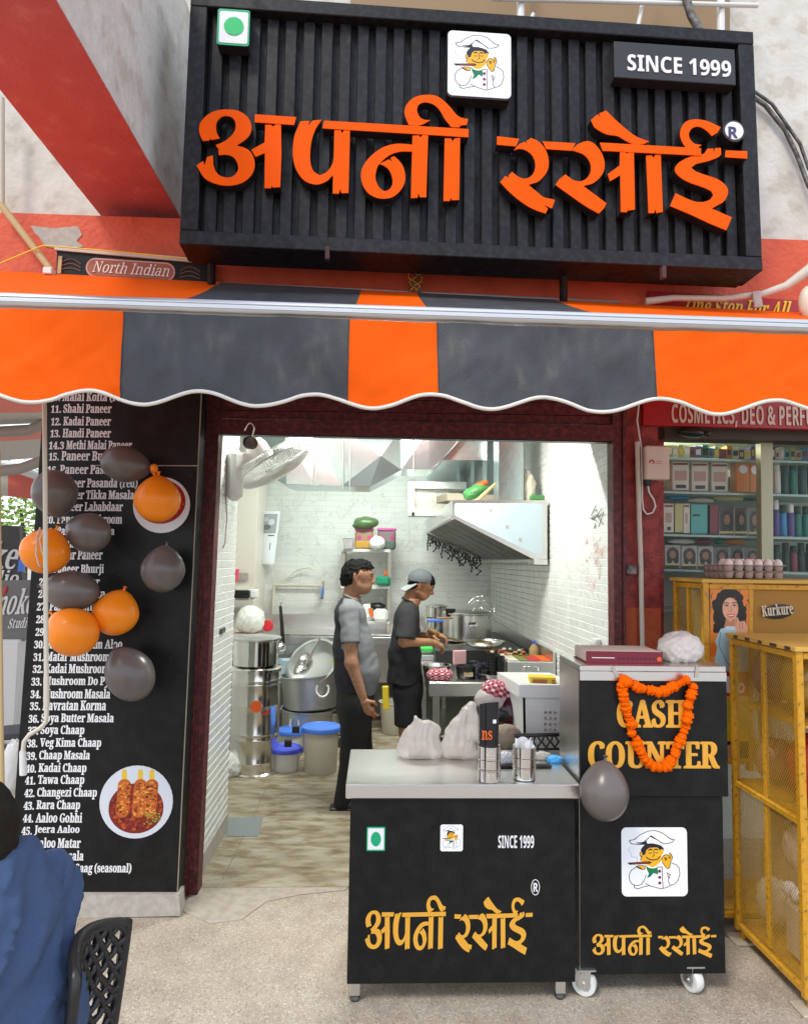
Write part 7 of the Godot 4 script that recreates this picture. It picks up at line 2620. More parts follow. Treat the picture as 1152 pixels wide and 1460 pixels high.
	var loop := [[886, 974], [889, 990], [891, 1004], [895, 1018], [898, 1032], [902, 1046], [908, 1060], [913, 1072], [921, 1083], [930, 1092], [940, 1095], [950, 1092], [958, 1083], [964, 1070], [970, 1056], [974, 1042], [978, 1028], [981, 1014], [983, 1000], [986, 986], [989, 972]]
	rng.seed = 21
	for chain in [path, loop]:
		for i in chain.size() - 1:
			for s in 2:
				var a: Array = chain[i]
				var b: Array = chain[i + 1]
				var u := s * 0.5
				var p := at(lerp(float(a[0]), float(b[0]), u) + rng.randf_range(-2.0, 2.0), lerp(float(a[1]), float(b[1]), u) + rng.randf_range(-1.0, 1.0), ZK - 0.022 + rng.randf_range(-0.006, 0.004))
				var n := MeshInstance3D.new()
				n.name = "marigold"
				n.mesh = fm[rng.randi() % 4]
				n.material_override = mari
				var dir := Vector2(b[0] - a[0], a[1] - b[1]).angle()
				n.transform = Transform3D(Basis(Vector3.BACK, dir - PI / 2) * Basis(Vector3.UP, rng.randf() * TAU) * Basis.from_scale(Vector3.ONE * rng.randf_range(0.64, 1.04)), p - g.position)
				g.add_child(n, true)
	for x in [[884, 972, 874, 950], [986, 968, 990, 950]]:
		m = MB.new()
		var p0 := at(x[2], x[3] + 4, ZK - 0.002)
		m.box(p0 + Vector3(0.008, -0.012, 0.001), Vector3(0.014, 0.045, 0.002), Basis(Vector3.BACK, 0.5 if x[0] < 900 else -0.1))
		part(g, "tape", m, mats.plinth)

	# ledger and crumpled bag on the cash counter
	var bo := at(879, 935, ZK + 0.12)
	bo.y = ch + 0.027
	t = thing("ledger_book", "thick maroon ledger lying on the cash counter", "book", bo - Vector3(0, 0.027, 0))
	var tw := Basis(Vector3.UP, -0.03)
	var ma := mat("ledger_maroon", lin(0.17, 0.010, 0.028), 0.5)
	m = MB.new()
	m.box(bo + Vector3(0, -0.025, 0), Vector3(0.305, 0.004, 0.19), tw)
	m.box(bo + tw * Vector3(0, 0, 0.093), Vector3(0.305, 0.046, 0.006), tw, 0.002)
	part(t, "cover", m, ma)
	m = MB.new()
	m.box(bo + Vector3(0, 0.001, -0.003), Vector3(0.296, 0.046, 0.184), tw, 0.003)
	part(t, "pages", m, mat("page_cream", lin(0.60, 0.50, 0.42), 0.8))
	m = MB.new()
	m.box(bo + tw * Vector3(-0.085, -0.002, 0.0965), Vector3(0.09, 0.003, 0.001), tw)
	part(t, "title_line", m, mats.white_print)
	for k in 9:
		m = MB.new()
		m.box(bo + tw * Vector3(-0.02 + 0.017 * k, -0.004, 0.0965), Vector3(0.009, 0.009, 0.001), tw * Basis(Vector3.BACK, PI / 4))
		part(t, "printed_diamond", m, mat("ledger_dark", lin(0.07, 0.006, 0.025), 0.5))
	m = MB.new()
	m.prism(disc(Vector2.ZERO, 0.009, 0.009, 14), Transform3D(tw, bo + tw * Vector3(0.137, -0.005, 0.096)), 0.0, 0.002)
	part(t, "seal", m, mats.orange_print)
	m = lumpy(Vector3(at(972, 918, ZK + 0.10).x, ch + 0.052, -ZK - 0.12), Vector3(0.088, 0.066, 0.07), 44, 0.15, 1.5, Basis.IDENTITY, 48, 30)
	single("crumpled_bag", m, mat("bag_grey", lin(0.62, 0.57, 0.53), 0.5), "crumpled whitish plastic bag on the cash counter beside the ledger", "bag")

	# balloon taped to the cash counter
	balloon([861, 1127, 34, 41, 0.05, 0, ZK - 0.11, "charcoal balloon taped to the cash counter below the lettering"], mats.balloon_grey)

	# things on the serving counter
	var p1 := gnd(598, 1079, top)
	var p2 := gnd(655, 1080, top)
	carry_bag([[582, 1066, 616, 1067, 0.047, 0.046, 0.0, 1.2], [588, 1050, 612, 1046, 0.046, 0.042, 0.0, 1.1], [596, 1034, 592, 1024, 0.022, 0.010, 0.0, 1.6], [610, 1032, 622, 1038, 0.022, 0.020, 0.01, 1.4]], -p1.z, p1, 5, "squat white carrier bag on the serving counter")
	carry_bag([[642, 1066, 664, 1068, 0.044, 0.044, 0.0, 1.1], [648, 1048, 664, 1044, 0.042, 0.034, 0.0, 1.1], [652, 1032, 664, 1014, 0.026, 0.014, 0.0, 1.5], [664, 1014, 673, 1007, 0.014, 0.011, 0.0, 1.6], [673, 1007, 676, 1024, 0.012, 0.016, 0.0, 1.6], [676, 1024, 674, 1042, 0.018, 0.030, 0.0, 1.3]], -p2.z, p2, 11, "tall white carrier bag with raised handle loop on the serving counter")
	# canister with rolled menu card
	var k1 := gnd(697, 1113, top)
	t = thing("napkin_canister", "pierced steel canister holding a rolled black menu card", "canister", k1)
	m = pot_mesh(k1, 0.044, 0.135, Basis.IDENTITY, 1.0, 0.002, 32)
	part(t, "body", m, mats.chrome)
	for y in [0.045, 0.05, 0.085]:
		m = MB.new()
		m.lathe([Vector2(0.0442, y - 0.0012), Vector2(0.0455, y), Vector2(0.0442, y + 0.0012)], k1, 32)
		part(t, "groove_ring", m, mats.chrome)
	for q in [[-0.3, 0.105], [0.0, 0.105], [0.3, 0.105], [-0.15, 0.115], [0.15, 0.115], [-0.1, 0.095], [0.1, 0.095], [0.0, 0.122], [-0.2, 0.03], [0.3, 0.03], [-0.2, 0.022], [0.3, 0.022], [-0.2, 0.014]]:
		m = MB.new()
		m.ball(k1 + Vector3(sin(q[0]) * 0.044, q[1], cos(q[0]) * 0.044), Vector3(0.003, 0.003, 0.0015), Basis(Vector3.UP, q[0]), 8, 4)
		part(t, "stud", m, mats.chrome)
	var card := thing("menu_card", "rolled black menu card with orange letters in the steel canister", "menu card", k1 + Vector3(0, 0.01, 0))
	m = MB.new()
	m.grid(func(u, v): 
		var an: float = lerp(-2.4, 2.9, u)
		var rr: float = 0.0405 - 0.006 * u
		return k1 + Vector3(sin(an) * rr, 0.01 + (0.285 - 0.035 * (u - 0.45) * (u - 0.45) * 4.0 + 0.02 * u) * v, cos(an) * rr), 30, 4, Vector3.BACK)
	part(card, "sheet", m, mat("card_black", lin(0.008, 0.009, 0.014), 0.25))
	write(card, "ns", f, mats.orange_print, k1 + Vector3(-0.036, 0.165, 0.0415), Vector3(1, 0, 0.0), Vector3.UP, 0.040, 0.034, 0.0015)
	m = MB.new()
	m.box(k1 + Vector3(0.014, 0.232, 0.037), Vector3(0.014, 0.014, 0.002), Basis(Vector3.UP, 0.3))
	part(card, "pale_mark", m, mats.white_print)
	# second canister with paper napkins
	var k2 := gnd(747, 1110, top)
	t = thing("napkin_canister", "plain steel canister filled with white paper napkins", "canister", k2)
	part(t, "body", pot_mesh(k2, 0.045, 0.125, Basis.IDENTITY, 1.0, 0.002, 32), mats.chrome)
	for y in [0.045, 0.05, 0.085]:
		m = MB.new()
		m.lathe([Vector2(0.0452, y - 0.0012), Vector2(0.0465, y), Vector2(0.0452, y + 0.0012)], k2, 32)
		part(t, "groove_ring", m, mats.chrome)
	for k in 4:
		m = MB.new()
		var an := -0.6 + 0.5 * k
		m.grid(func(u, v): return k2 + Basis(Vector3.UP, an) * Vector3((u - 0.5) * 0.07, 0.10 + 0.055 * v * (0.75 + 0.25 * sin(u * 5.0 + k * 1.7)), -0.018 + 0.012 * k + 0.008 * sin(u * 9.0 + k)), 10, 6, Vector3.BACK)
		part(t, "napkin", m, mats.paper)
	# pen tray, blue packet, clear wrap
	m = MB.new()
	m.box(gnd(745, 1092, top + 0.006) , Vector3(0.24, 0.012, 0.035), Basis(Vector3.UP, 0.04), 0.005)
	single("black_tray_bar", m, mats.black_plastic, "flat black bar lying behind the steel canisters", "bar")
	m = lumpy(gnd(790, 1083, top + 0.012), Vector3(0.030, 0.016, 0.018), 51, 0.3)
	single("blue_wrapper", m, mat("sky_blue", lin(0.05, 0.35, 0.75), 0.4), "small crumpled blue wrapper on the counter", "wrapper")
	m = lumpy(gnd(773, 1078, top + 0.014), Vector3(0.034, 0.017, 0.02), 52, 0.3)
	single("clear_wrapper", m, mats.plinth, "small crumpled clear wrapper beside the blue one", "wrapper")
	m = lumpy(gnd(721, 1082, top + 0.022), Vector3(0.032, 0.028, 0.03), 53, 0.25)
	single("mint_bag", m, mat("bag_mixed", lin(0.45, 0.45, 0.50), 0.25), "little clear bag of sachets between the steel canisters", "bag")

# ---------- yellow mesh racks on the right ----------
func wire_mesh(o: Vector3, ux: Vector3, uy: Vector3, w: float, h: float, pitch: float, rad: float) -> MB:    # expanded metal: two sets of slanting strands
	var m := MB.new()
	var out := ux.cross(uy).normalized()
	var slope := 1.6
	for s in [-1.0, 1.0]:
		var x := -h / slope
		while x < w + h / slope:
			# strand from (x, 0) upward with the given slope, clipped to the panel
			var a := Vector2(x, 0)
			var b := Vector2(x + s * h / slope, h)
			var t0 := 0.0
			var t1 := 1.0
			var dx := b.x - a.x
			for lim in [[0.0, 1.0], [w, -1.0]]:
				var da: float = (a.x - lim[0]) * lim[1]
				var db: float = (b.x - lim[0]) * lim[1]
				if da < 0 and db < 0:
					t0 = 2.0
				elif da < 0:
					t0 = max(t0, da / (da - db))
				elif db < 0:
					t1 = min(t1, da / (da - db))
			if t0 < t1:
				var p := a.lerp(b, t0)
				var q := a.lerp(b, t1)
				var P: Vector3 = o + ux * p.x + uy * p.y + out * (0.0008 * s)
				var Q: Vector3 = o + ux * q.x + uy * q.y + out * (0.0008 * s)
				var side: Vector3 = (Q - P).cross(out).normalized() * rad
				m.quad(P - side, Q - side, Q + side, P + side, out)
			x += pitch
	return m

func rack(called: String, label: String, x0: float, x1: float, z0: float, z1: float, H: float, mid: Array, side_only: bool) -> Node3D:
	var yp: Material = mats.yellow_paint
	var t := thing(called, label, "rack", Vector3((x0 + x1) / 2, 0, -(z0 + z1) / 2), "yellow mesh racks beside the counter")
	var w := 0.028
	for q in [[x0, z0], [x1, z0], [x0, z1], [x1, z1]]:
		var m := MB.new()
		m.box(Vector3(q[0] + (w / 2 if q[0] == x0 else -w / 2), H / 2 + 0.02, -(q[1] + (w / 2 if q[1] == z0 else -w / 2))), Vector3(w, H - 0.05, w), Basis.IDENTITY, 0.003)
		part(t, "post", m, yp)
	for y in [0.07] + mid + [H - 0.03]:
		var railed: bool = mid.find(y) < 1
		for z in ([] if not railed else [z0 + w / 2, z1 - w / 2]):
			var m := MB.new()
			m.box(Vector3((x0 + x1) / 2, y, -z), Vector3(x1 - x0 - 2 * w, w * 0.9, w * 0.9), Basis.IDENTITY, 0.003)
			part(t, "cross_rail", m, yp)
		for x in ([x0 + w / 2, x1 - w / 2] if railed else []):
			var m := MB.new()
			m.box(Vector3(x, y, -(z0 + z1) / 2), Vector3(w * 0.9, w * 0.9, z1 - z0 - 2 * w), Basis.IDENTITY, 0.003)
			part(t, "side_rail", m, yp)
		if y < H - 0.1:
			var m := MB.new()
			m.box(Vector3((x0 + x1) / 2, y + 0.012, -(z0 + z1) / 2), Vector3(x1 - x0 - 2 * w, 0.008, z1 - z0 - 2 * w))
			part(t, "shelf", m, yp)
	var mt := MB.new()
	mt.box(Vector3((x0 + x1) / 2, H - 0.004, -(z0 + z1) / 2), Vector3(x1 - x0 + 0.02, 0.018, z1 - z0 + 0.02), Basis.IDENTITY, 0.003)
	part(t, "top_board", mt, mat("top_yellow", lin(0.60, 0.36, 0.07), 0.6))
	return t

func build_racks() -> void:
	var m: MB
	var yp: Material = mats.yellow_paint
	var X := 1.612
	var t := rack("mesh_rack", "near yellow steel rack with mesh side full of bagged goods", X, 2.45, 2.55, 3.05, 1.335, [0.68, 1.02], true)
	var ym := mat("mesh_yellow", lin(0.48, 0.27, 0.04), 0.5)
	for q in [[0.09, 0.66], [0.70, 1.30]]:
		var me := part(t, "mesh_panel", wire_mesh(Vector3(X + 0.012, q[0], -2.585), Vector3(0, 0, -1), Vector3.UP, 0.43, q[1] - q[0], 0.0125, 0.0016), ym)
		me.set_meta("kind", "stuff")
	m = MB.new()
	m.box(Vector3(X + 0.016, 0.70, -2.80), Vector3(0.014, 1.2, 0.02))
	part(t, "inner_strut", m, yp)
	# worn paint on the top edge
	rng.seed = 40
	for k in 5:
		m = MB.new()
		m.box(Vector3(X - 0.0105, 1.331, -2.59 - k * 0.095), Vector3(0.001, 0.014, rng.randf_range(0.02, 0.05)))
		part(t, "worn_patch", m, mats.rust)
	for z in [2.565, 3.03]:
		m = MB.new()
		m.box(Vector3(X + 0.03, 0.006, -z), Vector3(0.11, 0.012, 0.09), Basis.IDENTITY, 0.003)
		var fp := part(t, "foot_plate", m, mat("plate_pale", lin(0.50, 0.42, 0.32), 0.6))
		m = MB.new()
		m.tube([Vector3(X + 0.03, 0.012, -z), Vector3(X + 0.03, 0.04, -z)], 0.014, 8)
		part(fp, "stem", m, yp)
	# bagged goods inside
	var red := mat("bag_red", lin(0.45, 0.035, 0.02), 0.25)
	var goods := [
		[1.78, 1.18, -2.95, 0.10, 0.13, 0.09, "bag_purple", lin(0.20, 0.06, 0.13), "purple snack packet behind the upper mesh of the near rack"],
		[1.77, 1.18, -2.72, 0.10, 0.13, 0.10, "bag_amber", lin(0.36, 0.20, 0.03), "amber crinkled packet behind the upper mesh of the near rack"],
		[1.78, 0.84, -2.70, 0.11, 0.13, 0.10, "bag_red", Color.RED, "large red bag on the middle shelf of the near rack"],
		[1.76, 0.80, -2.95, 0.08, 0.09, 0.07, "bag_rose", lin(0.40, 0.16, 0.12), "rose coloured small bag on the middle shelf of the near rack"],
		[1.76, 0.52, -2.72, 0.10, 0.11, 0.09, "bag_garlic", lin(0.55, 0.45, 0.38), "bag of pale garlic bulbs in the lower part of the near rack"],
		[1.95, 1.15, -2.70, 0.09, 0.11, 0.09, "bag_pale_a", lin(0.55, 0.48, 0.38), "pale packet at the back of the near rack's top shelf"],
		[1.93, 0.82, -2.85, 0.10, 0.12, 0.10, "bag_garlic", Color.WHITE, "pale round bag behind the red bag in the near rack"],
		[1.93, 0.52, -2.92, 0.10, 0.12, 0.10, "bag_red", Color.RED, "red bag behind the garlic in the near rack's lower part"],
		[1.74, 0.22, -2.93, 0.08, 0.11, 0.07, "bag_pale_a", Color.WHITE, "pale packet on the floor shelf of the near rack"],
		[1.80, 0.36, -2.95, 0.10, 0.26, 0.07, "bag_clear_tan", lin(0.36, 0.27, 0.14), "tall clear tan packet in the lower part of the near rack"],
	]
	var i := 0
	for g in goods:
		i += 1
		single("goods_bag", lumpy(Vector3(g[0], g[1], g[2]), Vector3(g[3], g[4], g[5]), 70 + i, 0.14), mat(g[6], g[7], 0.2), g[8], "bag", "bags in the yellow racks")
	var cups := thing("cup_cluster", "cluster of white paper cups low in the near yellow rack", "cups", Vector3(1.76, 0.1, -2.68))
	for r in 3:
		for c in 4:
			m = MB.new()
			m.ball(Vector3(1.70 + 0.05 * r, 0.34 - 0.055 * r * 0.4, -2.61 - c * 0.055), Vector3(0.028, 0.03, 0.028), Basis.IDENTITY, 12, 8)
			part(cups, "cup", m, mats.white_plastic)
	m = MB.new()
	m.box(Vector3(1.77, 0.20, -2.69), Vector3(0.18, 0.22, 0.2), Basis.IDENTITY, 0.02)
	part(cups, "wrapper", m, mat("wrap_pale", lin(0.58, 0.52, 0.44), 0.25))

	# second rack, behind
	var z0 := 3.10
	var xx: float = at(1003, 900, z0).x
	var H := at(1005, 827, z0).y
	t = rack("mesh_rack", "far yellow steel rack with poster and egg trays on top", xx, 2.6, z0, 3.43, H, [0.75, 1.1], false)
	var me := part(t, "mesh_panel", wire_mesh(Vector3(xx + 0.012, 1.12, -z0 - 0.035), Vector3(0, 0, -1), Vector3.UP, 0.26, H - 1.17, 0.0135, 0.0019), ym)
	me.set_meta("kind", "stuff")
	m = MB.new()
	m.box(Vector3(xx + 0.012, H / 2 + 0.3, -z0 - 0.17), Vector3(0.016, H - 0.65, 0.02))
	part(t, "inner_strut", m, yp)
	# front: post, poster, mesh with logo
	part(t, "post", _slab([1067.5, 1100, 1073.5, 1100, 1073.5, 829, 1067.5, 829], z0 + 0.004, 0.03), yp)
	var bp := Print.new(8, 8, Color(0.80, 0.42, 0.10))
	m = MB.new()
	m.solid([at(1074, 905, z0 + 0.03), at(1240, 905, z0 + 0.03), at(1240, 838, z0 + 0.03), at(1074, 836, z0 + 0.03)], Vector3(0, 0, -0.01))
	part(t, "orange_backing", m, mat("orange_backing", lin(0.55, 0.20, 0.04), 0.6))
	var ma := at(1074, 1100, z0 + 0.012)
	var mb2 := at(1240, 836, z0 + 0.012)
	me = part(t, "mesh_panel", wire_mesh(ma, Vector3.RIGHT, Vector3.UP, mb2.x - ma.x, mb2.y - ma.y, 0.0125, 0.0018), ym)
	me.set_meta("kind", "stuff")
	m = MB.new()
	m.ball(at(1109, 872, z0 + 0.008), Vector3(0.078, 0.034, 0.003), Basis(Vector3.BACK, 0.12), 24, 8)
	part(t, "logo_shadow", m, mat("goods_k", Color.BLACK))
	write(t, "Kurkure", font(true, true, true), mat("logo_cream", lin(0.66, 0.58, 0.44), 0.5), at(1086, 879, z0 + 0.003), Vector3(1, 0.10, 0).normalized(), Vector3(-0.1, 1, 0).normalized(), 0.150, 0.052, 0.004, "logo_lettering")
	# poster of a woman with dark curly hair (flat print)
	var p := Print.new(224, 480, Color(0.86, 0.50, 0.18))
	var hair := Color(0.07, 0.05, 0.05)
	var rr := RandomNumberGenerator.new()
	rr.seed = 6
	for k in 130:
		var an := rr.randf() * TAU
		var ra := sqrt(rr.randf())
		p.oval(105 + cos(an) * 78 * ra, 128 + sin(an) * 92 * ra, 14 + rr.randf() * 10, 14 + rr.randf() * 10, hair)
	for k in 50:
		p.oval(30 + rr.randf() * 40, 150 + rr.randf() * 130, 14, 16, hair)
		p.oval(170 + rr.randf() * 30, 140 + rr.randf() * 90, 12, 14, hair)
	var skin := Color(0.86, 0.63, 0.50)
	for k in 60:                                        # loose curls
		var cx := 105 + rr.randfn() * 58
		var cy := 120 + rr.randfn() * 62
		var cr := []
		for q in 9:
			cr.append_array([cx + cos(q * 0.8) * (9 - q * 0.4), cy + q * 4.0 + sin(q * 0.8) * 7])
		p.stroke(cr, 1.6, hair.lerp(Color(0.30, 0.20, 0.16), rr.randf() * 0.7))
	p.poly([90, 196, 150, 206, 152, 262, 78, 262], Color(0.74, 0.50, 0.39))
	p.oval(116, 140, 46, 62, skin)
	p.poly([82, 170, 112, 214, 150, 190, 160, 150], skin)
	p.oval(112, 104, 30, 18, skin.lerp(Color.WHITE, 0.12))
	p.oval(92, 156, 15, 13, Color(0.90, 0.64, 0.53))
	p.oval(144, 152, 13, 13, Color(0.90, 0.64, 0.53))
	for s in [[94, 124], [138, 122]]:
		p.oval(s[0], s[1], 10, 4.5, Color(0.94, 0.91, 0.89))
		p.oval(s[0] + 1, s[1], 4.5, 4.5, Color(0.16, 0.09, 0.06))
		p.stroke([s[0] - 11, s[1] - 1, s[0], s[1] - 6, s[0] + 11, s[1] - 1], 1.8, hair)
		p.stroke([s[0] - 13, s[1] - 13, s[0] - 2, s[1] - 18, s[0] + 13, s[1] - 14], 2.2, Color(0.16, 0.10, 0.08))
	p.stroke([119, 128, 124, 150, 112, 156, 106, 152], 1.6, Color(0.76, 0.52, 0.41))
	p.poly([97, 172, 108, 170, 118, 172, 128, 169, 144, 168, 134, 184, 120, 189, 106, 185], Color(0.74, 0.22, 0.24))
	p.poly([102, 174, 120, 176, 139, 171, 130, 180, 110, 181], Color(0.97, 0.95, 0.93))
	var blouse := Color(0.66, 0.78, 0.80)
	p.poly([60, 250, 110, 236, 170, 250, 224, 280, 224, 480, 30, 480, 20, 330], blouse)
	p.stroke([60, 270, 50, 340, 90, 420, 130, 470], 4, Color(0.50, 0.64, 0.68))
	p.stroke([100, 244, 150, 246], 10, Color(0.76, 0.86, 0.87))
	p.poly([140, 190, 160, 186, 170, 210, 200, 205, 218, 240, 212, 290, 160, 290, 140, 240], skin)
	p.stroke([150, 196, 146, 226], 7, Color(0.80, 0.56, 0.43))
	p.stroke([172, 214, 168, 244], 3, Color(0.72, 0.48, 0.36))
	p.stroke([188, 214, 186, 246], 3, Color(0.72, 0.48, 0.36))
	p.poly([0, 330, 26, 318, 40, 350, 30, 400, 0, 400], Color(0.82, 0.40, 0.08))
	p.im.resize(160, 343, Image.INTERPOLATE_LANCZOS)
	m = MB.new()
	m.quad(at(1012, 957, z0 + 0.006), at(1067, 957, z0 + 0.006), at(1067, 832, z0 + 0.006), at(1012, 831, z0 + 0.006), Vector3.BACK)
	var po := thing("snack_poster", "poster of a smiling woman with dark curly hair in pale blue blouse", "poster", at(1040, 957, z0 + 0.006))
	part(po, "print", m, print_mat("poster_print", p, 0.35))
	part(po, "backing", _slab([1012, 957, 1067, 957, 1067, 832, 1012, 831], z0 + 0.010, 0.006), mats.paper)
	# second poster below: red and yellow
	p = Print.new(128, 256, Color(0.78, 0.66, 0.05))
	p.box(0, 0, 128, 70, Color(0.72, 0.05, 0.16))
	p.box(40, 12, 14, 48, Color(0.95, 0.94, 0.95))
	p.box(40, 48, 34, 13, Color(0.95, 0.94, 0.95))
	p.oval(98, 46, 14, 16, Color(0.95, 0.94, 0.95))
	p.oval(98, 46, 6, 8, Color(0.72, 0.05, 0.16))
	p.poly([0, 90, 128, 110, 128, 170, 0, 140], Color(0.70, 0.62, 0.10))
	p.box(0, 200, 128, 56, Color(0.10, 0.07, 0.07))
	p.oval(60, 232, 30, 24, Color(0.75, 0.55, 0.45))
	m = MB.new()
	m.quad(at(1020, 1085, z0 + 0.006), at(1067, 1085, z0 + 0.006), at(1067, 958, z0 + 0.006), at(1020, 958, z0 + 0.006), Vector3.BACK)
	po = thing("crisp_poster", "red and yellow snack poster with white letters below the portrait poster", "poster", at(1040, 1085, z0 + 0.006))
	part(po, "print", m, print_mat("crisp_print", p, 0.35))
	part(po, "backing", _slab([1020, 1085, 1067, 1085, 1067, 958, 1020, 958], z0 + 0.010, 0.006), mats.paper)
	# goods in the side of the far rack
	for g in [[xx + 0.12, 1.36, -3.28, 0.09, 0.18, 0.05, "bag_pale_green", lin(0.50, 0.50, 0.30), "pale packet with green print behind the far rack's side mesh"], [xx + 0.13, 1.36, -3.17, 0.09, 0.18, 0.05, "bag_tan", lin(0.45, 0.26, 0.06), "tan crinkled packet behind the far rack's side mesh"]]:
		single("goods_bag", lumpy(Vector3(g[0], g[1], g[2]), Vector3(g[3], g[4], g[5]), 90 + int(g[2] * -100), 0.12), mat(g[6], g[7], 0.3), g[8], "bag", "bags in the yellow racks")
	# egg trays
	var ea := at(1061, 815, z0 + 0.12)
	var pulp := mat("egg_pulp", lin(0.42, 0.32, 0.28), 0.9)
	for k in 2:
		var o := Vector3(ea.x, H + 0.010 + k * 0.030, -z0 - 0.14)
		var tr := thing("egg_tray", ["lower grey pulp egg tray on the far yellow rack", "upper grey pulp egg tray full of eggs on the far yellow rack"][k], "egg tray", o, "egg trays on the far rack")
		m = MB.new()
		for ix in 6:
			for iz in 5:
				m.lathe([Vector2(0.012, 0.0), Vector2(0.018, 0.006), Vector2(0.0235, 0.030), Vector2(0.0245, 0.032)], o + Vector3((ix - 2.5) * 0.048, 0.0, (iz - 2.0) * 0.048), 10)
		part(tr, "cups", m, pulp)
		m = MB.new()
		m.grid(func(u, v): return o + Vector3((u - 0.5) * 0.305, 0.031 + 0.005 * sin(u * TAU * 6.0) * sin(v * TAU * 5.0), (v - 0.5) * 0.25), 48, 40, Vector3.UP)
		part(tr, "rim", m, pulp)
	for ix in 6:
		for iz in 2:
			m = MB.new()
			var o := Vector3(ea.x + (ix - 2.5) * 0.048, H + 0.077, -z0 - 0.14 + (2.0 - iz) * 0.048)
			m.ball(o, Vector3(0.021, 0.028, 0.021), Basis.IDENTITY, 14, 10, func(d): return 1.0 - 0.06 * max(0.0, d.y))
			single("egg", m, mat("eggshell", lin(0.72, 0.62, 0.57), 0.5), "white egg standing in the %s row of the upper egg tray" % ["front", "second"][iz], "egg", "eggs in the upper tray")

# ---------- the street behind, left ----------
func build_street() -> void:
	var m: MB
	# neighbour's striped awning
	var t := thing("street_awning", "faded pink and grey striped awning of a stall down the street", "awning", at(10, 690, 7.5))
	var pink := mat("faded_pink", lin(0.78, 0.26, 0.20), 0.8)
	var pale := mat("faded_grey", lin(0.55, 0.53, 0.48), 0.8)
	var rosy := mat("faded_red", lin(0.70, 0.17, 0.13), 0.8)
	for c in [pink, pale, rosy]:
		c.backlight_enabled = true
		c.backlight = Color(0.35, 0.22, 0.2)
	for q in [[[-160, 470, 4.6], [70, 500, 4.6], [70, 588, 5.4], [-160, 590, 5.4], pink], [[-160, 590, 5.4], [70, 588, 5.4], [70, 603, 5.7], [-160, 612, 5.7], pale], [[-160, 618, 5.9], [70, 604, 5.9], [70, 625, 6.6], [-160, 640, 6.6], pink], [[-160, 640, 6.6], [70, 625, 6.6], [70, 652, 7.3], [-160, 668, 7.3], pale]]:
		m = MB.new()
		var p := []
		for k in 4:
			p.append(at(q[k][0], q[k][1], q[k][2]))
		m.solid([p[3], p[2], p[1], p[0]], Vector3(0, 0.004, -0.002))
		part(t, "roof_panel", m, q[4])
	for q in [[[-160, 625], [42, 613], [75, 600]], [[-160, 690], [30, 668], [75, 652]]]:
		m = MB.new()
		var p := []
		for k in q:
			p.append(at(k[0], k[1], 5.6))
		m.tube(p, 0.045, 8)
		part(t, "arm", m, mat("arm_grey", lin(0.32, 0.30, 0.27), 0.5))
	m = MB.new()
	m.tube([at(-160, 615, 7.4), at(0, 659, 7.4), at(75, 686, 7.4)], 0.05, 8)
	part(t, "front_rail", m, mats.white_plastic)
	for q in [[-160, -70, pale], [-70, -30, rosy], [-30, 12, pale], [12, 48, rosy], [48, 80, pale]]:
		m = MB.new()
		m.solid([at(q[0], 706 + q[0] * 0.12, 7.45), at(q[1], 706 + q[1] * 0.12, 7.45), at(q[1], 664 + q[1] * 0.3, 7.45), at(q[0], 664 + q[0] * 0.3, 7.45)], Vector3(0, 0, -0.004))
		part(t, "valance_panel", m, q[2])
	for x in [-120, 90]:
		m = MB.new()
		var p := at(x, 680, 7.3)
		m.tube([p, Vector3(p.x, 0, p.z)], 0.03, 8)
		part(t, "post", m, mats.white_plastic)
	# tree
	var tc := at(5, 745, 13.0)
	t = thing("street_tree", "young bright green tree down the street behind the stall", "tree", Vector3(tc.x, 0, -13))
	m = MB.new()
	var trunk := at(36, 800, 13.0)
	m.tube([Vector3(trunk.x, 0, -13), Vector3(trunk.x + 0.02, 1.0, -13), Vector3(trunk.x, 1.75, -13), Vector3(trunk.x - 0.15, 2.5, -13.05)], [0.06, 0.05, 0.045, 0.03], 8)
	m.tube([Vector3(trunk.x, 1.7, -13), Vector3(trunk.x + 0.35, 2.35, -13), Vector3(trunk.x + 0.5, 2.8, -12.9)], [0.04, 0.025, 0.012], 6)
	m.tube([Vector3(trunk.x, 1.75, -13), Vector3(trunk.x - 0.5, 2.3, -12.9), Vector3(trunk.x - 0.9, 2.8, -13)], [0.04, 0.025, 0.012], 6)
	part(t, "trunk", m, mat("bark", lin(0.10, 0.075, 0.05), 0.9))
	rng.seed = 77
	m = MB.new()
	for k in 5200:
		var cl := k % 26
		var cc := Vector3(tc.x + 1.7 * sin(cl * 2.4) * 0.9 - 0.2, 2.45 + 0.62 * cos(cl * 1.7), -13.0 + 0.7 * sin(cl * 5.1))
		var d := Vector3(rng.randfn(), rng.randfn(), rng.randfn()) * 0.24
		var o := cc + d
		var ax := Vector3(rng.randfn(), rng.randfn() * 0.5, rng.randfn()).normalized()
		var sd := ax.cross(Vector3(rng.randfn(), rng.randfn(), rng.randfn())).normalized()
		m.col = Color(0.20, 0.36, 0.05).lerp(Color(0.36, 0.50, 0.10), rng.randf())
		var L := rng.randf_range(0.04, 0.075)
		m.flat(o - ax * L, o + sd * L * 0.5, o + ax * L, sd.cross(ax))
		m.flat(o - ax * L, o + ax * L, o - sd * L * 0.5, sd.cross(ax))
	var lm := mat("leaves", Color.WHITE, 0.6)
	lm.vertex_color_use_as_albedo = true
	lm.backlight_enabled = true
	lm.backlight = Color(0.25, 0.4, 0.08)
	part(t, "crown", m, lm)
	# signboards
	var wl := mat("chalk_white", lin(0.70, 0.70, 0.68), 0.7)
	var bb := mat("stall_black", lin(0.05, 0.05, 0.05), 0.6)
	t = thing("stall_sign", "upper grey black stall board with white brush lettering down the street", "sign", at(-20, 835, 7.0))
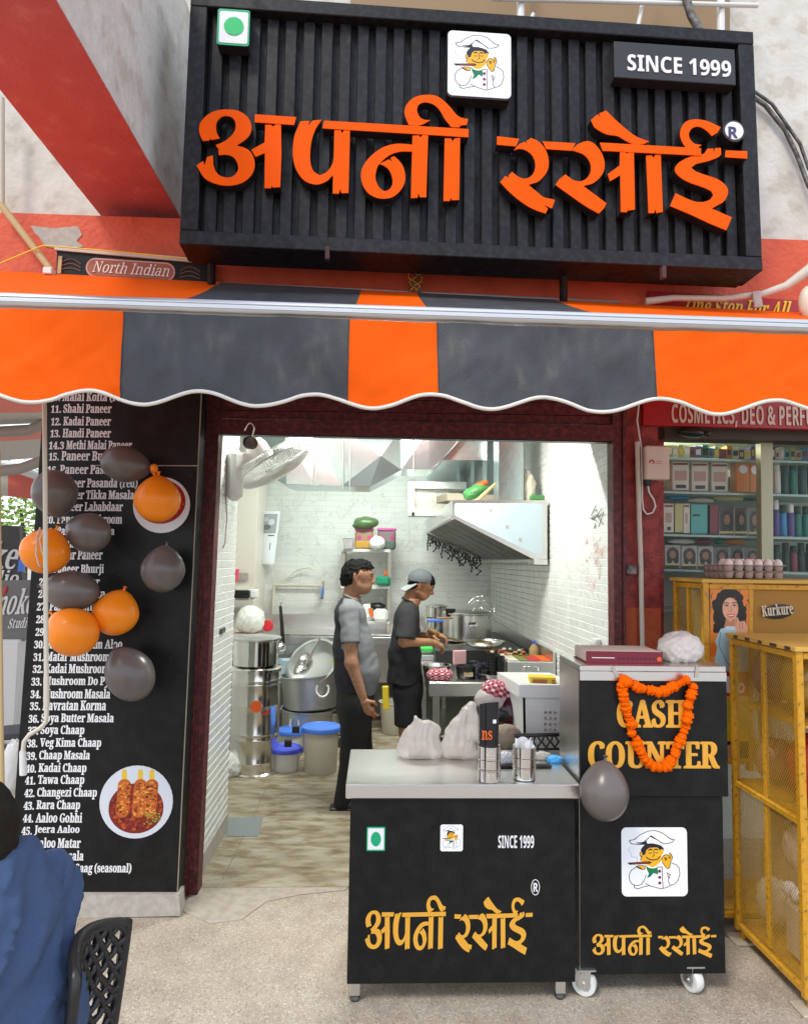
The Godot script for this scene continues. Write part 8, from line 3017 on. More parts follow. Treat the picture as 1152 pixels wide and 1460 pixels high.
	part(t, "board", _slab([-160, 838, 33, 835, 28, 750, -160, 742], 7.0, 0.06), bb)
	write(t, "Smoke", font(true, true, true), wl, at(-88, 808, 6.995), Vector3(1, -0.02, 0).normalized(), Vector3.UP, 0.76, 0.28, 0.01, "lettering", 0.25)
	write(t, "Studio", font(true, true, true), wl, at(-50, 832, 6.995), Vector3(1, -0.02, 0).normalized(), Vector3.UP, 0.52, 0.15, 0.01, "lettering", 0.25)
	for x in [-0.6, 0.0]:
		m = MB.new()
		var p := at(10, 836, 7.03)
		m.box(Vector3(p.x + x, p.y / 2, -7.03), Vector3(0.05, p.y, 0.04))
		part(t, "leg", m, bb)
	t = thing("stall_sign", "lower grey stall board with red flame and white brush lettering", "sign", at(10, 915, 6.0))
	part(t, "board", _slab([-160, 918, 42, 912, 47, 827, -160, 830], 6.0, 0.06), mat("stall_grey", lin(0.16, 0.16, 0.16), 0.6))
	write(t, "Smoke", font(true, true, true), wl, at(-26, 878, 5.995), Vector3(1, 0.06, 0).normalized(), Vector3.UP, 0.43, 0.22, 0.01, "lettering", 0.25)
	write(t, "Studio", font(true, true, true), wl, at(12, 896, 5.995), Vector3(1, 0.05, 0).normalized(), Vector3.UP, 0.19, 0.09, 0.01, "lettering", 0.25)
	m = MB.new()
	m.ball(at(8, 842, 5.99), Vector3(0.014, 0.045, 0.006), Basis(Vector3.BACK, -0.2), 10, 8)
	part(t, "flame", m, mats.red_plastic)
	m = MB.new()
	m.box(at(-40, 980, 6.15) , Vector3(1.0, 0.88, 0.4), Basis.IDENTITY, 0.02)
	single("white_stall_counter", m, mats.white_plastic, "plain white stall counter under the black street boards", "counter")
	m = MB.new()
	for k in 4:
		m.box(at(28 + k * 2.2, 806, 6.1), Vector3(0.012, 0.11, 0.012), Basis(Vector3.BACK, 0.05 * (k - 1.5)))
	single("straws", m, mats.blue_lid, "bundle of blue straws on the lower street board", "straws")
	t = thing("street_bench", "dark metal bench beyond the menu board", "bench", at(10, 1062, 5.2))
	m = MB.new()
	m.box(at(5, 1045, 5.1), Vector3(0.9, 0.05, 0.3), Basis(Vector3.BACK, 0.10), 0.01)
	part(t, "seat", m, mat("bench_dark", lin(0.03, 0.03, 0.035), 0.5))
	for x in [-0.3, 0.12]:
		m = MB.new()
		var p := at(5, 1045, 5.1)
		m.box(Vector3(p.x + x, p.y / 2, p.z), Vector3(0.05, p.y, 0.05))
		part(t, "leg", m, mats.bench_dark)
	m = lumpy(at(20, 1095, 4.2), Vector3(0.06, 0.16, 0.06), 61, 0.12)
	single("hanging_bag", m, mat("bag_hazy", lin(0.55, 0.55, 0.56), 0.3), "hazy clear plastic bag beside the menu board's foot", "bag")
	m = MB.new()
	m.tube([at(-2, 640, 2.45), at(1, 900, 2.45), at(4, 1140, 2.45), at(6, 1480, 2.45)], [0.007, 0.0075, 0.008, 0.008], 10)
	single("bamboo_pole", m, mats.pale_wood, "tan bamboo pole standing in front of the street", "pole")

# ---------- people ----------
func skin_mat() -> StandardMaterial3D:
	var m := mat("skin", Color.WHITE, 0.55)
	m.vertex_color_use_as_albedo = true
	m.albedo_texture = noise_tex(95, 0.02, [0.2, 0.5, 0.8], [Color(0.86, 0.83, 0.82), Color(0.95, 0.94, 0.94), Color.WHITE], 256, 5)
	relief(m, mats["_fine"], 0.12, 7.0)
	m.subsurf_scatter_enabled = true
	m.subsurf_scatter_strength = 0.08
	return m

func cloth_mat(key: String, rough := 0.9) -> StandardMaterial3D:
	var m := mat(key, Color.WHITE, rough)
	m.vertex_color_use_as_albedo = true
	m.albedo_texture = noise_tex(96, 0.05, [0.2, 0.5, 0.8], [Color(0.88, 0.88, 0.88), Color(0.95, 0.95, 0.95), Color.WHITE], 256, 5)
	relief(m, mats["_fine"], 0.06, 14.0)
	return m

# a hand at w, pointing along f, palm facing n; curl in radians per joint
func add_hand(mb: MB, w: Vector3, f: Vector3, n: Vector3, curl: float, thumb_side: float, tone: Color) -> void:
	f = f.normalized()
	n = (n - f * n.dot(f)).normalized()
	var s := f.cross(n) * thumb_side                # towards the thumb
	var fd := Field.new(w - Vector3.ONE * 0.17, w + Vector3.ONE * 0.17, 0.0045)
	fd.bone(w - f * 0.03, w + f * 0.02, 0.024, 0.024, 0.01)
	fd.bone(w + f * 0.02, w + f * 0.075 + s * 0.018, 0.022, 0.018, 0.012)
	fd.bone(w + f * 0.02, w + f * 0.072 - s * 0.020, 0.022, 0.017, 0.012)
	fd.bone(w + f * 0.02, w + f * 0.078, 0.020, 0.018, 0.012)
	var lens_ := [0.070, 0.078, 0.072, 0.056]
	for k in 4:
		var base := w + f * (0.082 - 0.004 * k) + s * (0.028 - 0.019 * k)
		var p := base
		var a := curl * 0.6
		for j in 3:
			var d := f * cos(a) + n * sin(a)
			var q: Vector3 = p + d * lens_[k] * [0.45, 0.32, 0.26][j]
			fd.bone(p, q, 0.0095 - 0.001 * j, 0.0088 - 0.001 * j, 0.004)
			p = q
			a += curl
	var tp := w + f * 0.018 + s * 0.024
	var t1 := tp + (f * 0.55 + s * 0.7 + n * 0.45).normalized() * 0.038
	var t2 := t1 + (f * 0.85 + n * 0.55 - s * 0.1).normalized() * 0.030
	fd.bone(tp, t1, 0.014, 0.011, 0.008)
	fd.bone(t1, t2, 0.0105, 0.0085, 0.004)
	mb.col = tone
	fd.into(mb)

# a head in profile facing +x (turned by yaw and pitched by tilt); c is the centre of the skull
func add_head(mb: MB, c: Vector3, turn: Basis, tone: Color, k := 1.0, round_face := 0.0) -> void:
	var fd := Field.new(Vector3(-0.15, -0.18, -0.13), Vector3(0.15, 0.15, 0.13), 0.0052)
	fd.bone(Vector3(-0.020, 0.018, 0), Vector3(0.012, 0.022, 0), 0.088, 0.085, 0.03, Vector3(1, 1, 0.86))
	fd.bone(Vector3(0.035, 0.015, 0), Vector3(0.045, -0.05, 0), 0.058, 0.046 + round_face, 0.03, Vector3(1, 1, 1.05))
	fd.bone(Vector3(0.05, -0.075, -0.012), Vector3(0.05, -0.075, 0.012), 0.030 + round_face, 0.030 + round_face, 0.03)
	fd.bone(Vector3(0.0, -0.055, -0.045), Vector3(0.045, -0.085, -0.014), 0.026, 0.022, 0.03)
	fd.bone(Vector3(0.0, -0.055, 0.045), Vector3(0.045, -0.085, 0.014), 0.026, 0.022, 0.03)
	fd.bone(Vector3(-0.03, -0.04, 0), Vector3(-0.045, -0.15, 0), 0.056, 0.056, 0.03)
	# brow, nose, lips, ears
	fd.bone(Vector3(0.088, 0.018, -0.028), Vector3(0.088, 0.018, 0.028), 0.011, 0.011, 0.02)
	fd.bone(Vector3(0.094, 0.005, 0), Vector3(0.113, -0.030, 0), 0.008, 0.012, 0.012)
	fd.bone(Vector3(0.098, -0.034, -0.012), Vector3(0.098, -0.034, 0.012), 0.009, 0.009, 0.01)
	fd.bone(Vector3(0.090, -0.054, -0.014), Vector3(0.090, -0.054, 0.014), 0.008, 0.008, 0.008)
	fd.bone(Vector3(0.088, -0.066, -0.012), Vector3(0.088, -0.066, 0.012), 0.009, 0.009, 0.008)
	for s in [-1.0, 1.0]:
		fd.carve(Vector3(0.098, 0.0, s * 0.032), Vector3(0.096, 0.0, s * 0.040), 0.013, 0.013)
		fd.bone(Vector3(0.082, -0.001, s * 0.032), Vector3(0.084, -0.001, s * 0.034), 0.0125, 0.0125, 0.003)
		fd.bone(Vector3(-0.010, 0.012, s * 0.080), Vector3(-0.006, -0.028, s * 0.078), 0.014, 0.009, 0.008, Vector3(1.4, 1, 0.6))
		fd.bone(Vector3(-0.014, 0.02, s * 0.088), Vector3(-0.018, -0.01, s * 0.088), 0.006, 0.005, 0.006)
	var xf := Transform3D(turn * Basis.from_scale(Vector3.ONE * k), c)
	fd.into(mb, xf, func(p):
		if p.distance_to(Vector3(0.094, -0.001, 0.033)) < 0.0075 or p.distance_to(Vector3(0.094, -0.001, -0.033)) < 0.0075:
			return Color(0.03, 0.02, 0.02)
		if p.x > 0.085 and p.y < -0.050 and p.y > -0.071 and abs(p.z) < 0.022:
			return tone.lerp(Color(0.25, 0.07, 0.06), 0.6)
		if p.x > 0.075 and p.y > 0.020 and p.y < 0.029 and abs(abs(p.z) - 0.032) < 0.017:
			return Color(0.02, 0.015, 0.012)
		return tone)

func build_people() -> void:
	var skin := skin_mat()
	# ======== man in the grey and black shirt, standing in profile ========
	var Z := 4.65
	var base := gnd(497, 1147)
	Z = -base.z
	var me := func(px: float, py: float, z: float) -> Vector3: return at(px, py, Z) + Vector3(0, 0, z)
	var t := thing("person", "standing man in grey and black raglan shirt and black trousers", "person", base)
	var tone := Color(0.36, 0.185, 0.105)
	var mb := MB.new()
	# skin: neck, arms, inner torso and feet as one body
	var lo := at(455, 1158, Z) + Vector3(0, 0, -0.42)
	var hi := at(560, 850, Z) + Vector3(0, 0, 0.42)
	var fd := Field.new(lo, hi, 0.012)
	fd.bone(me.call(503, 850, 0), me.call(498, 872, 0), 0.056, 0.064, 0.03)
	fd.bone(me.call(499, 882, 0), me.call(505, 930, 0), 0.085, 0.10, 0.05, Vector3(1, 1, 1.4))
	fd.bone(me.call(505, 930, 0), me.call(506, 1000, 0), 0.10, 0.10, 0.05, Vector3(1, 1, 1.2))
	fd.bone(me.call(499, 878, 0.17), me.call(503, 938, 0.235), 0.050, 0.042, 0.03)
	fd.bone(me.call(503, 938, 0.235), me.call(519, 984, 0.245), 0.043, 0.028, 0.02)
	fd.bone(me.call(499, 878, -0.17), me.call(501, 938, -0.235), 0.050, 0.042, 0.03)
	fd.bone(me.call(501, 938, -0.235), me.call(513, 984, -0.235), 0.043, 0.028, 0.02)
	for s in [[-0.09, 512, 499], [0.09, 503, 490]]:
		fd.bone(me.call(506, 1000, s[0]), me.call(s[1], 1075, s[0]), 0.075, 0.06, 0.03)
		fd.bone(me.call(s[1], 1075, s[0]), me.call(s[2], 1138, s[0]), 0.06, 0.04, 0.03)
		fd.bone(me.call(s[2], 1142, s[0]), me.call(s[2] + 20, 1146, s[0]), 0.035, 0.028, 0.02)
	mb.col = tone
	fd.into(mb)
	add_head(mb, me.call(511, 822, 0), Basis(Vector3.UP, -0.12) * Basis(Vector3.BACK, -0.06), tone, 1.0, 0.006)
	add_hand(mb, me.call(520, 987, 0.245), me.call(531, 1012, 0.24) - me.call(520, 987, 0.245), Vector3(0.6, 0, -0.8), 0.45, 1.0, tone * Color(1.05, 1, 1))
	add_hand(mb, me.call(514, 987, -0.235), Vector3(0.15, -1, 0), Vector3(0.6, 0, 0.8), 0.4, -1.0, tone)
	part(t, "body", mb, skin)
	# shirt
	var wr := FastNoiseLite.new()
	wr.seed = 14
	wr.frequency = 4.0
	wr.fractal_octaves = 2
	fd = Field.new(at(462, 1006, Z) + Vector3(0, 0, -0.36), at(556, 838, Z) + Vector3(0, 0, 0.36), 0.011)
	fd.bone(me.call(500, 858, -0.02), me.call(498, 872, 0.02), 0.066, 0.085, 0.05)
	fd.bone(me.call(498, 869, -0.14), me.call(498, 869, 0.14), 0.066, 0.066, 0.06)
	fd.bone(me.call(500, 882, 0), me.call(504, 922, 0), 0.108, 0.132, 0.06, Vector3(1, 1, 1.38))
	fd.bone(me.call(504, 922, 0), me.call(509.5, 956, 0), 0.130, 0.148, 0.06, Vector3(1, 1, 1.12))
	fd.bone(me.call(509.5, 956, 0), me.call(507, 1000, 0), 0.148, 0.130, 0.06, Vector3(1, 1, 1.12))
	for s in [-1.0, 1.0]:
		fd.bone(me.call(499, 870, s * 0.155), me.call(502, 912, s * 0.215), 0.068, 0.066, 0.03)
		var e: Vector3 = me.call(502, 912, s * 0.215)
		var ax: Vector3 = (me.call(503, 938, s * 0.235) - me.call(499, 878, s * 0.17)).normalized()
		fd.cut(e, ax, e - Vector3(0.12, 0.12, 0.03 if s > 0 else 0.2), e + Vector3(0.12, 0.05, 0.2 if s > 0 else 0.03))
	fd.cut(me.call(505, 993, 0), Vector3(0.12, -1, 0).normalized())
	fd.cut(me.call(502, 851, 0), Vector3(0.37, 0.93, 0).normalized(), me.call(478, 885, -0.075), me.call(530, 835, 0.075))
	fd.shape(func(p, d): return d + 0.011 * abs(wr.get_noise_3d(p.x * 1.2 + p.y, p.y * 1.8 - p.x, p.z * 0.7)) + 0.001 * wr.get_noise_3d(p.x * 3.0, p.y * 5.0, p.z * 2.0))
	mb = MB.new()
	var grey := Color(0.20, 0.215, 0.225)
	var navy := Color(0.020, 0.022, 0.032)
	var yb := [me.call(0, 868, 0).y, me.call(0, 915, 0).y, me.call(0, 945, 0).y, me.call(0, 995, 0).y]
	var xa: float = me.call(489, 900, 0).x
	var xb: float = me.call(512, 940, 0).x
	var xc: float = me.call(520, 990, 0).x
	var cuff: float = me.call(0, 905, 0).y
	# the shirt is sewn from a grey front with sleeves and a near black back panel with cuffs
	var is_back := func(p: Vector3) -> bool:
		var x: float = xa
		if p.y < yb[1]:
			x = lerp(xb, xc, clamp((yb[2] - p.y) / (yb[2] - yb[3]), 0.0, 1.0)) if p.y < yb[2] else lerp(xa, xb, (yb[1] - p.y) / (yb[1] - yb[2]))
		var zz: float = p.z - base.z
		if abs(zz) > 0.185 and p.y < cuff and p.y > yb[1] - 0.03:
			return true
		if abs(zz) > 0.15 and p.y > yb[1] and p.x > xa - 0.02:
			return false
		return p.x < x
	fd.into(mb, Transform3D.IDENTITY, func(p): return Color(0, 0, 0, 0) if is_back.call(p) else grey)
	part(t, "shirt", mb, cloth_mat("shirt_cloth"), "grey shirt front and sleeves")
	mb = MB.new()
	fd.into(mb, Transform3D.IDENTITY, func(p): return navy if is_back.call(p) else Color(0, 0, 0, 0))
	part(t, "shirt_back", mb, cloth_mat("shirt_cloth"), "sewn-in black back panel and cuffs")
	neckband(t, me.call(501.5, 852, 0), Vector3(0.37, 0.93, 0), 0.062, Color(0.17, 0.185, 0.195))
	# trousers
	fd = Field.new(at(462, 1156, Z) + Vector3(0, 0, -0.26), at(556, 972, Z) + Vector3(0, 0, 0.26), 0.012)
	fd.bone(me.call(508, 975, 0), me.call(506, 1005, 0), 0.132, 0.128, 0.05, Vector3(1, 1, 1.1))
	for s in [[-0.085, 513, 501], [0.085, 503, 489]]:
		fd.bone(me.call(508, 1005, s[0]), me.call(s[1], 1072, s[0]), 0.108, 0.080, 0.05)
		fd.bone(me.call(s[1], 1072, s[0]), me.call(s[2], 1142, s[0]), 0.080, 0.058, 0.03)
	fd.cut(me.call(500, 1143, 0), Vector3(0, -1, 0))
	fd.shape(func(p, d): return d + 0.007 * wr.get_noise_3d(p.x * 1.3, p.y * 0.6, p.z * 1.3))
	mb = MB.new()
	mb.col = Color(0.014, 0.014, 0.015)
	fd.into(mb)
	part(t, "trousers", mb, cloth_mat("trouser_cloth"))
	# hair
	hair(t, me.call(511, 822, 0), Basis(Vector3.UP, -0.12) * Basis(Vector3.BACK, -0.06), Color(0.010, 0.009, 0.009), 0.0)
	for s in [[-0.085, 501], [0.085, 489]]:
		mb = MB.new()
		var a: Vector3 = me.call(s[1] - 4, 1146, s[0])
		mb.box(Vector3(a.x + 0.07, 0.012, a.z), Vector3(0.27, 0.024, 0.10), Basis.IDENTITY, 0.01)
		mb.ball(Vector3(a.x + 0.09, 0.035, a.z), Vector3(0.11, 0.045, 0.052), Basis.IDENTITY, 16, 10)
		part(t, "shoe", mb, mats.black_plastic)
	mb = MB.new()
	mb.box(me.call(533, 1006, 0.225), Vector3(0.012, 0.07, 0.04), Basis(Vector3.BACK, 0.15), 0.004)
	single("red_phone", mb, mats.red_plastic, "small red object held in the standing man's hand", "phone")

	# ======== the cook ========
	var Z2 := 4.92
	var base2 := Vector3(at(578, 1000, Z2).x, 0.006, -Z2)
	var ck := func(px: float, py: float, z: float) -> Vector3: return at(px, py, Z2) + Vector3(0, 0, z)
	t = thing("person", "young cook in black shirt, shorts and backwards grey cap at the stove", "person", base2)
	tone = Color(0.40, 0.20, 0.10)
	mb = MB.new()
	fd = Field.new(Vector3(base2.x - 0.25, 0.0, -Z2 - 0.36), Vector3(base2.x + 0.42, at(0, 845, Z2).y, -Z2 + 0.36), 0.012)
	fd.bone(ck.call(594, 848, 0), ck.call(583, 868, 0), 0.048, 0.058, 0.03)
	fd.bone(ck.call(579, 882, 0), ck.call(577, 940, 0), 0.075, 0.075, 0.05, Vector3(1, 1, 1.5))
	fd.bone(ck.call(577, 940, 0), ck.call(580, 985, 0), 0.08, 0.08, 0.05, Vector3(1, 1, 1.4))
	fd.bone(ck.call(580, 875, 0.15), ck.call(574, 910, 0.215), 0.045, 0.038, 0.03)
	fd.bone(ck.call(574, 910, 0.215), ck.call(612, 913, 0.12), 0.038, 0.026, 0.02)
	fd.bone(ck.call(580, 875, -0.15), ck.call(588, 912, -0.20), 0.045, 0.038, 0.03)
	fd.bone(ck.call(588, 912, -0.20), ck.call(616, 908, -0.08), 0.038, 0.026, 0.02)
	for s in [[-0.085, 586, 588], [0.085, 579, 573]]:
		fd.bone(ck.call(580, 985, s[0]), ck.call(s[1], 1036, s[0]), 0.075, 0.052, 0.03)
		fd.bone(ck.call(s[1], 1036, s[0]), Vector3(ck.call(s[2], 1100, 0).x, 0.07, -Z2 + s[0]), 0.050, 0.034, 0.03)
		fd.bone(Vector3(ck.call(s[2], 1100, 0).x, 0.05, -Z2 + s[0]), Vector3(ck.call(s[2], 1100, 0).x + 0.14, 0.03, -Z2 + s[0]), 0.034, 0.026, 0.02)
	mb.col = tone
	fd.into(mb)
	var turn := Basis(Vector3.UP, -0.10) * Basis(Vector3.BACK, -0.38)
	add_head(mb, ck.call(600.5, 834, 0), turn, tone, 0.89)
	add_hand(mb, ck.call(614, 913.5, 0.115), ck.call(634, 921, 0.06) - ck.call(614, 913.5, 0.115), Vector3(0.2, -1.0, -0.3), 0.75, 1.0, tone)
	add_hand(mb, ck.call(617, 908, -0.08), Vector3(1, 0.0, 0.3), Vector3(0.1, -1, 0.1), 0.75, -1.0, tone)
	part(t, "body", mb, skin)
	fd = Field.new(Vector3(base2.x - 0.30, at(0, 980, Z2).y, -Z2 - 0.36), Vector3(base2.x + 0.26, at(580, 842, Z2).y, -Z2 + 0.36), 0.011)
	fd.bone(ck.call(585, 862, -0.02), ck.call(581, 874, 0.02), 0.062, 0.078, 0.05)
	fd.bone(ck.call(580, 872, -0.13), ck.call(580, 872, 0.13), 0.062, 0.062, 0.06)
	fd.cut(ck.call(583, 853, 0), Vector3(0.38, 0.92, 0).normalized(), ck.call(560, 885, -0.08), ck.call(610, 835, 0.08))
	fd.bone(ck.call(579, 888, 0), ck.call(577, 930, 0), 0.096, 0.112, 0.05, Vector3(1, 1, 1.5))
	fd.bone(ck.call(577, 930, 0), ck.call(577, 985, 0), 0.112, 0.138, 0.05, Vector3(1, 1, 1.4))
	for s in [[1.0, 574], [-1.0, 587]]:
		fd.bone(ck.call(580, 880, s[0] * 0.15), ck.call(s[1] + 2, 904, s[0] * 0.21), 0.068, 0.072, 0.03)
		var e: Vector3 = ck.call(s[1] + 1, 906, s[0] * 0.21)
		fd.cut(e, Vector3(-0.1, -1, s[0] * 0.15).normalized(), e - Vector3(0.12, 0.12, 0.03 if s[0] > 0 else 0.2), e + Vector3(0.12, 0.05, 0.2 if s[0] > 0 else 0.03))
	fd.cut(ck.call(577, 972, 0), Vector3(0.05, -1, 0).normalized())
	fd.shape(func(p, d): return d + 0.013 * abs(wr.get_noise_3d(p.x * 1.4 + p.y + 3.0, p.y * 1.2 - p.x, p.z)) + 0.0015 * wr.get_noise_3d(p.x * 3.0, p.y * 3.0, p.z * 2.0))
	mb = MB.new()
	mb.col = Color(0.024, 0.025, 0.028)
	fd.into(mb)
	part(t, "shirt", mb, cloth_mat("shirt_cloth"))
	neckband(t, ck.call(583.5, 856.5, 0), Vector3(0.38, 0.92, 0), 0.053, Color(0.02, 0.021, 0.024))
	mb = MB.new()
	mb.box(ck.call(598, 889, 0.05), Vector3(0.004, 0.03, 0.03), Basis(Vector3.BACK, 0.3))
	part(t, "shirt_logo", mb, mats.plinth)
	fd = Field.new(Vector3(base2.x - 0.22, at(0, 1040, Z2).y, -Z2 - 0.27), Vector3(base2.x + 0.24, at(0, 958, Z2).y, -Z2 + 0.27), 0.012)
	fd.bone(ck.call(580, 965, 0), ck.call(581, 985, 0), 0.110, 0.112, 0.05, Vector3(1, 1, 1.35))
	for s in [[-0.085, 586], [0.085, 580]]:
		fd.bone(ck.call(581, 985, s[0]), ck.call(s[1], 1045, s[0]), 0.098, 0.092, 0.04)
	fd.cut(ck.call(580, 1030, 0), Vector3(0, -1, 0))
	fd.shape(func(p, d): return d + 0.007 * wr.get_noise_3d(p.x * 1.3, p.y * 0.7, p.z * 1.3))
	mb = MB.new()
	mb.col = Color(0.013, 0.013, 0.016)
	fd.into(mb)
	part(t, "shorts", mb, cloth_mat("trouser_cloth"))
	hair(t, ck.call(601.5, 834, 0), turn * Basis.from_scale(Vector3.ONE * 0.835), Color(0.010, 0.009, 0.009), -0.03, 0.6)
	# cap, worn backwards
	mb = MB.new()
	var prof := [Vector2(0.0955, -0.006), Vector2(0.0965, 0.006)]
	for k in range(1, 10):
		var a := PI / 2 * k / 9.0
		prof.append(Vector2(cos(a) * 0.096, 0.006 + sin(a) * 0.078))
	var cw := Basis(Vector3.BACK, -0.10)
	mb.lathe(prof, ck.call(599.5, 828, 0), 28, cw, Vector2(1.0, 0.92))
	var cap := part(t, "cap", mb, mat("cap_grey", lin(0.10, 0.115, 0.125), 0.9))
	for k in 6:
		mb = MB.new()
		var rib := []
		for j in range(1, 9):
			var q: Vector2 = prof[j + 1]
			var an := TAU * k / 6.0 + 0.2
			rib.append(ck.call(599.5, 828, 0) + cw * Vector3(cos(an) * q.x, q.y + 0.0005, sin(an) * q.x * 0.90))
		mb.tube(rib, 0.0014, 4)
		part(cap, "seam", mb, mats.cap_grey)
	mb = MB.new()
	mb.grid(func(u, v):
		var e: float = 2.0 * u - 1.0
		var p: Vector3 = ck.call(lerp(594.0 - 4.0 * (1.0 - e * e), 569.0 + 8.0 * e * e, v), lerp(829.0, 839.5, v), e * lerp(0.080, 0.062, v))
		return p + Vector3(0, -0.014 * e * e, 0), 12, 6, Vector3.UP)
	part(cap, "bill", mb, mat("bill_pale", lin(0.30, 0.32, 0.32), 0.8))
	mb = MB.new()
	mb.grid(func(u, v):
		var e: float = 2.0 * u - 1.0
		var p: Vector3 = ck.call(lerp(594.0 - 4.0 * (1.0 - e * e), 569.0 + 8.0 * e * e, v), lerp(830.2, 840.8, v), e * lerp(0.080, 0.062, v))
		return p + Vector3(0, -0.014 * e * e, 0), 12, 6, Vector3.DOWN)
	part(cap, "bill_lining", mb, mats.cap_grey)
	for s in [-0.085, 0.085]:
		mb = MB.new()
		var a := Vector3(ck.call(580, 1100, 0).x + 0.05, 0.018, -Z2 + s)
		mb.box(a, Vector3(0.26, 0.022, 0.09), Basis.IDENTITY, 0.008)
		part(t, "sandal", mb, mats.black_plastic)

	# ======== seated man in blue, in front ========
	var s0 := at(20, 1225, 1.45)
	var nk := Vector3(s0.x - 0.02, s0.y + 0.01, -1.45)
	t = thing("person", "seated man in blue cotton shirt on the black woven chair", "person", Vector3(nk.x, 0, -1.45))
	tone = Color(0.27, 0.14, 0.085)
	mb = MB.new()
	fd = Field.new(Vector3(nk.x - 0.55, 0.0, -1.85), Vector3(nk.x + 0.40, nk.y + 0.08, -1.05), 0.014)
	fd.bone(at(-40, 1222, 1.45), nk + Vector3(-0.04, -0.06, 0), 0.055, 0.065, 0.04)
	fd.bone(nk + Vector3(-0.01, -0.16, 0), nk + Vector3(-0.09, -0.50, 0), 0.10, 0.09, 0.05, Vector3(1, 1, 1.5))
	for s in [-1.0, 1.0]:
		fd.bone(nk + Vector3(-0.01, -0.17, s * 0.16), nk + Vector3(-0.10, -0.36, s * 0.24), 0.052, 0.042, 0.03)
		fd.bone(nk + Vector3(-0.10, -0.36, s * 0.24), nk + Vector3(-0.36, -0.33, s * 0.16), 0.042, 0.030, 0.03)
		fd.bone(nk + Vector3(-0.03, -0.50, s * 0.10), nk + Vector3(-0.40, -0.46, s * 0.12), 0.08, 0.065, 0.03)
		fd.bone(nk + Vector3(-0.40, -0.46, s * 0.12), Vector3(nk.x - 0.38, 0.06, nk.z + s * 0.12), 0.062, 0.04, 0.03)
		fd.bone(Vector3(nk.x - 0.38, 0.04, nk.z + s * 0.12), Vector3(nk.x - 0.53, 0.03, nk.z + s * 0.12), 0.035, 0.028, 0.02)
	mb.col = tone
	fd.into(mb)
	var ht := Basis(Vector3.UP, PI - 0.45) * Basis(Vector3.BACK, -0.10)
	var hc := at(-56, 1190, 1.45)
	add_head(mb, hc, ht, tone, 1.0)
	for s in [-1.0, 1.0]:
		add_hand(mb, nk + Vector3(-0.37, -0.33, s * 0.155), Vector3(-1, -0.1, -s * 0.3), Vector3(0, -1, 0), 0.5, s, tone)
	part(t, "body", mb, skin)
	hair(t, hc, ht, Color(0.022, 0.018, 0.015), -0.005, 0.35)
	wr.frequency = 5.0
	fd = Field.new(Vector3(nk.x - 0.32, nk.y - 0.62, -1.90), Vector3(nk.x + 0.40, nk.y + 0.05, -1.00), 0.010)
	fd.bone(nk + Vector3(-0.02, -0.05, -0.04), nk + Vector3(-0.02, -0.05, 0.04), 0.078, 0.078, 0.05)
	fd.bone(nk + Vector3(0.0, -0.175, -0.15), nk + Vector3(0.0, -0.14, 0.15), 0.078, 0.078, 0.07)
	fd.bone(nk + Vector3(-0.01, -0.20, 0), nk + Vector3(0.01, -0.34, 0), 0.122, 0.140, 0.06, Vector3(1, 1, 1.45))
	fd.bone(nk + Vector3(0.01, -0.34, 0), nk + Vector3(-0.12, -0.56, 0), 0.140, 0.125, 0.06, Vector3(1, 1, 1.15))
	for s in [-1.0, 1.0]:
		fd.bone(nk + Vector3(0.0, -0.15, s * 0.17), nk + Vector3(-0.085, -0.32, s * 0.25), 0.082, 0.080, 0.04)
		var e := nk + Vector3(-0.085, -0.32, s * 0.25)
		fd.cut(e, Vector3(-0.35, -0.9, s * 0.25).normalized(), e - Vector3(0.12, 0.14, 0.04 if s > 0 else 0.2), e + Vector3(0.10, 0.06, 0.2 if s > 0 else 0.04))
	fd.cut(nk + Vector3(0, -0.58, 0), Vector3(0, -1, 0))
	fd.cut(nk + Vector3(-0.03, 0.0, 0), Vector3(-0.25, 1, 0).normalized())
	fd.shape(func(p, d):
		var q := Vector3(p.x, p.y, p.z)
		var f1: float = wr.get_noise_3d(q.x * 0.8, (q.y + q.z * 0.6) * 1.8, q.z * 0.5)
		var f2: float = wr.get_noise_3d(q.x * 2.5 + 9.0, (q.y - q.z * 0.5) * 3.4, q.z * 0.9)
		return d + 0.020 * (abs(f1) * 1.6 - 0.3) + 0.006 * (abs(f2) * 1.6 - 0.2), 0.06)
	mb = MB.new()
	mb.col = Color(0.052, 0.094, 0.19)
	fd.into(mb)
	part(t, "shirt", mb, cloth_mat("blue_cloth"))
	mb = MB.new()
	var colr := []
	for k in 22:
		var a := TAU * k / 22.0
		colr.append(nk + Vector3(-0.045 + cos(a) * 0.068, -0.005 + 0.018 * cos(a), sin(a) * 0.072))
	mb.col = Color(0.045, 0.082, 0.165)
	mb.tube(colr, 0.0095, 8, false, true)
	part(t, "collar", mb, cloth_mat("blue_cloth"))
	fd = Field.new(Vector3(nk.x - 0.52, 0.04, -1.78), Vector3(nk.x + 0.26, nk.y - 0.36, -1.12), 0.014)
	fd.bone(nk + Vector3(-0.10, -0.52, -0.06), nk + Vector3(-0.10, -0.52, 0.06), 0.11, 0.11, 0.05)
	for s in [-1.0, 1.0]:
		fd.bone(nk + Vector3(-0.03, -0.50, s * 0.10), nk + Vector3(-0.40, -0.46, s * 0.12), 0.10, 0.082, 0.04)
		fd.bone(nk + Vector3(-0.40, -0.46, s * 0.12), Vector3(nk.x - 0.38, 0.10, nk.z + s * 0.12), 0.080, 0.062, 0.03)
	mb = MB.new()
	mb.col = Color(0.03, 0.03, 0.035)
	fd.into(mb)
	part(t, "trousers", mb, cloth_mat("trouser_cloth"))
	build_chair(nk)

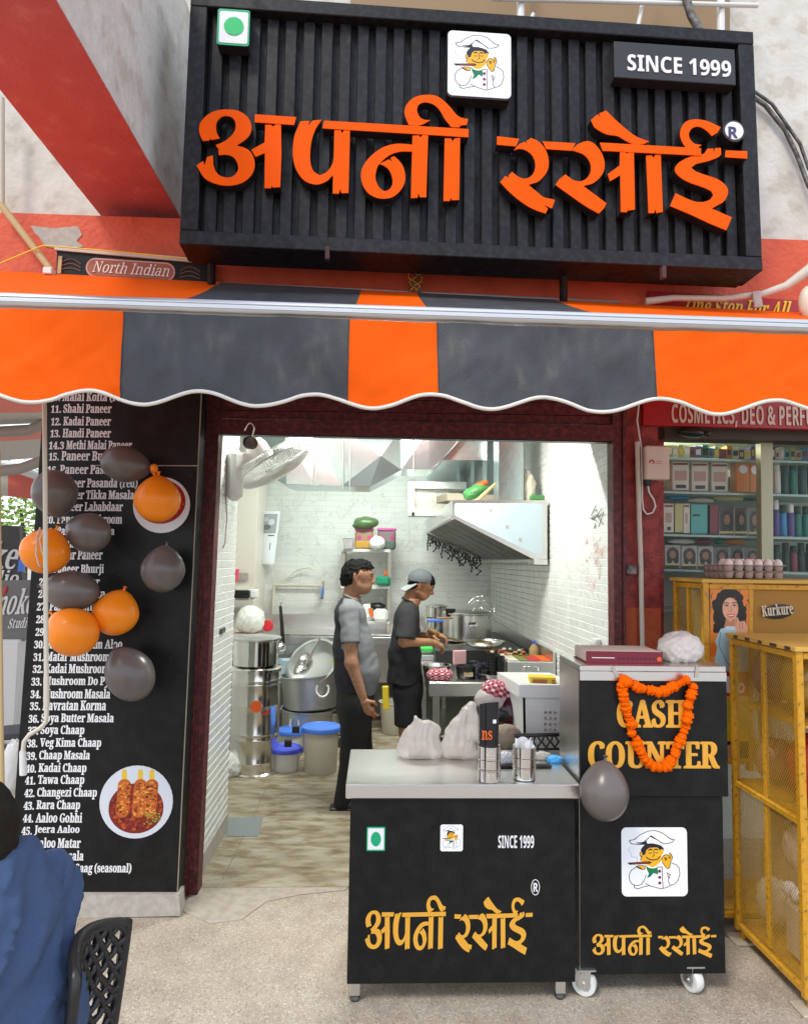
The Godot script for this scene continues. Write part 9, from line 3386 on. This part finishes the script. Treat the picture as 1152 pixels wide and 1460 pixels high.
func neckband(parent: Node3D, c: Vector3, up: Vector3, r: float, col: Color) -> void:
	up = up.normalized()
	var x := Vector3(up.y, -up.x, 0)
	var mb := MB.new()
	var ring := []
	for k in 26:
		var a := TAU * k / 26.0
		ring.append(c + x * cos(a) * r + Vector3(0, 0, sin(a) * r * 1.02))
	mb.col = col
	mb.tube(ring, 0.008, 8, false, true)
	part(parent, "neckband", mb, cloth_mat("shirt_cloth"))

func hair(parent: Node3D, c: Vector3, turn: Basis, col: Color, lift: float, crop := 0.0) -> void:
	var n := FastNoiseLite.new()
	n.seed = 33
	n.frequency = 26.0
	n.fractal_octaves = 3
	var fd := Field.new(Vector3(-0.15, -0.12, -0.13), Vector3(0.15, 0.16, 0.13), 0.006)
	var r := 0.097 - 0.006 * crop
	fd.bone(Vector3(-0.024, 0.020, 0), Vector3(0.018, 0.030, 0), r, r - 0.004, 0.03, Vector3(1, 1, 0.88))
	fd.bone(Vector3(-0.05, -0.03, 0), Vector3(-0.04, 0.0, 0), 0.068, 0.07, 0.03)
	# the face and ears stay free
	fd.cut(Vector3(0.076, 0.052 + lift, 0), Vector3(0.50, -0.86, 0).normalized(), Vector3(-0.025, -0.2, -0.2), Vector3(0.2, 0.2, 0.2))
	fd.cut(Vector3(-0.02, -0.055, 0), Vector3(0.25, -1, 0).normalized())
	fd.cut(Vector3(0.0, 0.018, 0), Vector3(0.9, -0.45, 0).normalized(), Vector3(-0.2, -0.2, -0.2), Vector3(0.06, 0.05, 0.2))
	var amp := 0.010 if crop == 0.0 else 0.003
	fd.shape(func(p, d): return d + amp * n.get_noise_3d(p.x, p.y, p.z) * 1.6)
	var mb := MB.new()
	mb.col = col
	fd.into(mb, Transform3D(turn, c))
	var hm := cloth_mat("hair_strands", 0.75)
	hm.metallic_specular = 0.25
	part(parent, "hair", mb, hm)

func build_chair(nk: Vector3) -> void:
	var t := thing("woven_chair", "black plastic chair with pierced leaf pattern backrest under the seated man", "chair", Vector3(nk.x + 0.1, 0, nk.z))
	var bp: Material = mat("chair_plastic", lin(0.016, 0.016, 0.017), 0.38)
	var near_top := gnd(86, 1398, 0.82)
	var far_top := gnd(163, 1316, 0.80)
	var w := far_top.z - near_top.z
	var surf := func(u: float, v: float) -> Vector3:     # u: near to far, v: seat to top
		var p := near_top.lerp(far_top, u)
		var arch := 0.030 * sin(PI * u)
		var y: float = lerp(0.43, p.y + arch, v)
		var back := -0.045 * sin(PI * u) - 0.01 * (1.0 - v) * (1.0 - v) + 0.035 * sin(PI * v) * 0.0
		return Vector3(p.x + back + 0.03 * v, y, p.z + 0.02 * (u - 0.5) * (1.0 - v))
	var m := MB.new()
	var rim := []
	for k in 13:
		rim.append(surf.call(0.0, k / 12.0))
	for k in 13:
		rim.append(surf.call((k + 1) / 14.0, 1.0))
	for k in 13:
		rim.append(surf.call(1.0, 1.0 - k / 12.0))
	m.tube(rim, 0.013, 8)
	part(t, "back_frame", m, bp)
	# pierced net of leaf shaped cells
	m = MB.new()
	var nu := 7
	var nv := 15
	var P := {}
	rng.seed = 15
	for j in nv + 1:
		for i in nu + 1:
			var u := (i + (0.5 if j % 2 == 1 else 0.0)) / nu + rng.randf_range(-0.03, 0.03)
			P[[i, j]] = surf.call(clamp(u, 0.0, 1.0), clamp(j / float(nv) + rng.randf_range(-0.012, 0.012), 0.0, 1.0))
	for j in nv:
		for i in nu + 1:
			var a: Vector3 = P[[i, j]]
			for di in ([0, 1] if j % 2 == 1 else [-1, 0]):
				if not P.has([i + di, j + 1]):
					continue
				var b: Vector3 = P[[i + di, j + 1]]
				var mid := (a + b) / 2 + Vector3(0.006, 0, 0)
				m.tube([a, a.lerp(mid, 0.5), mid, mid.lerp(b, 0.5), b], [0.0105, 0.0085, 0.0075, 0.0085, 0.0105], 6)
	part(t, "pierced_back", m, bp)
	var a := surf.call(0.0, 0.0) as Vector3
	var b := surf.call(1.0, 0.0) as Vector3
	m = MB.new()
	m.solid([a + Vector3(-0.42, 0.0, 0.02), a, b, b + Vector3(-0.42, 0.0, -0.02)], Vector3(0, -0.03, 0))
	part(t, "seat", m, bp)
	for q in [a, b, a + Vector3(-0.40, 0, 0), b + Vector3(-0.40, 0, 0)]:
		m = MB.new()
		m.tube([q - Vector3(0, 0.02, 0), Vector3(q.x + (0.04 if q.x > nk.x - 0.1 else -0.03), 0, q.z)], [0.02, 0.015], 8)
		part(t, "leg", m, bp)
